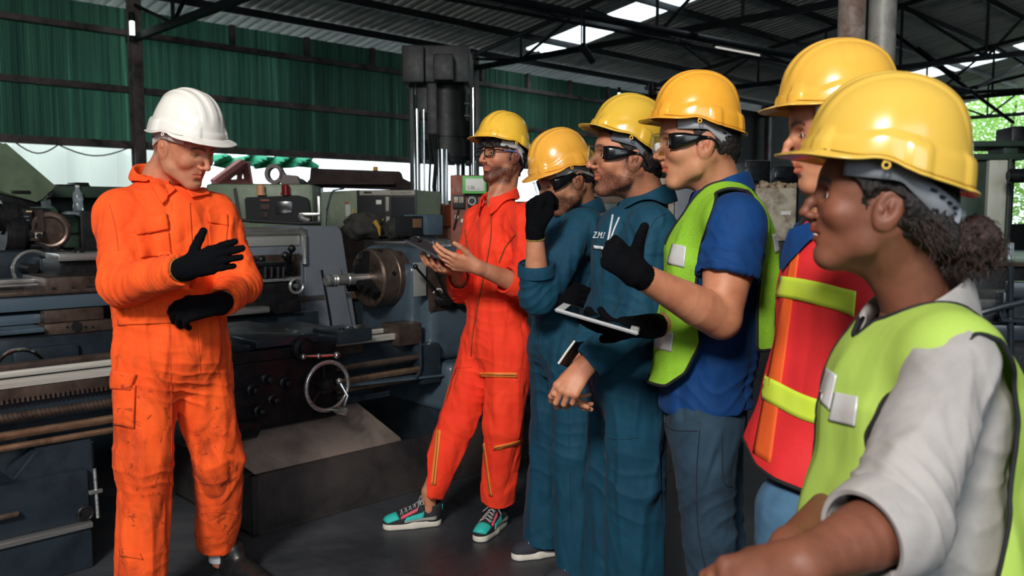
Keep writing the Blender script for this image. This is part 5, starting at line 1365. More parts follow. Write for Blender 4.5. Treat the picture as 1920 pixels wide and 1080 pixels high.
def head_tint(P, p):
    """natural colour of lips, stubble, brows by place on the face (head frame)"""
    n = len(P); C = np.ones((n, 4)); x, y, z = P.T
    def mul(w, c):
        for i in range(3): C[:, i] *= 1 + w * (c[i] - 1)
    g = lambda a, s_: np.exp(-(a / s_) ** 2)
    mul(0.45 * g(z + 0.036, 0.02) * (x > 0.07), (1.0, 0.78, 0.76))                      # nose and inner cheeks
    mul(0.35 * np.exp(-((x + 0.01) ** 2 + (np.abs(y) - 0.08) ** 2 + (z + 0.01) ** 2) / 0.022 ** 2), (1.0, 0.70, 0.66))   # ears
    lipw = np.clip(1.25 - ((z + 0.0665) / (0.0105 * p.get('lips', 1))) ** 2 - (y / 0.0255) ** 2, 0, 1) * (x > 0.076); lipw = np.clip(lipw * 3, 0, 1)
    mul(lipw, p.get('lipc', (0.86, 0.56, 0.55)))
    sb = p.get('stubble', 0)
    if sb:
        zt = -0.048 - 0.030 * (x - 0.09) / -0.1 * 0
        jaw = np.clip((-(z) - 0.048 - 0.0 * x) / 0.016, 0, 1) * np.clip((x + 0.02) / 0.02, 0, 1)
        side = np.clip((0.035 - np.abs(x - 0.002)) / 0.02, 0, 1) * np.clip((0.01 - z) / 0.02, 0, 1) * (np.abs(y) > 0.045) * (z > -0.06)
        mous = np.clip(1.3 - ((z + 0.0535) / 0.007) ** 2 - (y / 0.03) ** 2, 0, 1) * (x > 0.07)
        wgt = np.clip(np.maximum(np.maximum(jaw, side * 0.8), mous), 0, 1) * (1 - lipw)
        wgt *= np.clip((0.135 + z) / 0.02, 0, 1)
        nz = 0.75 + 0.35 * vnoise(P, 700.0) + 0.2 * vnoise(P, 60.0)
        mul(np.clip(wgt * sb * nz, 0, 1), p.get('beardc', (0.22, 0.20, 0.22)))
    if p.get('buzz'):
        hw = np.clip((0.020 + 1.2 * np.clip(z - 0.02, 0, 0.05) - x) / 0.012, 0, 1) * np.clip((z + 0.055 - 0.55 * np.clip(x + 0.07, 0, 1)) / 0.015, 0, 1)
        hw *= 1 - np.exp(-(((x + 0.010) / 0.026) ** 4 + ((z + 0.012) / 0.040) ** 4)) * (np.abs(y) > 0.055)
        mul(np.clip(hw * p['buzz'] * (0.8 + 0.3 * vnoise(P, 500.0)), 0, 1), (0.22, 0.19, 0.20))
    bw = np.exp(-((z - 0.0245 + 0.006 * ((np.abs(y) - 0.03) / 0.02) ** 2) / 0.0042) ** 2) * (np.abs(y) > 0.010) * (np.abs(y) < 0.052) * (x > 0.055)
    mul(np.clip(bw * 1.5, 0, 1) * p.get('brow', 0.9), (0.20, 0.17, 0.16))
    # lid crease and lash line
    lash = np.exp(-((z + 0.0045 - p.get('lid', 0) * 0.004) / 0.0024) ** 2) * (np.abs(np.abs(y) - 0.032) < 0.0155) * (x > 0.068)
    mul(np.clip(lash, 0, 1) * 0.85, (0.25, 0.18, 0.16))
    if p.get('blush'): mul(0.3 * np.exp(-((x - 0.06) ** 2 + (np.abs(y) - 0.05) ** 2 + (z + 0.03) ** 2) / 0.03 ** 2), (1.1, 0.8, 0.8))
    return C

# ------------------------------------------------------------------ hand, in its own frame: x to the fingertips, y to the thumb, z out of the back of the hand
def hand_cones(curl=(20, 25, 30, 35), spread=(6, 2, -2, -7), thumb=(35, 20, 15), size=1.0, thumb_up=0.0, fat=1.0, bend2=1.15):
    """list of (a, b, ra, rb, k)"""
    out = []; s = size
    base = [(0.088, 0.030), (0.092, 0.010), (0.087, -0.011), (0.079, -0.030)]
    ln = [(0.040, 0.025, 0.020), (0.045, 0.029, 0.021), (0.041, 0.027, 0.020), (0.032, 0.020, 0.018)]
    rr = [0.0098, 0.0098, 0.0092, 0.0082]
    for i in range(4):
        bx, by = base[i]
        out.append((V(0.0, by * 0.45, 0), V(bx, by, 0), 0.0155 * fat, 0.0125 * fat, 0.012))
    out.append((V(0.018, 0.004, -0.004), V(0.070, 0.0, -0.004), 0.019 * fat, 0.018 * fat, 0.015))
    for i in range(4):
        bx, by = base[i]; p = V(bx, by, 0.001); a = 0
        sp = R(spread[i]); c = curl[i]
        for j, L in enumerate(ln[i]):
            a += R(c) * (1.0 if j == 0 else bend2 if j == 1 else 0.75)
            d = V(math.cos(a) * math.cos(sp), math.sin(sp) * math.cos(a), -math.sin(a))
            q = p + d * L
            r0 = rr[i] * fat * (1 - 0.09 * j); r1 = rr[i] * fat * (1 - 0.09 * (j + 1))
            out.append((p, q, r0, r1, 0.005 if j == 0 else 0.0025)); p = q
    # thumb: leaves the side of the palm near its base
    sp0, opp, bend = [R(x) for x in thumb]
    d1 = unit(V(math.cos(sp0), math.sin(sp0) * math.cos(opp), -math.sin(sp0) * math.sin(opp)))
    p0 = V(0.018, 0.020, -0.006); p1 = p0 + d1 * 0.042
    out.append((p0, p1, 0.0165 * fat, 0.0125 * fat, 0.012))
    ax = unit(np.cross(d1, V(0, 0, 1))); 
    def rot(v, k, t): return v * math.cos(t) + np.cross(k, v) * math.sin(t) + k * (k @ v) * (1 - math.cos(t))
    kx = unit(np.cross(V(1, 0, 0), d1)) * -1
    d2 = rot(d1, kx, bend); p2 = p1 + d2 * 0.033
    d3 = rot(d2, kx, bend); p3 = p2 + d3 * 0.027
    out.append((p1, p2, 0.0118 * fat, 0.0108 * fat, 0.004)); out.append((p2, p3, 0.0108 * fat, 0.0085 * fat, 0.003))
    return [(a * s, b * s, ra * s, rb * s, k) for a, b, ra, rb, k in out]
class HandFrame:
    def __init__(s, wrist, fdir, back, thumb_side):
        """fdir: towards the knuckles, back: out of the back of the hand, thumb_side +1/-1 picks which side the thumb is on"""
        x = unit(fdir); z = unit(V(back) - (V(back) @ x) * x); y = np.cross(z, x) * thumb_side
        s.o = V(wrist); s.M = np.stack([x, y, z], 1)
    def w(s, p): return s.o + np.asarray(p) @ s.M.T
def add_hand(vol, hf, cones, grow=0.0):
    for a, b, ra, rb, k in cones: vol.cone(hf.w(a), hf.w(b), ra + grow, rb + grow, k)
def hand_box(hf, cones):
    pts = np.array([hf.w(a) for a, *_ in cones] + [hf.w(c[1]) for c in cones]); return pts.min(0) - 0.04, pts.max(0) + 0.04
def nails_for(hf, cones, parent, mat):
    pass

# ------------------------------------------------------------------ helmet
def helmet(fr, parent, rgb, name_mat, band=(196, 198, 198), tilt=0.0, lift=0.0, strap_back=True, size=1.0, brim=0.034, style=0, band_lab=None, holes=True):
    mat = helmet_mat(name_mat, rgb)
    root = empty('hard_hat'); root.parent = parent
    hf = Frame(fr.w((0.004, 0, 0.038 + lift)), 0, 0)
    T = fr.M @ np.array(Euler((0, R(-tilt), 0), 'XYZ').to_matrix())
    o = fr.w((0.000, 0, 0.054 + lift)); S = size * fr.sc
    to = lambda P: o + (np.asarray(P) * S) @ T.T
    A, Bw, Hh = 0.117, 0.1015, 0.122
    nu, nv = 168, 60
    th = np.arange(nu) / nu * 2 * math.pi
    P = []
    for j in range(nv):
        f = j / (nv - 1)
        if f < 0.82:
            q = f / 0.82; ph = q * math.pi / 2                       # crown to rim
            rr = math.sin(ph) ** 0.86; zz = Hh * math.cos(ph) ** 0.98
            ct = np.cos(th); st = np.sin(th)
            x = A * rr * ct; y = Bw * rr * st; z = np.full(nu, zz)
            # raised centre ridge and two side ribs running front to back
            nx, ny = ct * math.sin(ph), st * math.sin(ph); nz = math.cos(ph)
            win = np.clip((zz - 0.035) / 0.03, 0, 1) * np.clip(1.15 - np.abs(x) / (A * 1.0), 0, 1) ** 0.4
            rid = 0.0052 * np.exp(-(np.abs(y) / 0.0135) ** 6) + 0.0034 * np.exp(-((np.abs(y) - 0.036) / 0.0075) ** 4)
            bulge = rid * win
            # lower band: a step that dips over the ears, plus accessory bosses
            ear = np.exp(-((np.abs(np.abs(th - math.pi) - math.pi / 2)) / 0.42) ** 4)
            zb = 0.026 + 0.008 * ear - 0.006 * np.cos(th * 1.0)
            bulge = bulge + 0.0042 / (1 + np.exp((zz - zb) / 0.0011))
            for c in (0.62, 2 * math.pi - 0.62, math.pi / 2 + 0.25, 3 * math.pi / 2 - 0.25, math.pi - 0.5, math.pi + 0.5):
                dth = np.abs((th - c + math.pi) % (2 * math.pi) - math.pi)
                bulge = bulge + 0.0045 / (1 + np.exp((dth - 0.125) / 0.012)) / (1 + np.exp((zz - 0.032) / 0.002))
            x = x + nx * bulge; y = y + ny * bulge; z = z + nz * bulge
            # gentle flare
            low = max(0.0, 1 - zz / 0.03); x = x * (1 + 0.015 * low); y = y * (1 + 0.015 * low)
            zr = x * 0; P.append(np.stack([x, y, z], 1))
        else:
            q = (f - 0.82) / 0.18
            front = np.clip(np.cos(th), 0, 1) ** 1.6; back = np.clip(-np.cos(th), 0, 1) ** 2
            wd = 0.0045 + (brim - 0.0045) * np.clip((np.cos(th) - 0.25) / 0.75, 0, 1) ** 0.7 + 0.005 * back
            base = P[int(round(0.82 * (nv - 1)))-1] if False else P[-1] if q <= 0 else rim
            if q <= 0.0001: rim = P[-1]
            x = rim[:, 0] + np.cos(th) * wd * q; y = rim[:, 1] + np.sin(th) * wd * q
            z = rim[:, 2] - wd * 0.22 * q ** 1.3 - 0.002 * q
            P.append(np.stack([x, y, z], 1))
        if f < 0.82: rim = P[-1]
    # rim line: higher at the temples, lower at the back
    P = np.array(P)
    u = np.clip(1 - P[:, :, 2] / 0.085, 0, 1.1)
    ct_ = np.cos(th)
    dip = (0.004 + 0.016 * np.clip((0.75 - ct_) / 1.0, 0, 1) ** 0.9 + 0.020 * np.clip(-ct_, 0, 1) ** 1.2 - 0.007 * np.exp(-((ct_ - 0.12) / 0.22) ** 2))[None, :]
    P[:, :, 2] -= dip * u
    P = P.reshape(-1, 3)
    shell = make_obj('shell', to(P), grid_faces(nu, nv, True), mat, root)
    solid(shell, 0.0028, -1.0)
    # suspension headband and nape strap
    bm = flat('band_%d_%d_%d' % band, band, 0.55)
    ths = np.linspace(R(52), R(308), 90)
    rows = []
    for q in (0.0, 0.5, 1.0):
        zc = -0.024 - 0.048 * np.clip(-np.cos(ths) * 1.25 - 0.15, 0, 1) ** 0.9
        wd = 0.026 + 0.014 * np.clip(-np.cos(ths), 0, 1)
        rx = 0.108; ry = 0.0865
        x = rx * np.cos(ths) - 0.004; y = ry * np.sin(ths)
        taper = 1 - 0.10 * np.clip(-np.cos(ths), 0, 1) * q
        rows.append(np.stack([x * taper, y * taper, zc + 0.016 - q * wd], 1))
    bnd = make_obj('headband', to(np.array(rows).reshape(-1, 3)), grid_faces(90, 3), bm, root); solid(bnd, 0.0022, 0)
    # ratchet at the back with its slots
    mb = MB()
    c = to((-0.1035, 0, -0.072))
    fx = T @ V(1, 0, 0); fy = T @ V(0, 1, 0); fz = T @ V(0, 0, 1)
    rot = Matrix([[fx[i], fy[i], fz[i]] for i in range(3)])
    mb.box(Vector(c) - Vector((0.010, 0.030, 0.012)), Vector(c) + Vector((0.006, 0.030, 0.012)), 0.004, rot)
    mb.cyl(c, c - fx * 0.016, 0.011, n=20, bev=0.002)
    mb.build('ratchet', bm, root)
    # little lugs under the rim by the ears, chin-strap eyelets
    for s in (-1, 1):
        mb = MB(); c = to((0.012, s * 0.108, -0.016)); mb.torus(c, T @ V(0, 1, 0), 0.0048, 0.0016, 16, 8); mb.box(Vector(to((0.012, s * 0.106, -0.009))) - Vector((0.005, 0.003, 0.004)), Vector(to((0.012, s * 0.106, -0.009))) + Vector((0.005, 0.003, 0.004)), 0.001, rot)
        mb.build('strap_lug', mat, root)
    if holes:
        for s in (-1, 1):
            for i in range(4):
                a = R(118 + i * 9); mb = MB(); zc = -0.024 - 0.048 * max(0, min(1, -math.cos(a) * 1.25 - 0.15)) ** 0.9
                p0 = to((0.1095 * math.cos(a) - 0.004, s * 0.0890 * math.sin(a), zc + 0.006)); a2 = R(118 + i * 9 + 5); p1 = to((0.1095 * math.cos(a2) - 0.004, s * 0.0890 * math.sin(a2), zc + 0.004))
                mb.tube([p0, (V(p0) + V(p1)) / 2, p1], 0.0019, 6); mb.build('band_slot', MT['pblack'], root)
    return root
_HM = {}
def helmet_mat(name, rgb):
    if name in _HM: return _HM[name]
    m, nt, b = newmat(name)
    v = coords(nt)
    c = lin(rgb)
    nt.links.new(mixc(nt, ramp(nt, noise(nt, 9, 6, v, 0.7, 0.8), [(0.55, (0, 0, 0, 1)), (0.8, (0.5, 0.5, 0.5, 1))]), c, tuple([x * 0.72 for x in c[:3]] + [1])), b.inputs['Base Color'])
    mr = nt.nodes.new('ShaderNodeMapRange'); mr.inputs[3].default_value = 0.14; mr.inputs[4].default_value = 0.34
    nt.links.new(noise(nt, 30, 5, v, 0.7), mr.inputs[0]); nt.links.new(mr.outputs[0], b.inputs['Roughness'])
    b.inputs['Coat Weight'].default_value = 0.25; b.inputs['Coat Roughness'].default_value = 0.08
    b.inputs['Subsurface Weight'].default_value = 0.0
    _HM[name] = m; return m

# ------------------------------------------------------------------ eyewear, in the head frame
m, nt, b = newmat('clear_lens'); b.inputs['Base Color'].default_value = (0.93, 0.97, 0.97, 1); b.inputs['Roughness'].default_value = 0.03
tp = nt.nodes.new('ShaderNodeBsdfTransparent'); tp.inputs[0].default_value = (0.93, 0.95, 0.95, 1); gl = nt.nodes.new('ShaderNodeBsdfGlossy'); gl.inputs['Roughness'].default_value = 0.03
fr_ = nt.nodes.new('ShaderNodeLayerWeight'); fr_.inputs[0].default_value = 0.12
mx = nt.nodes.new('ShaderNodeMixShader'); nt.links.new(fr_.outputs[1], mx.inputs[0]); nt.links.new(tp.outputs[0], mx.inputs[1]); nt.links.new(gl.outputs[0], mx.inputs[2]); nt.links.new(mx.outputs[0], nt.nodes['Material Output'].inputs[0])
LENS = m
def safety_glasses(fr, parent, tint=(16, 17, 20)):
    root = empty('safety_glasses'); root.parent = parent
    nu, nv = 40, 12; P = []
    for j in range(nv):
        q = j / (nv - 1)
        for i in range(nu):
            a = -1 + 2 * i / (nu - 1); y = 0.069 * math.sin(a * 1.35) / math.sin(1.35)
            x = 0.074 + 0.044 * math.cos(a * 1.35); x -= 0.004 * (q - 0.5) ** 2
            h0, h1 = 0.024, -0.026 + 0.012 * abs(a) ** 3
            notch = 0.020 * math.exp(-(a / 0.13) ** 2)
            P.append((x, y, h1 + notch + (h0 - h1 - notch) * q))
    o = make_obj('lens', fr.w(P), grid_faces(nu, nv), LENS, root); solid(o, 0.0018, 1)
    mt = flat('smoked_black_plastic', tint, 0.18)
    # brow bar
    mb = MB(); mb.tube([fr.w((0.074 + 0.044 * math.cos(a * 1.35) + 0.001, 0.069 * math.sin(a * 1.35) / math.sin(1.35), 0.024)) for a in np.linspace(-1, 1, 21)], 0.0022, 8); mb.build('brow_bar', LENS, root)
    for s in (-1, 1):
        prof = [(0.086, 0.021, -0.017, 0.0675), (0.070, 0.023, -0.018, 0.0755), (0.045, 0.022, -0.012, 0.080), (0.018, 0.016, -0.002, 0.082), (-0.004, 0.013, 0.004, 0.0825)]
        P = []
        for x, z1, z0, y in prof:
            for f in np.linspace(0, 1, 5): P.append((x, s * (y + 0.0015 * math.sin(f * math.pi)), z0 + (z1 - z0) * f))
        o = make_obj('side_shield', fr.w(P), grid_faces(5, 5), mt, root); solid(o, 0.0025, 0)
        P = []
        for x, z1, z0, y in ((-0.004, 0.013, 0.004, 0.0825), (-0.02, 0.010, 0.003, 0.0835), (-0.034, 0.0, -0.006, 0.083), (-0.042, -0.014, -0.020, 0.082)):
            for f in np.linspace(0, 1, 3): P.append((x, s * y, z0 + (z1 - z0) * f))
        o = make_obj('temple', fr.w(P), grid_faces(3, 4), mt, root); solid(o, 0.003, 0)
    return root
def spectacles(fr, parent):
    root = empty('spectacles'); root.parent = parent
    blk = flat('black_acetate', (14, 15, 20), 0.15); blue = flat('blue_temple', (70, 120, 190), 0.25)
    for s in (-1, 1):
        pts = []
        for i in range(36):
            a = 2 * math.pi * i / 36; cx = abs(math.cos(a)) ** 0.45 * math.copysign(1, math.cos(a)); cz = abs(math.sin(a)) ** 0.5 * math.copysign(1, math.sin(a))
            y = s * 0.034 + 0.0255 * cx; pts.append(fr.w((0.101 - 0.9 * (abs(y) - 0.01) ** 2 * 8 * 0.5, y, 0.001 + 0.0175 * cz)))
        mb = MB(); mb.tube(pts, 0.0026, 8, True); mb.build('rim', blk, root)
        c = np.mean(np.array([V(p) for p in pts]), 0); k = len(pts)
        bm = bmesh.new(); vs = [bm.verts.new(p) for p in pts]; bm.faces.new(vs); me = bpy.data.meshes.new('lens'); bm.to_mesh(me); bm.free(); me.materials.append(LENS)
        o = bpy.data.objects.new('lens', me); COL.objects.link(o); o.parent = root; solid(o, 0.0012, 0)
        mb = MB(); mb.tube([fr.w((0.092, s * 0.060, 0.008)), fr.w((0.086, s * 0.071, 0.009)), fr.w((0.055, s * 0.078, 0.009))], 0.003, 8); mb.build('hinge', blk, root)
        mb = MB(); mb.tube([fr.w((0.055, s * 0.078, 0.009)), fr.w((0.02, s * 0.0815, 0.009)), fr.w((-0.006, s * 0.083, 0.008)), fr.w((-0.026, s * 0.081, -0.002))], 0.0028, 8); mb.build('temple', blue, root)
    mb = MB(); mb.tube([fr.w((0.1005, -0.010, 0.006)), fr.w((0.104, 0, 0.009)), fr.w((0.1005, 0.010, 0.006))], 0.0026, 8); mb.build('bridge', blk, root)
    return root
def eyes(fr, parent, look=(1, 0, -0.15), p=None):
    for s in (-1, 1):
        c = V(0.0715, s * 0.032, -0.0015)
        e = MB(); e.ball(Vector(fr.w(c)), 0.0133 * fr.sc); o = e.build('eye', EYEW, parent)
        q = fr.w(c + unit(look) * 0.0078); e = MB(); e.ball(Vector(q), 0.0070 * fr.sc); e.build('iris', IRIS, o)
# ------------------------------------------------------------------ hair as a shell over the skull
def hair_shell(fr, parent, mat, kind='short', seed=0, thick=0.006, name='hair'):
    v = Vol((-0.16, -0.11, -0.16), (0.12, 0.11, 0.15), 0.003)
    v.ell((-0.010, 0, 0.034), (0.100 + thick, 0.077 + thick * 0.8, 0.085 + thick), 0.001)
    v.ell((-0.037, 0, 0.0), (0.072 + thick, 0.068 + thick * 0.6, 0.072), 0.025)
    if kind in ('short', 'curly'):
        for s in (-1, 1): v.cone((0.010, s * 0.0715, 0.02), (0.012, s * 0.0700, -0.012 if kind == 'short' else -0.025), 0.009, 0.006, 0.01)
        v.cone((-0.085, 0, -0.02), (-0.075, 0, -0.075), 0.03, 0.02, 0.02)
    if kind == 'curly':
        rnd = random.Random(seed)
        for i in range(60):
            a = rnd.uniform(-1.15, 1.15); zz = rnd.uniform(0.022, 0.05)
            if abs(a) > 0.85: zz = rnd.uniform(-0.01, 0.045)
            v.ell((0.100 * math.cos(a) * (1.0 if abs(a) < 0.9 else 0.95), 0.083 * math.sin(a), zz), (0.009,) * 3, 0.006)
    if kind == 'bun':
        for s in (-1, 1): v.cone((0.050, s * 0.070, 0.03), (-0.03, s * 0.079, -0.005), 0.012, 0.014, 0.02)
        for s in (-1, 1): v.cone((-0.03, s * 0.074, -0.005), (-0.10, s * 0.03, -0.04), 0.02, 0.03, 0.02)
        v.cone((-0.08, 0, -0.02), (-0.120, 0, -0.042), 0.045, 0.024, 0.02)
    D = v.D; X, Y, Z = np.meshgrid(v.ax[0], v.ax[1], v.ax[2], indexing='ij')
    # hairline: nothing on the face
    if kind == 'bun': hl = np.minimum(X - 0.030 - 0.9 * np.clip(Z - 0.01, 0, 1), 0.09) * 0.7
    elif kind == 'curly': hl = np.where(Z > 0.018, X - 0.2, X - 0.016)
    else: hl = X - 0.016 - 1.4 * np.clip(Z - 0.012, 0, 0.06)
    v.D = np.maximum(D, hl.astype(np.float32))
    v.D = np.maximum(v.D, (-(Z + 0.085 - 0.55 * np.clip(X + 0.07, 0, 1))).astype(np.float32) if kind != 'bun' else (-(Z + 0.07)).astype(np.float32))
    # clear the ears
    for s in (-1, 1):
        if kind != 'bun': v.ell((-0.010, s * 0.082, -0.016), (0.022, 0.012, 0.034), 0.004, sub=True)
        else: v.ell((-0.002, s * 0.090, -0.018), (0.034, 0.022, 0.040), 0.004, sub=True)
    v.D += (0.0016 * vnoise(np.stack([X, Y, Z], -1).reshape(-1, 3), 130.0, seed).reshape(X.shape) + 0.001 * vnoise(np.stack([X, Y, Z], -1).reshape(-1, 3), 260.0, seed).reshape(X.shape)).astype(np.float32) * (1 if kind == 'short' else 2.2)
    P, Fc = v.mesh(1)
    return make_obj(name, fr.w(P), Fc, mat, parent)

# ------------------------------------------------------------------ tools on cloth surfaces
class Surf:
    def __init__(s, P, Fc): s.P = P; s.F = Fc; s.t = bvh_of(P, Fc)
    def hit_px(s, u, v, lift=0.0):
        """the cloth point seen at a pixel of the photograph, used to place pockets and seams on the garment itself"""
        r = ray(u, v).normalized(); h = s.t.ray_cast(Vector((0, 0, CAMZ)), r)
        if h[0] is None:
            n = s.t.find_nearest(W(u, v, float(s.P[:, 1].mean())))
            return (n[0] + n[1] * lift, n[1]) if n[0] else (None, None)
        return h[0] + h[1] * lift, h[1]
def patch(surf, quad, name, mat, parent, lift=0.003, nu=14, nv=14, th=0.0022, puff=0.0):
    """quad: four pixels (tl, tr, br, bl) on a garment -> a sewn-on piece that follows its surface"""
    tl, tr, br, bl = [np.array(q, float) for q in quad]; P = []
    last = None
    for j in range(nv):
        for i in range(nu):
            a, b_ = i / (nu - 1), j / (nv - 1)
            q = (tl * (1 - a) + tr * a) * (1 - b_) + (bl * (1 - a) + br * a) * b_
            h, n = surf.hit_px(q[0], q[1], lift + puff * math.sin(a * math.pi) ** 0.5 * math.sin(b_ * math.pi) ** 0.5)
            if h is None: h = last
            last = h; P.append(tuple(h))
    P = np.array(P)
    G = grid_faces(nu, nv); P = laplace(P, G, 1, 0.4)
    o = make_obj(name, P, G, mat, parent); o.modifiers.new('thickness', 'SOLIDIFY').thickness = th; o.modifiers['thickness'].offset = 0
    return o
def seam(surf, pix, name, mat, parent, r=0.0016, lift=0.0012, per=9):
    pts = smooth_path(pix, per) if len(pix) > 2 else np.array([np.array(pix[0]) + (np.array(pix[1]) - np.array(pix[0])) * t for t in np.linspace(0, 1, per * 2)])
    w = [surf.hit_px(p[0], p[1], lift)[0] for p in pts]; w = [p for p in w if p is not None]
    W_ = np.array([tuple(p) for p in w]); 
    if len(W_) > 4: W_[1:-1] = (W_[:-2] + 2 * W_[1:-1] + W_[2:]) / 4
    mb = MB(); mb.tube(W_, r, 6); return mb.build(name, mat, parent)
def strip_mesh(name, rows, mat, parent, th=0.003, smoothn=1):
    """a band given as rows of points (collars, cuffs, plackets)"""
    Rw = [smooth_path(r, 5) for r in rows]; n = len(Rw[0]); P = np.concatenate(Rw)
    o = make_obj(name, P, grid_faces(n, len(Rw)), mat, parent); m = o.modifiers.new('thickness', 'SOLIDIFY'); m.thickness = th; m.offset = 0
    s = o.modifiers.new('soft', 'SUBSURF'); s.levels = 1; s.render_levels = 1
    return o
def collar(parent, mat, N, fwd, lat, rad=(0.075, 0.068), h=0.04, fall=0.05, open_=0.35, drop=0.03, tip=0.05, up=(0, 0, 1), th=0.004, name='collar'):
    """turned-down shirt collar round the neck centre N, open to the front by the angle open_"""
    N = V(N); fwd = unit(fwd); lat = unit(lat); up = V(up); A = np.linspace(open_, 2 * math.pi - open_, 46); rows = [[], [], [], [], []]
    for a in A:
        fr_ = (1 + math.cos(a)) / 2
        d = fwd * math.cos(a) + lat * math.sin(a)
        c = N - up * drop * fr_ ** 1.5
        r = d * 1.0; rr = math.hypot(rad[0] * math.cos(a), rad[1] * math.sin(a))
        hh = h * (1 - 0.35 * fr_)
        pt = tip * np.clip((fr_ - 0.70) / 0.3, 0, 1) ** 1.3
        rows[0].append(c + d * (rr + 0.004) - up * 0.012)
        rows[1].append(c + d * rr * 0.97 + up * hh * 0.75)
        rows[2].append(c + d * (rr * 0.99 + 0.006) + up * hh)
        rows[3].append(c + d * (rr + 0.010 + 0.006 * fr_) + up * (hh * 0.62) )
        rows[4].append(c + d * (rr + 0.014 + 0.016 * fr_ + pt * 0.25) + up * (hh - fall - pt))
    P = np.concatenate([np.array(r) for r in rows]); o = make_obj(name, P, grid_faces(len(A), 5), mat, parent)
    m = o.modifiers.new('thickness', 'SOLIDIFY'); m.thickness = th; m.offset = 0
    s = o.modifiers.new('soft', 'SUBSURF'); s.levels = 2; s.render_levels = 2
    return o
def drape_collar(surf, o, push=0.011):
    """lift collar vertices that fell into the garment below them"""
    me = o.data
    for v in me.vertices:
        h = surf.t.find_nearest(v.co)
        if h[0] is not None and (v.co - h[0]).dot(h[1]) < push: v.co = h[0] + h[1] * push
    me.update()
def cut_cloth(P, Fc, g, snap=True):
    """keep the part of the surface where g(P) > 0 and pull the cut edge onto g = 0"""
    val = g(P); keep = (val[Fc] > 0).sum(1) >= 2
    Fc = Fc[keep]; used = np.unique(Fc); mp = -np.ones(len(P), int); mp[used] = np.arange(len(used)); P = P[used].copy(); Fc = mp[Fc]
    E = np.concatenate([Fc[:, [0, 1]], Fc[:, [1, 2]], Fc[:, [2, 3]], Fc[:, [3, 0]]])
    key = np.sort(E, 1); k = key[:, 0].astype(np.int64) * len(P) + key[:, 1]
    un, inv, cnt = np.unique(k, return_inverse=True, return_counts=True)
    be = E[cnt[inv] == 1]
    bv = np.unique(be)
    if snap:
        eps = 0.002
        for _ in range(4):
            q = P[bv]; v0 = g(q); G = np.stack([(g(q + V(*[eps if i == j else 0 for j in range(3)])) - v0) / eps for i in range(3)], 1)
            st = -v0[:, None] * G / ((G ** 2).sum(1, keepdims=True) + 1e-6)
            L = np.linalg.norm(st, axis=1, keepdims=True); st *= np.minimum(1, 0.012 / (L + 1e-9)); P[bv] = q + st
    # boundary loops
    nxt = {}
    for a, b_ in be: nxt.setdefault(int(a), []).append(int(b_))
    loops = []
    while nxt:
        s0 = next(iter(nxt)); lp = [s0]; cur = s0
        while cur in nxt:
            n = nxt[cur].pop()
            if not nxt[cur]: del nxt[cur]
            cur = n
            if cur == s0: break
            lp.append(cur)
        if len(lp) > 12: loops.append(lp)
    return P, Fc, loops
def piping(P, loops, name, mat, parent, r=0.004, minlen=30):
    for lp in loops:
        if len(lp) < minlen: continue
        Q = P[lp]
        for _ in range(6): Q = (np.roll(Q, 1, 0) + 2 * Q + np.roll(Q, -1, 0)) / 4
        L = np.linalg.norm(np.diff(Q, axis=0), axis=1).sum()
        step = max(1, len(Q) // max(12, int(L / 0.010))); Q = Q[::step]
        mb = MB(); mb.tube(Q, r, 8, True); mb.build(name, mat, parent)

# ------------------------------------------------------------------ garments
def torso_vol(v, S, gr=0.0, low=True, f=0.70, legs=True, flare=0.0):
    fw = S['fwd']; rw = S.get('rw', 0.165); ww = S.get('ww', 0.150); hw = S.get('hw', 0.165); fd = S.get('f', f)
    C, Wt, H, N, SL, SR = S['C'], S['W'], S['H'], S['N'], S['SL'], S['SR']
    sh = (SL + SR) / 2
    v.cone(H, Wt, hw + gr + flare, ww + gr + flare * 0.5, 0.02, fw, fd + 0.04)
    v.cone(Wt, C, ww + gr + flare * 0.5, rw + gr, 0.04, fw, fd)
    v.cone(C, sh - V(0, 0, 0.06), rw + gr, rw * 0.86 + gr, 0.04, fw, fd * 0.96)
    r = S.get('sr', 0.058)
    dn = V(0, 0, 0.025)
    for a_, b_ in ((SL, SR), (SR, SL)): v.cone(a_ * 0.94 + b_ * 0.06 - dn * 0.2, (a_ + b_) / 2 - dn * 1.6, r + gr, r + gr, 0.04)
    for q in (SL, SR): v.cone(N - V(0, 0, 0.045), q * 0.80 + N * 0.20 - V(0, 0, 0.012), 0.048 + gr, r * 0.80 + gr, 0.03)
def neck_v(v, S, dn=0.085, r=0.026):
    N = S['N']; v.cone(N + S['fwd'] * 0.09 + V(0, 0, 0.03), N + S['fwd'] * 0.125 - V(0, 0, dn), r, 0.008, 0.006, sub=True)
def neck_hole(v, S, r=0.060):
    N = S['N']; up = unit(S['head'].o - N)
    v.cone(N + up * 0.14, N - up * 0.002 + S['fwd'] * 0.012, r + 0.01, r - 0.004, 0.008, sub=True)
def arm_pts(a): return a['S'], a['E'], a['Wr']
def sleeve(v, a, rs=(0.070, 0.064, 0.060, 0.052), end=1.0, gr=0.0):
    S_, E, Wr = arm_pts(a); d = unit(Wr - E)
    v.cone(S_, E, rs[0] + gr, rs[1] + gr, 0.045)
    e = E + (Wr - E) * end
    v.cone(E, e, rs[2] + gr, rs[3] + gr, 0.02, cap='b')
    v.cone(e + d * 0.03, e - d * 0.035, rs[3] - 0.006 + gr, rs[3] - 0.010 + gr, 0.002, sub=True)
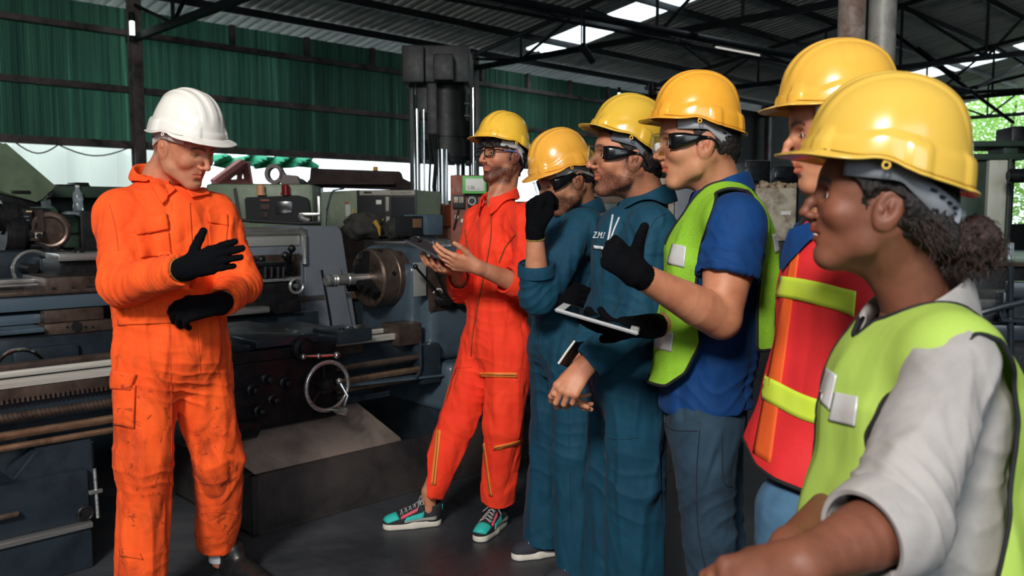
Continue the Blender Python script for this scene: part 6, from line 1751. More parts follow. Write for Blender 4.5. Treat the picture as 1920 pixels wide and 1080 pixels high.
def leg(v, L, rs=(0.102, 0.085, 0.085), gr=0.0, k=0.03, hem=True):
    h_, kn, an = L; v.cone(h_, kn, rs[0] + gr, rs[1] + gr, k); v.cone(kn, an, rs[1] + gr, rs[2] + gr, 0.02, cap='b' if hem else None)
    if hem:
        d = unit(an - kn); v.cone(an + d * 0.03, an - d * 0.04, rs[2] - 0.006 + gr, rs[2] - 0.012 + gr, 0.002, sub=True)
def cuff_ring(a, end, r, mat, parent, wd=0.05, name='cuff', back=0.0):
    d = unit(a['Wr'] - a['E']); e = a['E'] + (a['Wr'] - a['E']) * end - d * back
    mb = MB(); mb.lathe(e, -d, [(-0.003, r - 0.004), (-0.004, r + 0.001), (0.0, r + 0.003), (wd, r + 0.005), (wd + 0.003, r + 0.001), (wd + 0.003, r - 0.006)], 48)
    for f in [f for f in mb.bm.faces if len(f.verts) > 4]: mb.bm.faces.remove(f)
    o = mb.build(name, mat, parent); return o
def std_folds(S, sc=1.0, coverall=True):
    L = []
    for a in S['arms']:
        E, S_, Wr = a['E'], a['S'], a['Wr']; d = unit(Wr - E); u = unit(E - S_)
        L.append((E, 0.10, 0.0065 * sc, unit(d + u * 0.2), 0.030)); L.append((E * 0.45 + S_ * 0.55, 0.12, 0.004 * sc, unit(u + V(0.3, 0.2, 0)), 0.050)); L.append((Wr * 0.7 + E * 0.3, 0.07, 0.0035 * sc, d, 0.022))
        L.append((S_ * 0.75 + S['C'] * 0.25, 0.11, 0.0045 * sc, unit(S_ - S['C'] + V(0, 0, 0.1)), 0.045))
    L.append((S['W'], 0.17, 0.006 * sc, V(0.15, 0.1, 1), 0.038))
    if coverall and 'legs' in S:
        cr = (S['legs'][0][0] + S['legs'][1][0]) / 2 - V(0, 0, 0.08)
        L.append((cr, 0.15, 0.007 * sc, V(0.25, 0.2, 1), 0.042))
        for l in S['legs']:
            L.append((l[1], 0.15, 0.0045 * sc, V(0.5, 0.2, 1), 0.075)); L.append((l[2] + V(0, 0, 0.05), 0.10, 0.0035 * sc, V(-0.4, 0.2, 1), 0.060))
    return L
def finish(v, S, fl, dr=0.005, seed=0, name='coverall', mat=None, parent=None, smooth=2, zhi=1.45, zlo=0.05, hem=None):
    P, Fc = main_pieces(*v.mesh(smooth)); N_ = vnormals(P, Fc)
    d = folds(P, N_, fl, seed) + (drape(P, dr, 0.055, seed + 3, zlo, zhi) if dr else 0) + crumple(P, S.get('crumple', 0.006), seed + 50)
    if hem is not None: d = d * np.clip((P[:, 2] - hem) / 0.06, 0, 1)
    P = P + N_ * d[:, None]; P = laplace(P, Fc, 1, 0.4)
    o = make_obj(name, P, Fc, mat, parent) if name else None
    return P, Fc, o
def bounds(S, pad=0.16):
    pts = [S['C'], S['W'], S['H'], S['N'], S['SL'], S['SR']]
    for a in S['arms']: pts += list(arm_pts(a))
    pts = np.array(pts); return pts.min(0) - pad, pts.max(0) + pad
def person(label, S, skin, hp, group=None):
    """root, body (one mesh), eyes"""
    root = empty('person', label, 'person')
    fr = S['head']; parts = []
    # head and neck: fine field in the head frame, neck running down into the collar
    nl = ((S['N'] - V(0, 0, 0.03) - fr.o) @ fr.M) / fr.sc
    hv = head_field(hp, hp.get('h', 0.0026))
    if nl[2] < -0.16:
        pad = int((-0.16 - nl[2]) / hv.h) + 6
        D2_ = np.full((hv.D.shape[0], hv.D.shape[1], hv.D.shape[2] + pad), 0.3, np.float32); D2_[:, :, pad:] = hv.D; hv.D = D2_
        hv.lo = hv.lo - V(0, 0, pad * hv.h); hv.n = np.array(D2_.shape); hv.ax[2] = (hv.lo[2] + hv.h * np.arange(hv.n[2])).astype(np.float32)
    padx = int(max(0, -nl[0] - 0.06 + 0.02) / hv.h) + 2
    D2_ = np.full((hv.D.shape[0] + padx, hv.D.shape[1], hv.D.shape[2]), 0.3, np.float32); D2_[padx:] = hv.D; hv.D = D2_
    hv.lo = hv.lo - V(padx * hv.h, 0, 0); hv.n = np.array(D2_.shape); hv.ax[0] = (hv.lo[0] + hv.h * np.arange(hv.n[0])).astype(np.float32)
    nr = S.get('nr', 0.055)
    hv.cone((-0.030, 0, -0.045), nl, nr * 0.94, nr, 0.022)
    hv.cone((-0.045, 0, -0.02), nl - V(0.02, 0, 0), nr * 0.7, nr * 0.85, 0.02)
    hv.cone((0.030, 0, -0.090), nl * 0.55 + V(0.030, 0, -0.06) * 0.45 , 0.016, 0.014, 0.03)
    for s in (-1, 1): hv.cone((-0.02, s * 0.055, -0.045), nl + V(0.045, s * 0.012, 0.03), 0.012, 0.012, 0.02)
    P, Fc = hv.mesh(2)
    tint = head_tint(P, hp); parts.append((fr.w(P), Fc)); cols = [tint]
    # trunk and limbs under the clothes
    lo, hi = bounds(S, 0.12)
    bv = Vol(lo, hi, 0.010)
    torso_vol(bv, S, -0.02); bv.cone(S['N'] + V(0, 0, 0.01), S['C'], 0.050, 0.08, 0.02)
    for a in S['arms']: bv.cone(a['S'], a['E'], 0.048, 0.040, 0.03); bv.cone(a['E'], a['Wr'], 0.038, 0.026, 0.01)
    if 'legs' in S:
        bv2 = Vol(np.minimum.reduce([p for l in S['legs'] for p in l]) - V(0.13, 0.13, 0.22), np.maximum.reduce([p for l in S['legs'] for p in l]) + 0.13, 0.010)
        for l in S['legs']: bv2.cone(l[0], l[1], 0.075, 0.052, 0.02); bv2.cone(l[1], l[2], 0.048, 0.032, 0.01); bv2.cone(l[2], V(l[2][0], l[2][1], min(l[2][2], 0.075)), 0.032, 0.033, 0.01)
        q = bv2.mesh(1); parts.append(q); cols.append(np.ones((len(q[0]), 4)))
    q = bv.mesh(1); parts.append(q); cols.append(np.ones((len(q[0]), 4)))
    for a in S['arms']:
        if a.get('hand') is None: continue
        hf, cones = a['hand']; lo2, hi2 = hand_box(hf, cones)
        bare = not a.get('glove'); fa = a.get('forearm', (0.042, 0.046, 0.027))
        Bq = a.get('bare_from', 0.45)
        p0 = a['E'] + (a['Wr'] - a['E']) * Bq
        lo2 = np.minimum(lo2, np.minimum(p0, a['Wr']) - 0.06); hi2 = np.maximum(hi2, np.maximum(p0, a['Wr']) + 0.06)
        if a.get('upper'): lo2 = np.minimum(lo2, np.minimum(a['S'], a['E']) - 0.08); hi2 = np.maximum(hi2, np.maximum(a['S'], a['E']) + 0.08)
        av = Vol(lo2, hi2, a.get('h', 0.0028 if bare else 0.004))
        d = a['Wr'] - a['E']
        rA = lambda t: np.interp(t, [0, 0.25, 0.6, 1.0], [fa[0], fa[1], (fa[1] + fa[2]) / 2, fa[2]])
        fs = np.linspace(0 if a.get('upper') else Bq, 1, 8)
        for i in range(7): av.cone(a['E'] + d * fs[i], a['E'] + d * fs[i + 1], rA(fs[i]), rA(fs[i + 1]), 0.0002 if i else 0.02)
        if a.get('upper'):
            u = a['E'] - a['S']; ru = a['upper']
            av.cone(a['S'], a['S'] + u * 0.5, ru[0], ru[1], 0.01); av.cone(a['S'] + u * 0.5, a['E'], ru[1], ru[2], 0.012)
            av.cone(a['S'] + u * 0.35 - S['fwd'] * -0.012, a['S'] + u * 0.75 - S['fwd'] * -0.010, ru[1] * 0.8, ru[1] * 0.6, 0.03)
        av.cone(a['Wr'] - unit(d) * 0.01, hf.w((0.02, 0, 0)), fa[2] * (1 if bare else 0.9), 0.020, 0.014 if bare else 0.004)
        add_hand(av, hf, cones, 0.0 if bare else -0.0015)
        q = av.mesh(1); parts.append(q); c = np.ones((len(q[0]), 4)); c[:, 1:3] *= 0.96; cols.append(c)
    P, Fc = join_np(parts)
    body = make_obj('body', P, Fc, skin, root, np.concatenate(cols))
    if hp.get('lid', 0) < 0.95: eyes(fr, root, hp.get('look', (1, 0, -0.1)), hp)
    for a in S['arms']:
        if a.get('glove'):
            hf, cones = a['hand']; lo2, hi2 = hand_box(hf, cones)
            q0 = a['Wr'] - unit(a['Wr'] - a['E']) * 0.045; lo2 = np.minimum(lo2, q0 - 0.06); hi2 = np.maximum(hi2, q0 + 0.06)
            gv = Vol(lo2, hi2, 0.0034); add_hand(gv, hf, cones, 0.0022)
            cu = a.get('cuff', 0.034)
            gv.cone(hf.w((0.03, 0, 0)), a['Wr'], 0.028, cu - 0.003, 0.012); gv.cone(a['Wr'], a['Wr'] - unit(a['Wr'] - a['E']) * 0.030, cu - 0.003, cu, 0.012, cap='b')
            P, Fc = gv.mesh(1); Nn = vnormals(P, Fc)
            P = P + Nn * (0.0008 * vnoise(P, 160.0) + 0.0010 * vnoise(P, 45.0))[:, None]
            g = make_obj('glove', P, Fc, GLOVE, root)
            if a.get('hem'):
                c = a['Wr'] - unit(a['Wr'] - a['E']) * 0.029; mb = MB(); mb.torus(c, a['Wr'] - a['E'], cu - 0.001, 0.0022, 40, 6); mb.build('glove_hem', flat('ochre_stitching', (150, 128, 44), 0.8), g)
    return root, body
def shoe(parent, toe, heel, kind, w=0.046, name='shoe'):
    """toe, heel: ground points"""
    toe, heel = V(toe), V(heel); L = np.linalg.norm(toe - heel); x = unit(toe - heel); z = V(0, 0, 1); y = np.cross(z, x)
    w_ = lambda a, b_, c: heel + x * a * L + y * b_ + z * c
    def vol(): return Vol(np.minimum(toe, heel) - 0.08, np.maximum(toe, heel) + V(0.08, 0.08, 0.17), 0.0036)
    v = vol(); v.cone(w_(0.15, 0, 0.016), w_(0.5, 0, 0.016), w * 0.74, w * 0.84, 0.01); v.cone(w_(0.5, 0, 0.012), w_(0.85, 0, 0.012), w * 0.84, w * 0.80, 0.01)
    v.cut(w_(0, 0, 0.001), -z); top = 0.026 if kind != 'boot' else 0.022
    v.cut(w_(0.2, 0, top + 0.006), unit(z - x * 0.05)); P, Fc = v.mesh(1)
    sole = {'sneaker': flat('pale_rubber', (206, 200, 186), 0.6), 'canvas': flat('off_white_rubber', (214, 208, 196), 0.6), 'boot': MT['pblack']}[kind]
    root = make_obj(name, *(lambda: (None, None))(), None) if False else empty(name); root.parent = parent
    make_obj('sole', P, Fc, sole, root)
    v = vol()
    v.cone(w_(0.17, 0, 0.045), w_(0.13, 0, 0.085), w * 0.74, w * 0.74, 0.02)
    v.path([w_(0.17, 0, 0.04), w_(0.45, 0, 0.046), w_(0.70, 0, 0.034), w_(0.86, 0, 0.027)], [w * 0.74, w * 0.82, w * 0.84, w * 0.74], 0.02)
    v.cone(w_(0.22, 0, 0.10), w_(0.62, 0, 0.055), w * 0.55, w * 0.42, 0.02)
    if kind == 'boot': v.cone(w_(0.2, 0, 0.07), w_(0.2, 0, 0.12), w * 0.9, w * 0.9, 0.02)
    v.cut(w_(0, 0, top), -z)
    if kind != 'boot': v.cone(w_(0.17, 0, 0.15), w_(0.17, 0, 0.085), w * 0.8, w * 0.60, 0.004, sub=True)
    P, Fc = v.mesh(1)
    up = {'sneaker': flat('black_suede', (26, 27, 30), 0.8), 'canvas': flat('navy_canvas', (34, 38, 48), 0.8), 'boot': paint('black_leather', (22, 22, 24), 0.35, 0, 0.3, (40, 38, 36), 10, 0.3)}[kind]
    make_obj('upper', P, Fc, up, root); su = Surf(P, Fc)
    def near(a, b_, c, lift=0.0015):
        h = su.t.find_nearest(Vector(w_(a, b_, c))); return np.array(h[0] + h[1] * lift)
    def pan(nm, rows, mat):
        R_ = [[near(*q) for q in smooth_path(r, 4)] for r in rows]; n = len(R_[0]); o = make_obj(nm, np.concatenate(R_), grid_faces(n, len(R_)), mat, root); solid(o, 0.0016, 0)
    if kind == 'sneaker':
        te = flat('turquoise_mesh', (38, 178, 168), 0.7); pk = flat('coral_trim', (214, 84, 104), 0.7); gy = flat('silver_grey_stripe', (150, 148, 140), 0.6)
        pan('toe_panel', [[(0.72 + 0.2 * f, -0.035 + 0.0, 0.05 - 0.015 * f), (0.76 + 0.2 * f, 0, 0.07 - 0.03 * f), (0.72 + 0.2 * f, 0.035, 0.05 - 0.015 * f)] for f in np.linspace(0, 1, 6)], te)
        for s in (-1, 1):
            pan('side_panel', [[(0.30 + 0.32 * f, s * 0.06, 0.085 - 0.02 * f), (0.32 + 0.32 * f, s * 0.06, 0.065 - 0.015 * f), (0.34 + 0.32 * f, s * 0.06, 0.050 - 0.01 * f)] for f in np.linspace(0, 1, 7)], te)
            pan('side_stripe', [[(0.10 + 0.55 * f, s * 0.06, 0.055 - 0.008 * f), (0.10 + 0.55 * f, s * 0.06, 0.043 - 0.006 * f), (0.10 + 0.55 * f, s * 0.06, 0.034 - 0.004 * f)] for f in np.linspace(0, 1, 8)], gy)
            pan('lace_guard', [[(0.42 + 0.28 * f, s * 0.030, 0.10 - 0.04 * f), (0.42 + 0.28 * f, s * 0.040, 0.085 - 0.035 * f)] for f in np.linspace(0, 1, 6)], pk)
        pan('heel_tab', [[(0.0, -0.02, 0.10 - 0.03 * f), (-0.02, 0, 0.10 - 0.03 * f), (0.0, 0.02, 0.10 - 0.03 * f)] for f in np.linspace(0, 1, 3)], te)
    if kind == 'boot': return root
    lc = flat('grey_lace', (164, 166, 164), 0.8)
    for i in range(5):
        f = i / 4; a = 0.40 + 0.26 * f; zz = 0.115 - 0.05 * f; mb = MB()
        mb.tube([near(a, -0.024, zz, 0.002), near(a + 0.02, 0, zz + 0.02, 0.004), near(a + 0.04, 0.024, zz, 0.002)], 0.0019, 6)
        mb.tube([near(a, 0.024, zz, 0.002), near(a + 0.02, 0, zz + 0.02, 0.005), near(a + 0.04, -0.024, zz, 0.002)], 0.0019, 6)
        mb.build('lace', lc, root)
    mb = MB(); c = near(0.38, 0, 0.14, 0.006)
    for s in (-1, 1): mb.tube(smooth_path([c, c + y * s * 0.025 + z * 0.012, c + y * s * 0.05 + z * 0.0, c + y * s * 0.03 - z * 0.012 + x * 0.01, c], 5), 0.0018, 6); mb.tube(smooth_path([c, c + y * s * 0.03 + x * 0.02 - z * 0.02, c + y * s * 0.045 + x * 0.03 - z * 0.035], 4), 0.0018, 6)
    mb.build('lace_bow', lc, root)
    return root
def Wv(u, v, Y): return np.array(W(u, v, Y))
def head_at(u, v, Y, local, yaw, pitch, roll=0, sc=1.0):
    f = Frame((0, 0, 0), yaw, pitch, roll, sc); f.o = Wv(u, v, Y) - f.w(local) ; return f
def yawv(d): return V(math.cos(R(d)), math.sin(R(d)), 0)
NEAR_L = (-0.010, 0.080, -0.010); NEAR_R = (-0.010, -0.080, -0.010); NOSE = (0.118, 0, -0.035)
def pose(**k):
    k['lat'] = V(-k['fwd'][1], k['fwd'][0], 0)
    k['SL'], k['SR'] = k['arms'][0]['S'], k['arms'][1]['S']; return k
ZIP = flat('brass_zip', (150, 104, 62), 0.4, 0.6)
YEL = (240, 190, 62)

# ================================================================== 1. supervisor: white helmet, orange coverall
ORANGE = cloth_mat('orange_cotton', (250, 92, 30), (238, 76, 22), 0.85, 900, 0.55, dirt=(110, 38, 20), gate=0.56)
ORSEAM = flat('orange_seam_thread', (196, 58, 20), 0.8)
fwd = yawv(-58)
aR = dict(S=Wv(222, 400, 2.790), E=Wv(232, 535, 2.700), Wr=Wv(350, 503, 2.510), glove=1, hem=1, cuff=0.036)
aR['hand'] = (HandFrame(aR['Wr'], (0.93, -0.10, 0.30), (-0.15, -0.95, 0.1), 1), hand_cones((4, 9, 14, 20), (3, 0, -2, -3), (62, 15, 6), 0.94, fat=1.12))
aL = dict(S=Wv(400, 402, 2.980), E=Wv(450, 532, 2.930), Wr=Wv(412, 570, 2.720), glove=1, cuff=0.036)
aL['hand'] = (HandFrame(aL['Wr'], (-0.93, -0.25, -0.12), (-0.1, -0.75, 0.6), -1), hand_cones((22, 30, 34, 38), (4, 1, -2, -5), (30, 50, 25), 1.05, fat=1.15))
S1 = pose(fwd=fwd, N=Wv(298, 330, 2.940), C=Wv(313, 455, 2.900), W=Wv(318, 570, 2.900), H=Wv(322, 640, 2.900), arms=[aL, aR], rw=0.172, ww=0.160, hw=0.170, f=0.74,
          legs=[(Wv(368, 668, 2.96), Wv(408, 860, 3.02), Wv(411, 1014, 3.17)), (Wv(281, 668, 2.85), Wv(272, 860, 2.80), Wv(268, 1082, 2.80))])
S1['SL'], S1['SR'] = aL['S'], aR['S']
S1['head'] = head_at(303, 277, 2.80, NEAR_R, -25, -21, 3, 1.04)
hp = dict(jaw=1.08, nose=1.15, chin=0.002, stubble=0.30, lid=1.0, buzz=0.8, look=(1, -0.1, -0.5), beardc=(0.45, 0.42, 0.42), cheek=1.0)
man1, _b = person('man in orange coverall and white hard hat gesturing with black gloved hands', S1, SK_LIGHT, hp)
lo, hi = bounds(S1, 0.15); lo[2] = 0.0
v = Vol(lo, hi, 0.005)
torso_vol(v, S1, 0.012)
for l in S1['legs']: leg(v, l, (0.106, 0.085, 0.078), 0.002, 0.035)
sleeve(v, aR, (0.074, 0.068, 0.066, 0.045), 0.90); sleeve(v, aL, (0.074, 0.066, 0.062, 0.048), 0.86)
neck_hole(v, S1, 0.064); neck_v(v, S1, 0.09, 0.03)
fl = std_folds(S1, 1.0)
for k in range(5): fl.append((S1['W'] + S1['lat'] * (0.15 - 0.075 * k) + fwd * 0.1, 0.05, 0.004, S1['lat'], 0.017))
P, Fc, cov = finish(v, S1, fl, 0.007, 1, 'coverall', ORANGE, man1)
su = Surf(P, Fc)
c = collar(man1, ORANGE, S1['N'] - V(0, 0, 0.0), unit(fwd + V(0.1, 0, 0)), S1['lat'], (0.080, 0.074), 0.050, 0.036, 0.55, 0.055, 0.0, up=unit(V(0.10, -0.20, 1))); drape_collar(su, c)
patch(su, [(258, 300), (280, 306), (330, 360), (303, 386)], 'collar_leaf', ORANGE, man1, 0.012, 14, 22, 0.004)
patch(su, [(347, 362), (374, 345), (392, 368), (357, 374)], 'collar_leaf', ORANGE, man1, 0.012, 12, 12, 0.004)
# pockets, flaps, placket, seams
patch(su, [(252, 440), (318, 436), (322, 478), (262, 484)], 'chest_pocket', ORANGE, cov, 0.003, puff=0.004)
patch(su, [(247, 408), (312, 402), (316, 430), (256, 442)], 'pocket_flap', ORANGE, cov, 0.008, 16, 10, puff=0.003)
patch(su, [(388, 420), (428, 420), (424, 468), (392, 470)], 'chest_pocket', ORANGE, cov, 0.003, puff=0.003)
patch(su, [(386, 400), (426, 402), (428, 424), (390, 418)], 'pocket_flap', ORANGE, cov, 0.007, 12, 8, puff=0.002)
patch(su, [(205, 692), (257, 700), (246, 732), (205, 728)], 'pocket_flap', ORANGE, cov, 0.010, 14, 10, puff=0.004)
patch(su, [(209, 716), (255, 722), (252, 804), (214, 796)], 'cargo_pocket', ORANGE, cov, 0.005, puff=0.006)
patch(su, [(345, 384), (356, 380), (368, 570), (356, 570)], 'placket', ORANGE, cov, 0.003, 6, 40)
for i, v_ in enumerate((400, 440, 480, 525)):
    pass
patch(su, [(226, 1028), (262, 1036), (268, 1048), (228, 1042)], 'hem_tab', ORANGE, cov, 0.005, 12, 6)
patch(su, [(222, 596), (408, 590), (410, 602), (222, 610)], 'waistband', ORANGE, cov, 0.003, 46, 5)
for px in ([(366, 576), (372, 640), (376, 700)], [(318, 600), (322, 800), (318, 1020)], [(376, 965), (405, 960), (444, 966)], [(196, 352), (215, 420), (222, 470)]):
    seam(su, px, 'seam', ORSEAM, cov, 0.0011, 0.0006)
helmet(S1['head'], man1, (232, 228, 220), 'white_helmet_shell', (214, 212, 208), tilt=3, lift=0.002, size=1.0, brim=0.040)
cuff_ring(aR, 0.90, 0.046, ORANGE, cov); cuff_ring(aL, 0.86, 0.049, ORANGE, cov)
shoe(man1, V(-0.865, 3.02, 0), V(-1.12, 3.20, 0), 'boot', 0.052, 'safety_boot')
shoe(man1, V(-1.08, 2.62, 0), V(-1.24, 2.86, 0), 'boot', 0.052, 'safety_boot')
mb = MB(); an = S1['legs'][0][2]; mb.lathe((an[0], an[1], 0.075), (0, 0, 1), [(0, 0.040), (0.030, 0.041), (0.034, 0.039), (0.035, 0.03)]); mb.build('sock', flat('pale_sock', (170, 174, 180), 0.9), man1)
rebase(man1)

# ================================================================== 2. red coverall, spectacles, clipboard
RED = cloth_mat('scarlet_cotton', (250, 64, 34), (240, 52, 28), 0.8, 900, 0.6)
REDSEAM = flat('red_seam_thread', (186, 40, 22), 0.8)
fwd = yawv(222)
aL = dict(S=Wv(990, 414, 3.54), E=Wv(990, 540, 3.46), Wr=Wv(893, 500, 3.32), bare_from=0.35, forearm=(0.04, 0.043, 0.027))
aL['hand'] = (HandFrame(aL['Wr'], (-0.93, -0.12, 0.22), (0.05, -0.75, -0.6), -1), hand_cones((14, 18, 22, 26), (4, 1, -2, -5), (42, 10, 10), 1.03))
aR = dict(S=Wv(898, 414, 3.86), E=Wv(864, 540, 3.76), Wr=Wv(858, 508, 3.50), bare_from=0.5, forearm=(0.04, 0.043, 0.027))
aR['hand'] = (HandFrame(aR['Wr'], (-0.75, -0.55, 0.12), (0.2, 0.2, -0.95), 1), hand_cones((20, 24, 28, 30), (4, 1, -2, -5), (42, 30, 10), 1.03))
S2 = pose(fwd=fwd, N=Wv(937, 374, 3.70), C=Wv(935, 465, 3.70), W=Wv(930, 560, 3.70), H=Wv(932, 635, 3.70), arms=[aL, aR], rw=0.145, ww=0.130, hw=0.150, f=0.72,
          legs=[(Wv(955, 655, 3.64), Wv(943, 800, 3.62), Wv(934, 938, 3.72)), (Wv(908, 650, 3.76), Wv(860, 790, 3.75), Wv(804, 922, 3.74))], nr=0.052)
S2['head'] = head_at(968, 293, 3.66, NEAR_L, 218, 3, 0, 1.02)
man2, _b = person('bearded man in red zipped coverall, black spectacles and yellow hard hat, holding a clipboard', S2, SK_LIGHT,
                  dict(jaw=0.96, nose=1.1, chin=0.003, stubble=1.3, lid=0.15, look=(1, 0.1, 0.0), beardc=(0.17, 0.13, 0.13)))
lo, hi = bounds(S2, 0.15); lo[2] = 0.0
v = Vol(lo, hi, 0.0055)
torso_vol(v, S2, 0.010)
for l in S2['legs']: leg(v, l, (0.100, 0.078, 0.070), 0.004, 0.035)
sleeve(v, aL, (0.064, 0.058, 0.056, 0.056), 0.42); sleeve(v, aR, (0.064, 0.060, 0.056, 0.052), 0.62)
neck_hole(v, S2, 0.060); neck_v(v, S2, 0.10, 0.026)
P, Fc, cov = finish(v, S2, std_folds(S2, 0.9), 0.006, 12, 'coverall', RED, man2)
su = Surf(P, Fc)
c = collar(man2, RED, S2['N'] + V(0, 0, 0.008), fwd, S2['lat'], (0.074, 0.068), 0.052, 0.050, 0.30, 0.035, 0.035, up=unit(V(-0.12, -0.10, 1))); drape_collar(su, c)
cuff_ring(aL, 0.42, 0.056, RED, cov, 0.07)
seam(su, [(922, 385), (920, 450), (905, 530), (888, 620), (884, 668)], 'zip', ZIP, cov, 0.0030, 0.002, 14)
for px in ([(872, 432), (878, 462), (884, 480)], [(968, 440), (950, 460), (936, 492)]): seam(su, px, 'pocket_zip', ZIP, cov, 0.003, 0.002)
ORT = flat('orange_tape', (236, 128, 48), 0.6)
patch(su, [(898, 698), (970, 698), (970, 708), (900, 706)], 'zip_tape', ORT, cov, 0.004, 18, 4)
patch(su, [(926, 836), (976, 824), (976, 832), (926, 844)], 'zip_tape', ORT, cov, 0.004, 14, 4)
patch(su, [(818, 806), (828, 806), (817, 910), (808, 908)], 'zip_tape', ORT, cov, 0.004, 4, 20)
patch(su, [(906, 830), (910, 830), (924, 930), (918, 930)], 'zip_tape', ORT, cov, 0.004, 4, 20)
for px in ([(900, 702), (935, 703), (968, 703)], [(928, 840), (952, 834), (974, 828)], [(823, 808), (818, 860), (812, 906)], [(835, 684), (828, 720), (822, 750)], [(908, 832), (914, 880), (921, 928)]):
    seam(su, px, 'leg_zip', ZIP, cov, 0.0022, 0.006)
for px in ([(968, 570), (980, 640), (976, 690), (950, 700)], [(975, 700), (972, 790), (966, 830)], [(880, 560), (930, 566), (985, 562)], [(832, 680), (860, 690), (884, 688)]):
    seam(su, px, 'seam', REDSEAM, cov, 0.0011, 0.0006)
patch(su, [(938, 508), (948, 508), (944, 542), (934, 540)], 'sleeve_tab', RED, cov, 0.004, 5, 10)
hair_shell(S2['head'], man2, HAIR_DK, 'curly', 5, 0.004)
spectacles(S2['head'], man2)
helmet(S2['head'], man2, (244, 192, 64), 'yellow_helmet_shell', (206, 206, 202), tilt=6, lift=0.0, size=1.0)
shoe(man2, V(-0.580, 3.69, 0), V(-0.312, 3.755, 0), 'sneaker', 0.046)
shoe(man2, V(-0.150, 3.53, 0), V(-0.038, 3.765, 0), 'sneaker', 0.046)
rebase(man2)
cb = empty('clipboard', 'thin dark clipboard held in both hands by the man in red', 'clipboard')
a, b_, d_ = Wv(757, 453, 3.36), Wv(822, 485, 3.33), Wv(803, 457, 3.56); x = unit(b_ - a); L = 0.30; b_ = a + x * 0.22; y = unit((d_ - a) - ((d_ - a) @ x) * x); z = np.cross(x, y)
if z[2] < 0: z = -z
mb = MB(); mb.prism([a, b_, b_ + y * 0.21, a + y * 0.21], z * 0.008, 0.002); mb.build('board', flat('dark_grey_board', (52, 52, 58), 0.5), cb)
mb = MB(); q = a + y * 0.105 + z * 0.010; mb.prism([q - y * 0.04 - x * 0.004, q + y * 0.04 - x * 0.004, q + y * 0.03 + x * 0.03, q - y * 0.03 + x * 0.03], z * 0.006, 0.002); mb.build('clip', MT['pblack'], cb)
rebase(cb)

# ================================================================== 3. blue coverall, fist at the chin
BLUE = cloth_mat('petrol_blue_cotton', (11, 66, 88), (8, 54, 76), 0.78, 900, 0.6)
BLSEAM = flat('blue_seam_thread', (10, 50, 72), 0.8)
fwd = yawv(198)
aL = dict(S=Wv(1096, 428, 3.14), E=Wv(1008, 556, 3.04), Wr=Wv(1003, 432, 2.98), glove=1, hem=1, cuff=0.033, bare_from=0.3)
aL['hand'] = (HandFrame(aL['Wr'], (0.02, 0.05, 1.0), (-0.85, -0.5, 0.0), -1), hand_cones((60, 62, 66, 70), (2, 0, -1, -3), (38, 40, 25), 1.12, fat=1.12))
aR = dict(S=Wv(1060, 432, 3.48), E=Wv(1040, 572, 3.36), Wr=Wv(1030, 556, 3.06), glove=1, cuff=0.034)
aR['hand'] = (HandFrame(aR['Wr'], (0.95, -0.18, -0.05), (-0.1, -0.93, 0.3), 1), hand_cones((16, 22, 28, 34), (4, 1, -2, -5), (30, 20, 20), 1.05, fat=1.1))
S3 = pose(fwd=fwd, N=Wv(1088, 388, 3.32), C=Wv(1072, 470, 3.30), W=Wv(1062, 570, 3.30), H=Wv(1058, 640, 3.30), arms=[aL, aR], rw=0.150, ww=0.138, hw=0.150, f=0.78,
          legs=[(Wv(1076, 660, 3.20), Wv(1078, 850, 3.16), Wv(1086, 1092, 3.16)), (Wv(1038, 655, 3.38), Wv(1030, 850, 3.40), Wv(1020, 1014, 3.42))])
S3['head'] = head_at(1084, 336, 3.18, NEAR_L, 200, -20, 0, 1.05)
man3, _b = person('bearded man in blue coverall holding his gloved fist to his chin', S3, SK_MID,
                  dict(jaw=1.0, nose=1.1, stubble=1.15, lid=0.5, look=(1, 0.1, -0.3), beardc=(0.14, 0.12, 0.13)))
lo, hi = bounds(S3, 0.15); lo[2] = 0.0
v = Vol(lo, hi, 0.0055)
torso_vol(v, S3, 0.008)
for l in S3['legs']: leg(v, l, (0.098, 0.078, 0.088), 0.002, 0.035)
sleeve(v, aL, (0.066, 0.062, 0.060, 0.062), 0.50); sleeve(v, aR, (0.064, 0.060, 0.056, 0.046), 0.86)
neck_hole(v, S3, 0.060); neck_v(v, S3, 0.09)
P, Fc, cov = finish(v, S3, std_folds(S3, 1.0), 0.006, 23, 'coverall', BLUE, man3)
su = Surf(P, Fc)
c = collar(man3, BLUE, S3['N'] - V(0, 0, 0.0), fwd, S3['lat'], (0.082, 0.074), 0.046, 0.062, 0.35, 0.055, 0.05, up=unit(V(-0.30, -0.10, 1))); drape_collar(su, c)
cuff_ring(aL, 0.50, 0.063, BLUE, cov, 0.04)
seam(su, [(1015, 470), (1012, 500)], 'zip', flat('white_zip', (190, 196, 200), 0.5), cov, 0.0025, 0.002)
for px in ([(1118, 380), (1100, 440), (1090, 500)], [(1042, 640), (1030, 700), (1030, 744), (1060, 746)], [(1030, 744), (1064, 746), (1100, 742)], [(1060, 600), (1066, 800), (1072, 1000)]): seam(su, px, 'seam', BLSEAM, cov, 0.0012, 0.0006)
hair_shell(S3['head'], man3, HAIR_BK, 'short', 8, 0.003)
safety_glasses(S3['head'], man3)
helmet(S3['head'], man3, (238, 172, 66), 'golden_yellow_helmet_shell', (214, 212, 206), tilt=-2, size=1.0)
shoe(man3, (Wv(962, 1050, 3.36) * V(1, 1, 0)), (Wv(1048, 1040, 3.42) * V(1, 1, 0)), 'canvas', 0.046)
shoe(man3, (V(0.12, 3.10, 0)), (V(0.36, 3.16, 0)), 'canvas', 0.046)
rebase(man3)
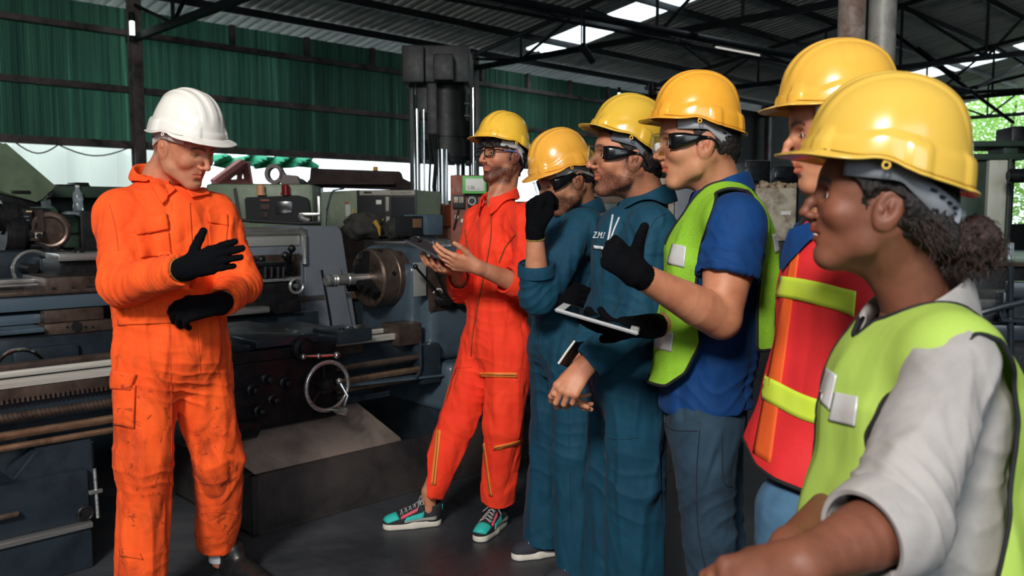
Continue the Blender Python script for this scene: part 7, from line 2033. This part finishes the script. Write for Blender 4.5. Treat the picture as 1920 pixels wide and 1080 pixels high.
def chest_letters(su, txt, u, v, size, mat, parent, name='embroidered_letters', tilt=0):
    h, n = su.hit_px(u, v, 0.003)
    z = n.normalized(); x = Vector((0, 0, 1)).cross(z).normalized(); y = z.cross(x)
    m = Matrix([[x[i], y[i], z[i], h[i]] for i in range(3)] + [[0, 0, 0, 1]])
    return text_obj(name, txt, size, mat, parent, m @ Matrix.Rotation(R(tilt), 4, 'Z'), 0.0006)
WH = flat('white_thread', (214, 220, 222), 0.7)
base3 = man3.location.copy()
for o in (chest_letters(su, 'Z.M.N.', 1018, 484, 0.030, WH, cov),): pass

# ================================================================== 4. blue coverall, hands folded in front
fwd = yawv(184)
aL = dict(S=Wv(1222, 432, 2.62), E=Wv(1198, 604, 2.54), Wr=Wv(1096, 688, 2.52), bare_from=0.75, forearm=(0.04, 0.044, 0.028))
aL['hand'] = (HandFrame(aL['Wr'], (-0.62, -0.25, -0.72), (-0.35, -0.85, 0.35), -1), hand_cones((34, 38, 42, 46), (2, 0, -1, -3), (25, 35, 25), 1.05))
aR = dict(S=Wv(1192, 432, 2.94), E=Wv(1130, 600, 2.86), Wr=Wv(1092, 672, 2.62), bare_from=0.75, forearm=(0.04, 0.044, 0.028))
aR['hand'] = (HandFrame(aR['Wr'], (-0.35, -0.3, -0.9), (-0.9, 0.1, 0.2), 1), hand_cones((30, 34, 38, 44), (2, 0, -1, -3), (30, 20, 20), 1.05))
S4 = pose(fwd=fwd, N=Wv(1212, 368, 2.80), C=Wv(1190, 475, 2.78), W=Wv(1180, 610, 2.78), H=Wv(1180, 695, 2.78), arms=[aL, aR], rw=0.158, ww=0.148, hw=0.155, f=0.80,
          legs=[(Wv(1196, 715, 2.69), Wv(1192, 900, 2.68), Wv(1190, 1120, 2.72)), (Wv(1160, 715, 2.87), Wv(1150, 900, 2.88), Wv(1145, 1110, 2.90))])
S4['head'] = head_at(1192, 299, 2.68, NEAR_L, 184, 5, 0, 1.06)
man4, _b = person('smiling man in blue coverall with safety glasses pushed under his tilted hard hat, hands folded', S4, SK_LIGHT,
                  dict(jaw=1.02, nose=1.2, chin=0.003, stubble=1.2, lid=0.2, look=(1, 0, 0.1), beardc=(0.22, 0.18, 0.18)))
man4['label'] = 'unshaven man in blue coverall, white zip at his chest, hands folded in front'
lo, hi = bounds(S4, 0.15); lo[2] = 0.0
v = Vol(lo, hi, 0.0055)
torso_vol(v, S4, 0.010)
for l in S4['legs']: leg(v, l, (0.104, 0.085, 0.092), 0.004, 0.04)
sleeve(v, aL, (0.070, 0.064, 0.062, 0.050), 0.90); sleeve(v, aR, (0.068, 0.062, 0.058, 0.050), 0.90)
neck_hole(v, S4, 0.062); neck_v(v, S4, 0.10, 0.028)
P, Fc, cov = finish(v, S4, std_folds(S4, 1.0), 0.006, 34, 'coverall', BLUE, man4)
su = Surf(P, Fc)
c = collar(man4, BLUE, S4['N'] - V(0, 0, 0.0), fwd, S4['lat'], (0.084, 0.076), 0.046, 0.064, 0.35, 0.055, 0.055, up=unit(V(-0.22, -0.05, 1))); drape_collar(su, c)
cuff_ring(aL, 0.90, 0.051, BLUE, cov, 0.04)
seam(su, [(1150, 404), (1145, 430), (1138, 465)], 'zip', flat('white_zip', (0, 0, 0)), cov, 0.0035, 0.003)
seam(su, [(1162, 408), (1152, 430), (1146, 448)], 'zip', flat('white_zip', (0, 0, 0)), cov, 0.0030, 0.003)
patch(su, [(1114, 460), (1132, 462), (1132, 468), (1114, 466)], 'pen_pocket_trim', WH, cov, 0.004, 8, 3)
for px in ([(1250, 400), (1225, 416), (1205, 470)], [(1120, 500), (1126, 560), (1128, 600)], [(1230, 720), (1236, 860), (1240, 1000)], [(1122, 818), (1160, 824), (1200, 820)]): seam(su, px, 'seam', BLSEAM, cov, 0.0014, 0.0007)
chest_letters(su, 'Z.M.N.', 1128, 442, 0.030, WH, cov)
hair_shell(S4['head'], man4, HAIR_DK, 'short', 4, 0.005)
safety_glasses(S4['head'], man4)
helmet(S4['head'], man4, (220, 178, 62), 'lemon_yellow_helmet_shell', (112, 118, 126), tilt=12, lift=0.008, size=1.0)
rebase(man4)
ph = empty('mobile_phone', 'white-edged phone held at the waist beside folded bare hands', 'phone')
a, b_ = Wv(1047, 682, 2.50), Wv(1070, 650, 2.50); x = unit(b_ - a); y = unit(V(0.5, 0.75, -0.2) - (V(0.5, 0.75, -0.2) @ x) * x); z = np.cross(x, y); L = 0.14
mb = MB(); mb.prism([a, a + x * L * 0.6, a + x * L * 0.6 + y * 0.07, a + y * 0.07], z * 0.007, 0.002); mb.build('case', MT['pblack'], ph)
mb = MB(); mb.tube([a - x * 0.0, a + x * L * 0.3 - y * 0.002, a + x * L * 0.6], 0.0035, 8); mb.build('edge', flat('white_label', (0, 0, 0)), ph)
rebase(ph)

# ================================================================== 5. lime vest over blue polo, jeans, thumb up, tablet
POLO = cloth_mat('royal_blue_pique', (3, 60, 120), (2, 48, 98), 0.8, 1200, 0.5)
JEAN = cloth_mat('washed_blue_denim', (44, 68, 86), (24, 38, 52), 0.85, 1400, 0.9, gate=0.5)
LIME = mesh_fabric('lime_net', (168, 226, 66), 300, 0.16, 0.22)
TAPE = flat('silver_reflective_tape', (206, 206, 204), 0.35, 0.2)
PIPE = flat('black_binding', (18, 19, 22), 0.8)
fwd = yawv(174)
aL = dict(S=Wv(1382, 418, 2.20), E=Wv(1352, 598, 2.13), Wr=Wv(1192, 512, 2.00), glove=1, cuff=0.034, upper=(0.060, 0.060, 0.050), forearm=(0.050, 0.052, 0.029), bare_from=0.0, h=0.003)
aL['hand'] = (HandFrame(aL['Wr'], (-0.76, -0.12, 0.62), (-0.15, -0.97, -0.05), -1), hand_cones((80, 82, 84, 86), (1, 0, 0, -2), (56, 5, -8), 0.86, fat=1.18, bend2=1.2))
aR = dict(S=Wv(1340, 412, 2.58), E=Wv(1318, 600, 2.50), Wr=Wv(1222, 612, 2.28), glove=1, cuff=0.034, upper=(0.054, 0.054, 0.048), forearm=(0.046, 0.048, 0.028), bare_from=0.0, h=0.0035)
aR['hand'] = (HandFrame(aR['Wr'], (-0.95, -0.15, -0.02), (0.1, -0.3, -0.95), 1), hand_cones((12, 14, 18, 20), (3, 1, -2, -4), (35, -30, 10), 1.1, fat=1.12))
S5 = pose(fwd=fwd, N=Wv(1352, 356, 2.42), C=Wv(1352, 480, 2.40), W=Wv(1338, 640, 2.40), H=Wv(1322, 770, 2.40), arms=[aL, aR], rw=0.165, ww=0.150, hw=0.150, f=0.74,
          legs=[(Wv(1318, 800, 2.32), Wv(1330, 1010, 2.30), Wv(1345, 1290, 2.34)), (Wv(1332, 800, 2.48), Wv(1350, 1010, 2.50), Wv(1360, 1280, 2.56))])
S5['head'] = head_at(1325, 271, 2.33, NEAR_L, 178, -1, 0, 1.04)
man5, _b = person('man in lime vest over blue polo and jeans giving a thumbs up in black glove', S5, SK_MID,
                  dict(jaw=1.0, nose=0.95, chin=-0.002, stubble=0.0, lid=0.2, look=(1, 0, 0), lips=1.15, cheek=1.04, buzz=0.9))
jv = Vol(S5['H'] - V(0.24, 0.28, 0.80), S5['H'] + V(0.24, 0.26, 0.13), 0.0055)
jv.cone(S5['H'] - V(0, 0, 0.03), S5['H'] + V(0, 0, 0.05), 0.148, 0.148, 0.01, fwd, 0.78)
for l in S5['legs']: leg(jv, l, (0.094, 0.070, 0.062), 0.0, 0.03)
S5j = dict(S5); S5j['arms'] = []; S5j['crumple'] = 0.005
fl = []
for l in S5['legs']:
    fl.append((l[0] - V(0, 0, 0.06), 0.11, 0.0045, V(0.8, 0.3, 1), 0.050)); fl.append((l[1] + V(0, 0, 0.06), 0.13, 0.0045, V(-0.7, 0.2, 1), 0.055)); fl.append((l[1] - V(0, 0, 0.16), 0.11, 0.004, V(0.8, 0, 1), 0.05))
P, Fc, jn = finish(jv, S5j, fl, 0.0, 41, 'jeans', JEAN, man5)
su = Surf(P, Fc)
DS = flat('denim_stitch', (24, 34, 48), 0.8)
for px in ([(1312, 806), (1306, 900), (1310, 1000), (1326, 1078)], [(1246, 792), (1262, 806), (1308, 808)], [(1354, 812), (1356, 900), (1372, 912)]): seam(su, px, 'seam', DS, jn, 0.0016, 0.0008)
pv_ = Vol(*bounds(S5, 0.15), 0.0055)
torso_vol(pv_, S5, 0.002)
pv_.cone(S5['H'] + V(0, 0, 0.03), S5['H'] - V(0, 0, 0.06), 0.160, 0.166, 0.01, fwd, 0.82)
hz_ = W(1310, 805, 2.3).z
pv_.cut((0, 0, hz_), (0.08, 0, -1))
for a in (aL, aR):
    u_ = a['E'] - a['S']; e = a['S'] + u_ * (0.58 if a is aL else 0.55); pv_.cone(a['S'], e, 0.074, 0.080, 0.04, cap='b'); pv_.cone(e - unit(u_) * 0.03, e + unit(u_) * 0.03, 0.068, 0.074, 0.002, sub=True)
neck_hole(pv_, S5, 0.062); neck_v(pv_, S5, 0.06, 0.02)
S5p = dict(S5); S5p['crumple'] = 0.005
fl = [(aL['S'] * 0.6 + aL['E'] * 0.4, 0.12, 0.005, V(0.7, 0, 0.7), 0.05), (S5['W'] - V(0, 0, 0.05), 0.2, 0.006, V(0.2, 0, 1), 0.05), (aL['S'] + V(-0.05, 0, -0.08), 0.1, 0.005, V(1, 0, 0.3), 0.03)]
P, Fc, po = finish(pv_, S5p, fl, 0.005, 44, 'polo_shirt', POLO, man5, zlo=0.9, hem=hz_)
su = Surf(P, Fc)
c = collar(man5, POLO, S5['N'] + V(0, 0, 0.006), fwd, S5['lat'], (0.078, 0.072), 0.050, 0.058, 0.35, 0.045, 0.035, up=unit(V(-0.22, 0, 1))); drape_collar(su, c, 0.006)
for px in ([(1306, 505), (1350, 512), (1398, 520)],): seam(su, px, 'sleeve_hem', flat('navy_stitch', (6, 34, 84), 0.8), po, 0.0014, 0.0008)
def vest(S, parent, mat, frontline, backline, Yn, h=0.007, gr=0.022, flare=0.02, hem=None, name='safety_vest', open_front=None, seed=0, pipe=0.0045, neck=0.078, fdrop=0.08, top=None, strap=0.155, pipemat=None, low=0.3):
    """loose vest: the trunk surface, opened at the neck, the sides and the hem. frontline/backline: pixels down the side edges"""
    S = dict(S); lo, hi = bounds(S, 0.2); lo[2] = S['H'][2] - low
    v = Vol(lo, hi, h)
    torso_vol(v, S, gr, flare=flare)
    v.cone(S['H'], S['H'] - V(0, 0, low), S.get('hw', 0.165) + gr + flare, S.get('hw', 0.165) + gr + flare * 1.2, 0.02, S['fwd'], S.get('f', 0.7) + 0.06)
    P, Fc = v.mesh(2); N_ = vnormals(P, Fc)
    d = drape(P, 0.012, 0.09, seed + 3, S['H'][2] - low - 0.05, S['SL'][2] + 0.02) + crumple(P, 0.005, seed, 6.0)
    P = P + N_ * d[:, None]; P = laplace(P, Fc, 1, 0.4)
    C0 = S['N']; fw = S['fwd']; lt = S['lat']
    def conv(line): 
        q = np.array([[(Wv(u, v_, Yn) - C0) @ fw, Wv(u, v_, Yn)[2]] for u, v_ in line]); return q[np.argsort(q[:, 1])]
    A = conv(frontline); Bk = conv(backline); HZ = conv(hem) if hem is not None else None
    ztop = S['SL'][2] - 0.02 if top is None else top
    up = unit(S['head'].o - S['N'])
    def g(Q):
        a = (Q - C0) @ fw; z = Q[:, 2]; l = (Q - C0) @ lt
        a1 = np.interp(z, A[:, 1], A[:, 0]); a2 = np.interp(z, Bk[:, 1], Bk[:, 0])
        side = np.maximum(a - a1, a2 - a)
        r = side if True else side
        # across the shoulder the strap joins front and back
        strapk = np.minimum(strap - np.abs(l), (z - ztop))
        r = np.maximum(r, strapk)
        # neck opening
        q = Q - (C0 - up * 0.02); al = q @ up; rad = np.linalg.norm(q - al[:, None] * up, axis=1)
        fd = np.clip(a, 0, 0.12) / 0.12
        rn = np.maximum(rad - neck, -al - 0.06)
        ax_ = l / 1.0; dn = np.where(a > 0, (C0[2] + 0.06 - fdrop - z) * 0.9 + np.abs(l) * 0.9 + 0.0, 9.0)
        vneck = np.where(a > 0.0, np.maximum(np.abs(l) - 0.052 + np.clip(C0[2] - 0.0 - z, 0, 1) * 0.45, (C0[2] - fdrop) - z), 9)
        r = np.minimum(r, np.minimum(rn, 9)); r = np.minimum(r, np.where((a > 0), np.maximum(np.abs(l) * 1.0 - 0.075, (C0[2] - fdrop + 1.2 * np.abs(l)) - z + 0.0) , 9))
        if HZ is not None:
            r = np.minimum(r, z - np.interp(a, HZ[np.argsort(HZ[:, 0])][:, 0], HZ[np.argsort(HZ[:, 0])][:, 1]))
        return r
    P, Fc, loops = cut_cloth(P, Fc, g)
    # where the front panels meet: nothing sewn, just worn closed
    ro = make_obj(name, P, Fc, mat, parent); solid(ro, 0.0016, 0)
    piping(P, loops, 'binding', pipemat or PIPE, ro, pipe)
    return ro, Surf(P, Fc)
v5, su5 = vest(S5, man5, LIME, [(1350, 335), (1340, 370), (1322, 420), (1312, 480), (1304, 560), (1312, 640), (1316, 760)], [(1390, 335), (1402, 370), (1416, 420), (1424, 500), (1420, 600), (1418, 660), (1418, 760)], 2.25, seed=51,
               gr=0.026, hem=[(1200, 738), (1250, 728), (1285, 700), (1312, 640), (1360, 630), (1430, 660), (1480, 660)], low=0.12, flare=0.03, fdrop=0.16)
patch(su5, [(1262, 457), (1288, 462), (1284, 502), (1252, 494)], 'reflective_patch', TAPE, v5, 0.003, 10, 10)
patch(su5, [(1226, 615), (1264, 624), (1260, 660), (1222, 650)], 'reflective_patch', TAPE, v5, 0.003, 10, 10)
patch(su5, [(1446, 440), (1458, 436), (1466, 470), (1452, 474)], 'reflective_patch', TAPE, v5, 0.003, 6, 8)
safety_glasses(S5['head'], man5)
hair_shell(S5['head'], man5, HAIR_BK, 'short', 14, 0.001)
helmet(S5['head'], man5, (238, 168, 54), 'amber_yellow_helmet_shell', (168, 172, 176), tilt=3, lift=0.010, size=1.0)
rebase(man5)
tb = empty('tablet_computer', 'white-framed tablet held flat in a black glove in front of the blue coverall', 'tablet')
a, b_ = Wv(1040, 578, 2.16), Wv(1198, 624, 2.12); x = unit(b_ - a); L = np.linalg.norm(b_ - a); y = unit(V(0.12, 0.98, 0.0) - (V(0.12, 0.98, 0.0) @ x) * x); z = np.cross(x, y)
mb = MB(); mb.prism([a, b_, b_ + y * 0.165, a + y * 0.165], z * -0.008, 0.003); mb.build('casing', flat('silver_casing', (190, 190, 192), 0.3, 0.5), tb)
mb = MB(); mb.prism([a + x * 0.003 + y * 0.003, b_ - x * 0.003 + y * 0.003, b_ + y * 0.162 - x * 0.003, a + y * 0.162 + x * 0.003], z * 0.0008); mb.build('bezel', flat('white_bezel', (230, 230, 228), 0.2), tb)
mb = MB(); mb.prism([a + x * 0.024 + y * 0.009 + z * 0.0009, b_ - x * 0.024 + y * 0.009 + z * 0.0009, b_ + y * 0.155 - x * 0.024 + z * 0.0009, a + y * 0.155 + x * 0.024 + z * 0.0009], z * 0.0006); mb.build('screen', MT['screen'], tb)
mb = MB(); q = b_ - x * 0.012 + y * 0.08 + z * 0.001; mb.torus(q, z, 0.005, 0.0006, 20, 6); mb.build('home_button', flat('silver_casing', (0, 0, 0)), tb)
rebase(tb)

# ================================================================== 6. red vest with lime bands
REDV = mesh_fabric('red_orange_net', (250, 58, 62), 420, 0.10, 0.2)
LTAPE = flat('lime_reflective_tape', (206, 232, 70), 0.3)
fwd = yawv(170)
aL = dict(S=Wv(1655, 500, 1.70), E=Wv(1700, 720, 1.66), Wr=Wv(1690, 900, 1.62))
aR = dict(S=Wv(1560, 470, 2.00), E=Wv(1560, 690, 1.98), Wr=Wv(1480, 850, 1.90))
S6 = pose(fwd=fwd, N=Wv(1572, 410, 1.84), C=Wv(1592, 560, 1.83), W=Wv(1578, 760, 1.83), H=Wv(1555, 900, 1.83), arms=[aL, aR], rw=0.158, ww=0.148, hw=0.155, f=0.76,
          legs=[(Wv(1500, 960, 1.75), Wv(1480, 1260, 1.74), Wv(1480, 1500, 1.80)), (Wv(1510, 960, 1.92), Wv(1470, 1260, 1.94), Wv(1470, 1460, 1.98))])
S6['head'] = head_at(1465, 289, 1.84, NOSE, 174, -3, 0, 1.03)
man6, _b = person('man in red vest with lime reflective bands, half hidden behind the curly-haired woman', S6, SK_MID,
                  dict(jaw=0.98, nose=0.92, chin=-0.003, lid=0.3, look=(1, 0, -0.1), lips=1.1, cheek=1.03, buzz=0.8))
jv = Vol(S6['H'] - V(0.26, 0.26, 0.62), S6['H'] + V(0.22, 0.26, 0.12), 0.0055)
jv.cone(S6['H'] - V(0, 0, 0.03), S6['H'] + V(0, 0, 0.05), 0.150, 0.150, 0.01, fwd, 0.78)
for l in S6['legs']: leg(jv, l, (0.092, 0.074, 0.066), 0.0, 0.03)
S6j = dict(S6); S6j['arms'] = []; S6j['crumple'] = 0.006
JEAN2 = cloth_mat('mid_blue_denim', (74, 112, 142), (48, 80, 108), 0.85, 1400, 0.7)
finish(jv, S6j, [(l[0] - V(0, 0, 0.1), 0.12, 0.005, V(0.4, 0, 1), 0.04) for l in S6['legs']], 0.0, 61, 'jeans', JEAN2, man6)
pv_ = Vol(*bounds(S6, 0.13), 0.007)
torso_vol(pv_, S6, 0.0); neck_hole(pv_, S6, 0.060)
for a in (aL, aR): pv_.cone(a['S'], a['S'] * 0.45 + a['E'] * 0.55, 0.068, 0.072, 0.04, cap='b')
P, Fc, po = finish(pv_, S6, [], 0.003, 64, 'polo_shirt', POLO, man6, zlo=0.6)
c = collar(man6, POLO, S6['N'] + V(-0.02, 0, 0.0), fwd, S6['lat'], (0.080, 0.074), 0.046, 0.060, 0.25, 0.050, 0.05, up=unit(V(-0.2, 0, 1))); drape_collar(Surf(P, Fc), c, 0.03)
for v_ in c.data.vertices: pass
v6, su6 = vest(S6, man6, REDV, [(1700, 400), (1720, 480), (1730, 620), (1730, 760), (1720, 1000)], [(1730, 400), (1740, 480), (1750, 620), (1750, 760), (1740, 1000)], 1.70, seed=71, gr=0.030,
               hem=[(1395, 842), (1425, 892), (1500, 908), (1600, 912), (1760, 900)], low=0.10, flare=0.035, fdrop=0.03, neck=0.070)
patch(su6, [(1486, 470), (1500, 470), (1446, 870), (1412, 850)], 'front_panel', mesh_fabric('orange_net', (255, 110, 50), 420, 0.10, 0.2), v6, 0.0015, 6, 30)
def tape_band(su, pixtop, pixbot, name, mat, parent, nu=60, nv=6, lift=0.003):
    T_ = smooth_path(pixtop, 4); B_ = smooth_path(pixbot, 4); n = len(T_); P = []; last = None
    for j in range(nv):
        f = j / (nv - 1)
        for i in range(n):
            q = T_[i] * (1 - f) + B_[i] * f; h, _n = su.hit_px(q[0], q[1], lift); h = last if h is None else h; last = h; P.append(tuple(h))
    P = np.array(P); o = make_obj(name, P, grid_faces(n, nv), mat, parent); solid(o, 0.002, 0); return o
tape_band(su6, [(1466, 518), (1500, 522), (1540, 530), (1580, 540), (1606, 546)], [(1456, 556), (1496, 562), (1536, 572), (1572, 582), (1602, 594)], 'reflective_band', LTAPE, v6)
tape_band(su6, [(1424, 698), (1460, 716), (1500, 736), (1540, 750), (1600, 762)], [(1416, 740), (1450, 758), (1490, 780), (1530, 794), (1600, 806)], 'reflective_band', LTAPE, v6)
hair_shell(S6['head'], man6, HAIR_BK, 'short', 24, 0.001)
helmet(S6['head'], man6, (224, 172, 68), 'pale_yellow_helmet_shell', (200, 200, 198), tilt=2, lift=0.006, size=1.02)
rebase(man6)

# ================================================================== 7. woman, nearest the camera
SHIRT = cloth_mat('off_white_linen', (160, 155, 152), (134, 131, 130), 0.85, 300, 0.5)
LIME2 = mesh_fabric('pale_lime_net', (192, 222, 104), 700, 0.08, 0.3)
fwd = yawv(188)
aL = dict(S=Wv(1792, 680, 1.17), E=Wv(1668, 985, 1.05), Wr=Wv(1500, 1058, 0.97), bare_from=0.0, forearm=(0.042, 0.044, 0.026), h=0.003)
aL['hand'] = (HandFrame(aL['Wr'], (-0.85, 0.25, -0.45), (-0.4, -0.7, 0.6), -1), hand_cones((30, 34, 38, 42), (2, 0, -1, -3), (25, 35, 25), 0.95))
aR = dict(S=Wv(1670, 640, 1.46), E=Wv(1610, 925, 1.40), Wr=Wv(1478, 1030, 1.14), bare_from=0.0, forearm=(0.040, 0.042, 0.026), h=0.003)
aR['hand'] = (HandFrame(aR['Wr'], (-0.5, -0.5, -0.7), (-0.85, 0.1, 0.3), 1), hand_cones((30, 34, 38, 42), (2, 0, -1, -3), (25, 35, 25), 0.95))
S7 = pose(fwd=fwd, N=Wv(1718, 570, 1.33), C=Wv(1724, 760, 1.31), W=Wv(1708, 1000, 1.31), H=Wv(1705, 1200, 1.32), arms=[aL, aR], rw=0.128, ww=0.132, hw=0.155, f=0.90, sr=0.050, nr=0.048,
          legs=[(Wv(1720, 1230, 1.24), Wv(1720, 1800, 1.24), V(0.60, 1.24, 0.12)), (Wv(1690, 1230, 1.40), Wv(1690, 1700, 1.40), V(0.62, 1.42, 0.12))])
S7['head'] = head_at(1668, 392, 1.23, NEAR_L, 164, 9, 0, 0.91)
woman, _b = person('woman with curly brown bun in pale lime vest over white shirt', S7, SK_DARK,
                   dict(jaw=0.93, nose=1.0, chin=-0.004, lid=0.2, look=(1, 0, -0.05), lips=1.35, lipc=(0.92, 0.50, 0.50), open=0.010, cheek=1.04, brow=1.0, h=0.0022, blush=1))
lo, hi = bounds(S7, 0.14); lo[2] = S7['H'][2] - 0.05
v = Vol(lo, hi, 0.0048)
torso_vol(v, S7, -0.002)
v.cone(aL['S'], aL['E'], 0.052, 0.063, 0.04); e = aL['E'] + (aL['Wr'] - aL['E']) * 0.28; d = unit(aL['Wr'] - aL['E'])
v.cone(aL['E'], e, 0.064, 0.060, 0.02, cap='b'); v.cone(e - d * 0.03, e + d * 0.03, 0.054, 0.054, 0.002, sub=True)
v.cone(aR['S'], aR['E'], 0.060, 0.060, 0.04, cap='b')
neck_hole(v, S7, 0.062); neck_v(v, S7, 0.10, 0.04)
fl = [(aL['E'], 0.10, 0.006, unit(V(-1, 0, -0.4)), 0.03), (aL['S'] * 0.5 + aL['E'] * 0.5, 0.14, 0.004, V(1, 0, 0.25), 0.035), (S7['W'] + V(0.05, 0, 0.1), 0.16, 0.007, V(0.5, 0, 1), 0.05), (aL['S'], 0.12, 0.005, V(1, 0, -0.6), 0.04)]
S7c = dict(S7); S7c['crumple'] = 0.004
P, Fc, sh = finish(v, S7c, fl, 0.004, 80, 'shirt', SHIRT, woman, zlo=0.5)
su = Surf(P, Fc)
mb = MB(); mb.lathe(e + d * 0.004, -d, [(-0.004, 0.054), (-0.006, 0.060), (0.0, 0.064), (0.028, 0.070), (0.05, 0.071), (0.055, 0.066), (0.054, 0.056)], 56)
for f in [f for f in mb.bm.faces if len(f.verts) > 4]: mb.bm.faces.remove(f)
mb.build('rolled_cuff', SHIRT, sh)
c = collar(woman, SHIRT, S7['N'] + V(0.0, 0, 0.0), fwd, S7['lat'], (0.076, 0.070), 0.056, 0.080, 0.45, 0.060, 0.05, up=unit(V(-0.16, 0, 1))); drape_collar(su, c, 0.007)
v7, su7 = vest(S7, woman, LIME2, [(1785, 600), (1742, 636), (1694, 690), (1652, 760), (1630, 820), (1640, 900), (1660, 1200)], [(1800, 600), (1830, 636), (1866, 700), (1874, 780), (1862, 860), (1840, 950), (1800, 1090)], 1.20,
               seed=91, gr=0.022, low=0.06, flare=0.028, fdrop=0.055, h=0.005, strap=0.19, pipe=0.0035, neck=0.088, top=S7['SL'][2] + 0.035)
patch(su7, [(1568, 735), (1612, 745), (1606, 800), (1556, 788)], 'reflective_patch', TAPE, v7, 0.003, 12, 12)
patch(su7, [(1552, 690), (1572, 704), (1558, 770), (1536, 748)], 'reflective_patch', TAPE, v7, 0.003, 8, 12)
patch(su7, [(1876, 770), (1902, 762), (1906, 818), (1880, 828)], 'reflective_patch', TAPE, v7, 0.003, 8, 8)
# trousers, mostly out of frame
jv = Vol(S7['H'] - V(0.24, 0.26, 0.80), S7['H'] + V(0.24, 0.26, 0.12), 0.008)
jv.cone(S7['H'] - V(0, 0, 0.03), S7['H'] + V(0, 0, 0.05), 0.150, 0.145, 0.01, fwd, 0.82)
for l in S7['legs']: leg(jv, l, (0.09, 0.068, 0.06), 0.0, 0.03)
P, Fc = jv.mesh(1); make_obj('trousers', P, Fc, flat('dark_trousers', (30, 32, 38), 0.8), woman)
# hair: shell over the skull, bun and loose curls
fr = S7['head']
hs_ = hair_shell(fr, woman, HAIR_CR, 'bun', 3, 0.006)
bc = V(-0.152, 0.0, -0.042)
rnd = random.Random(12)
v = Vol(fr.w(bc) - 0.085, fr.w(bc) + 0.085, 0.003)
v.ell(fr.w(bc), (0.036, 0.034, 0.034), 0.01)
for i in range(70):
    d = unit(V(rnd.gauss(0, 1), rnd.gauss(0, 1), rnd.gauss(0, 1))); v.ell(fr.w(bc) + d * 0.032, (rnd.uniform(0.007, 0.012),) * 3, 0.006)
P, Fc = v.mesh(1); N_ = vnormals(P, Fc); P = P + N_ * (0.003 * vnoise(P, 120.0) + 0.0025 * vnoise(P, 260.0))[:, None]
bun = make_obj('hair_bun', P, Fc, HAIR_BR, woman)
mb = MB()
def curl(p0, dr, L, rad, turns, r=0.0009, n=22):
    dr = unit(dr); a = unit(np.cross(dr, V(0.3, 0.5, 0.8))); b_ = np.cross(dr, a); pts = []
    ph = rnd.uniform(0, 6.28)
    for i in range(n):
        t = i / (n - 1); an = ph + turns * 2 * math.pi * t; pts.append(p0 + dr * L * t + (a * math.cos(an) + b_ * math.sin(an)) * rad * (0.3 + 0.7 * t) + V(0, 0, -0.012 * t * t))
    mb.tube(pts, r, 4)
for i in range(420):
    d = unit(V(rnd.gauss(0, 1), rnd.gauss(0, 1), rnd.gauss(0, 1))); curl(fr.w(bc) + d * 0.036, d + V(rnd.uniform(-0.9, 0.9), rnd.uniform(-0.9, 0.9), rnd.uniform(-0.9, 0.9)), rnd.uniform(0.008, 0.022), rnd.uniform(0.002, 0.005), rnd.uniform(0.8, 2), 0.0007, 14)
mb.build('loose_curls', HAIR_BR, bun)
mb = MB()
for i in range(50):
    a = rnd.uniform(0.55, 1); p0 = fr.w((0.035 - 0.13 * a, 0.074 + 0.008 * math.sin(a * 3.1), 0.020 - 0.060 * a + rnd.uniform(-0.022, 0.02))); curl(p0, fr.d(V(-0.7, 0.25, -0.5)) + V(rnd.uniform(-0.5, 0.5), rnd.uniform(-0.3, 0.3), rnd.uniform(-0.5, 0.5)), rnd.uniform(0.015, 0.035), rnd.uniform(0.002, 0.004), rnd.uniform(0.6, 1.6), 0.0006, 14)
mb.build('temple_wisps', HAIR_BR, hs_)
# smiling teeth
mb = MB()
for i in range(-4, 5): mb.box(fr.w((0.0872 - 0.0008 * i * i, i * 0.0046, -0.0660)) - 0.0030, fr.w((0.0872 - 0.0008 * i * i, i * 0.0046, -0.0690)) + 0.0030, 0.001)
mb.build('teeth', flat('tooth_white', (232, 224, 212), 0.25), woman)
helmet(fr, woman, (208, 170, 72), 'mustard_yellow_helmet_shell', (126, 130, 136), tilt=-2, lift=0.018, size=1.10, brim=0.038)
# small earring stud and blue glove tips of the neighbour are not visible enough to identify
rebase(woman)
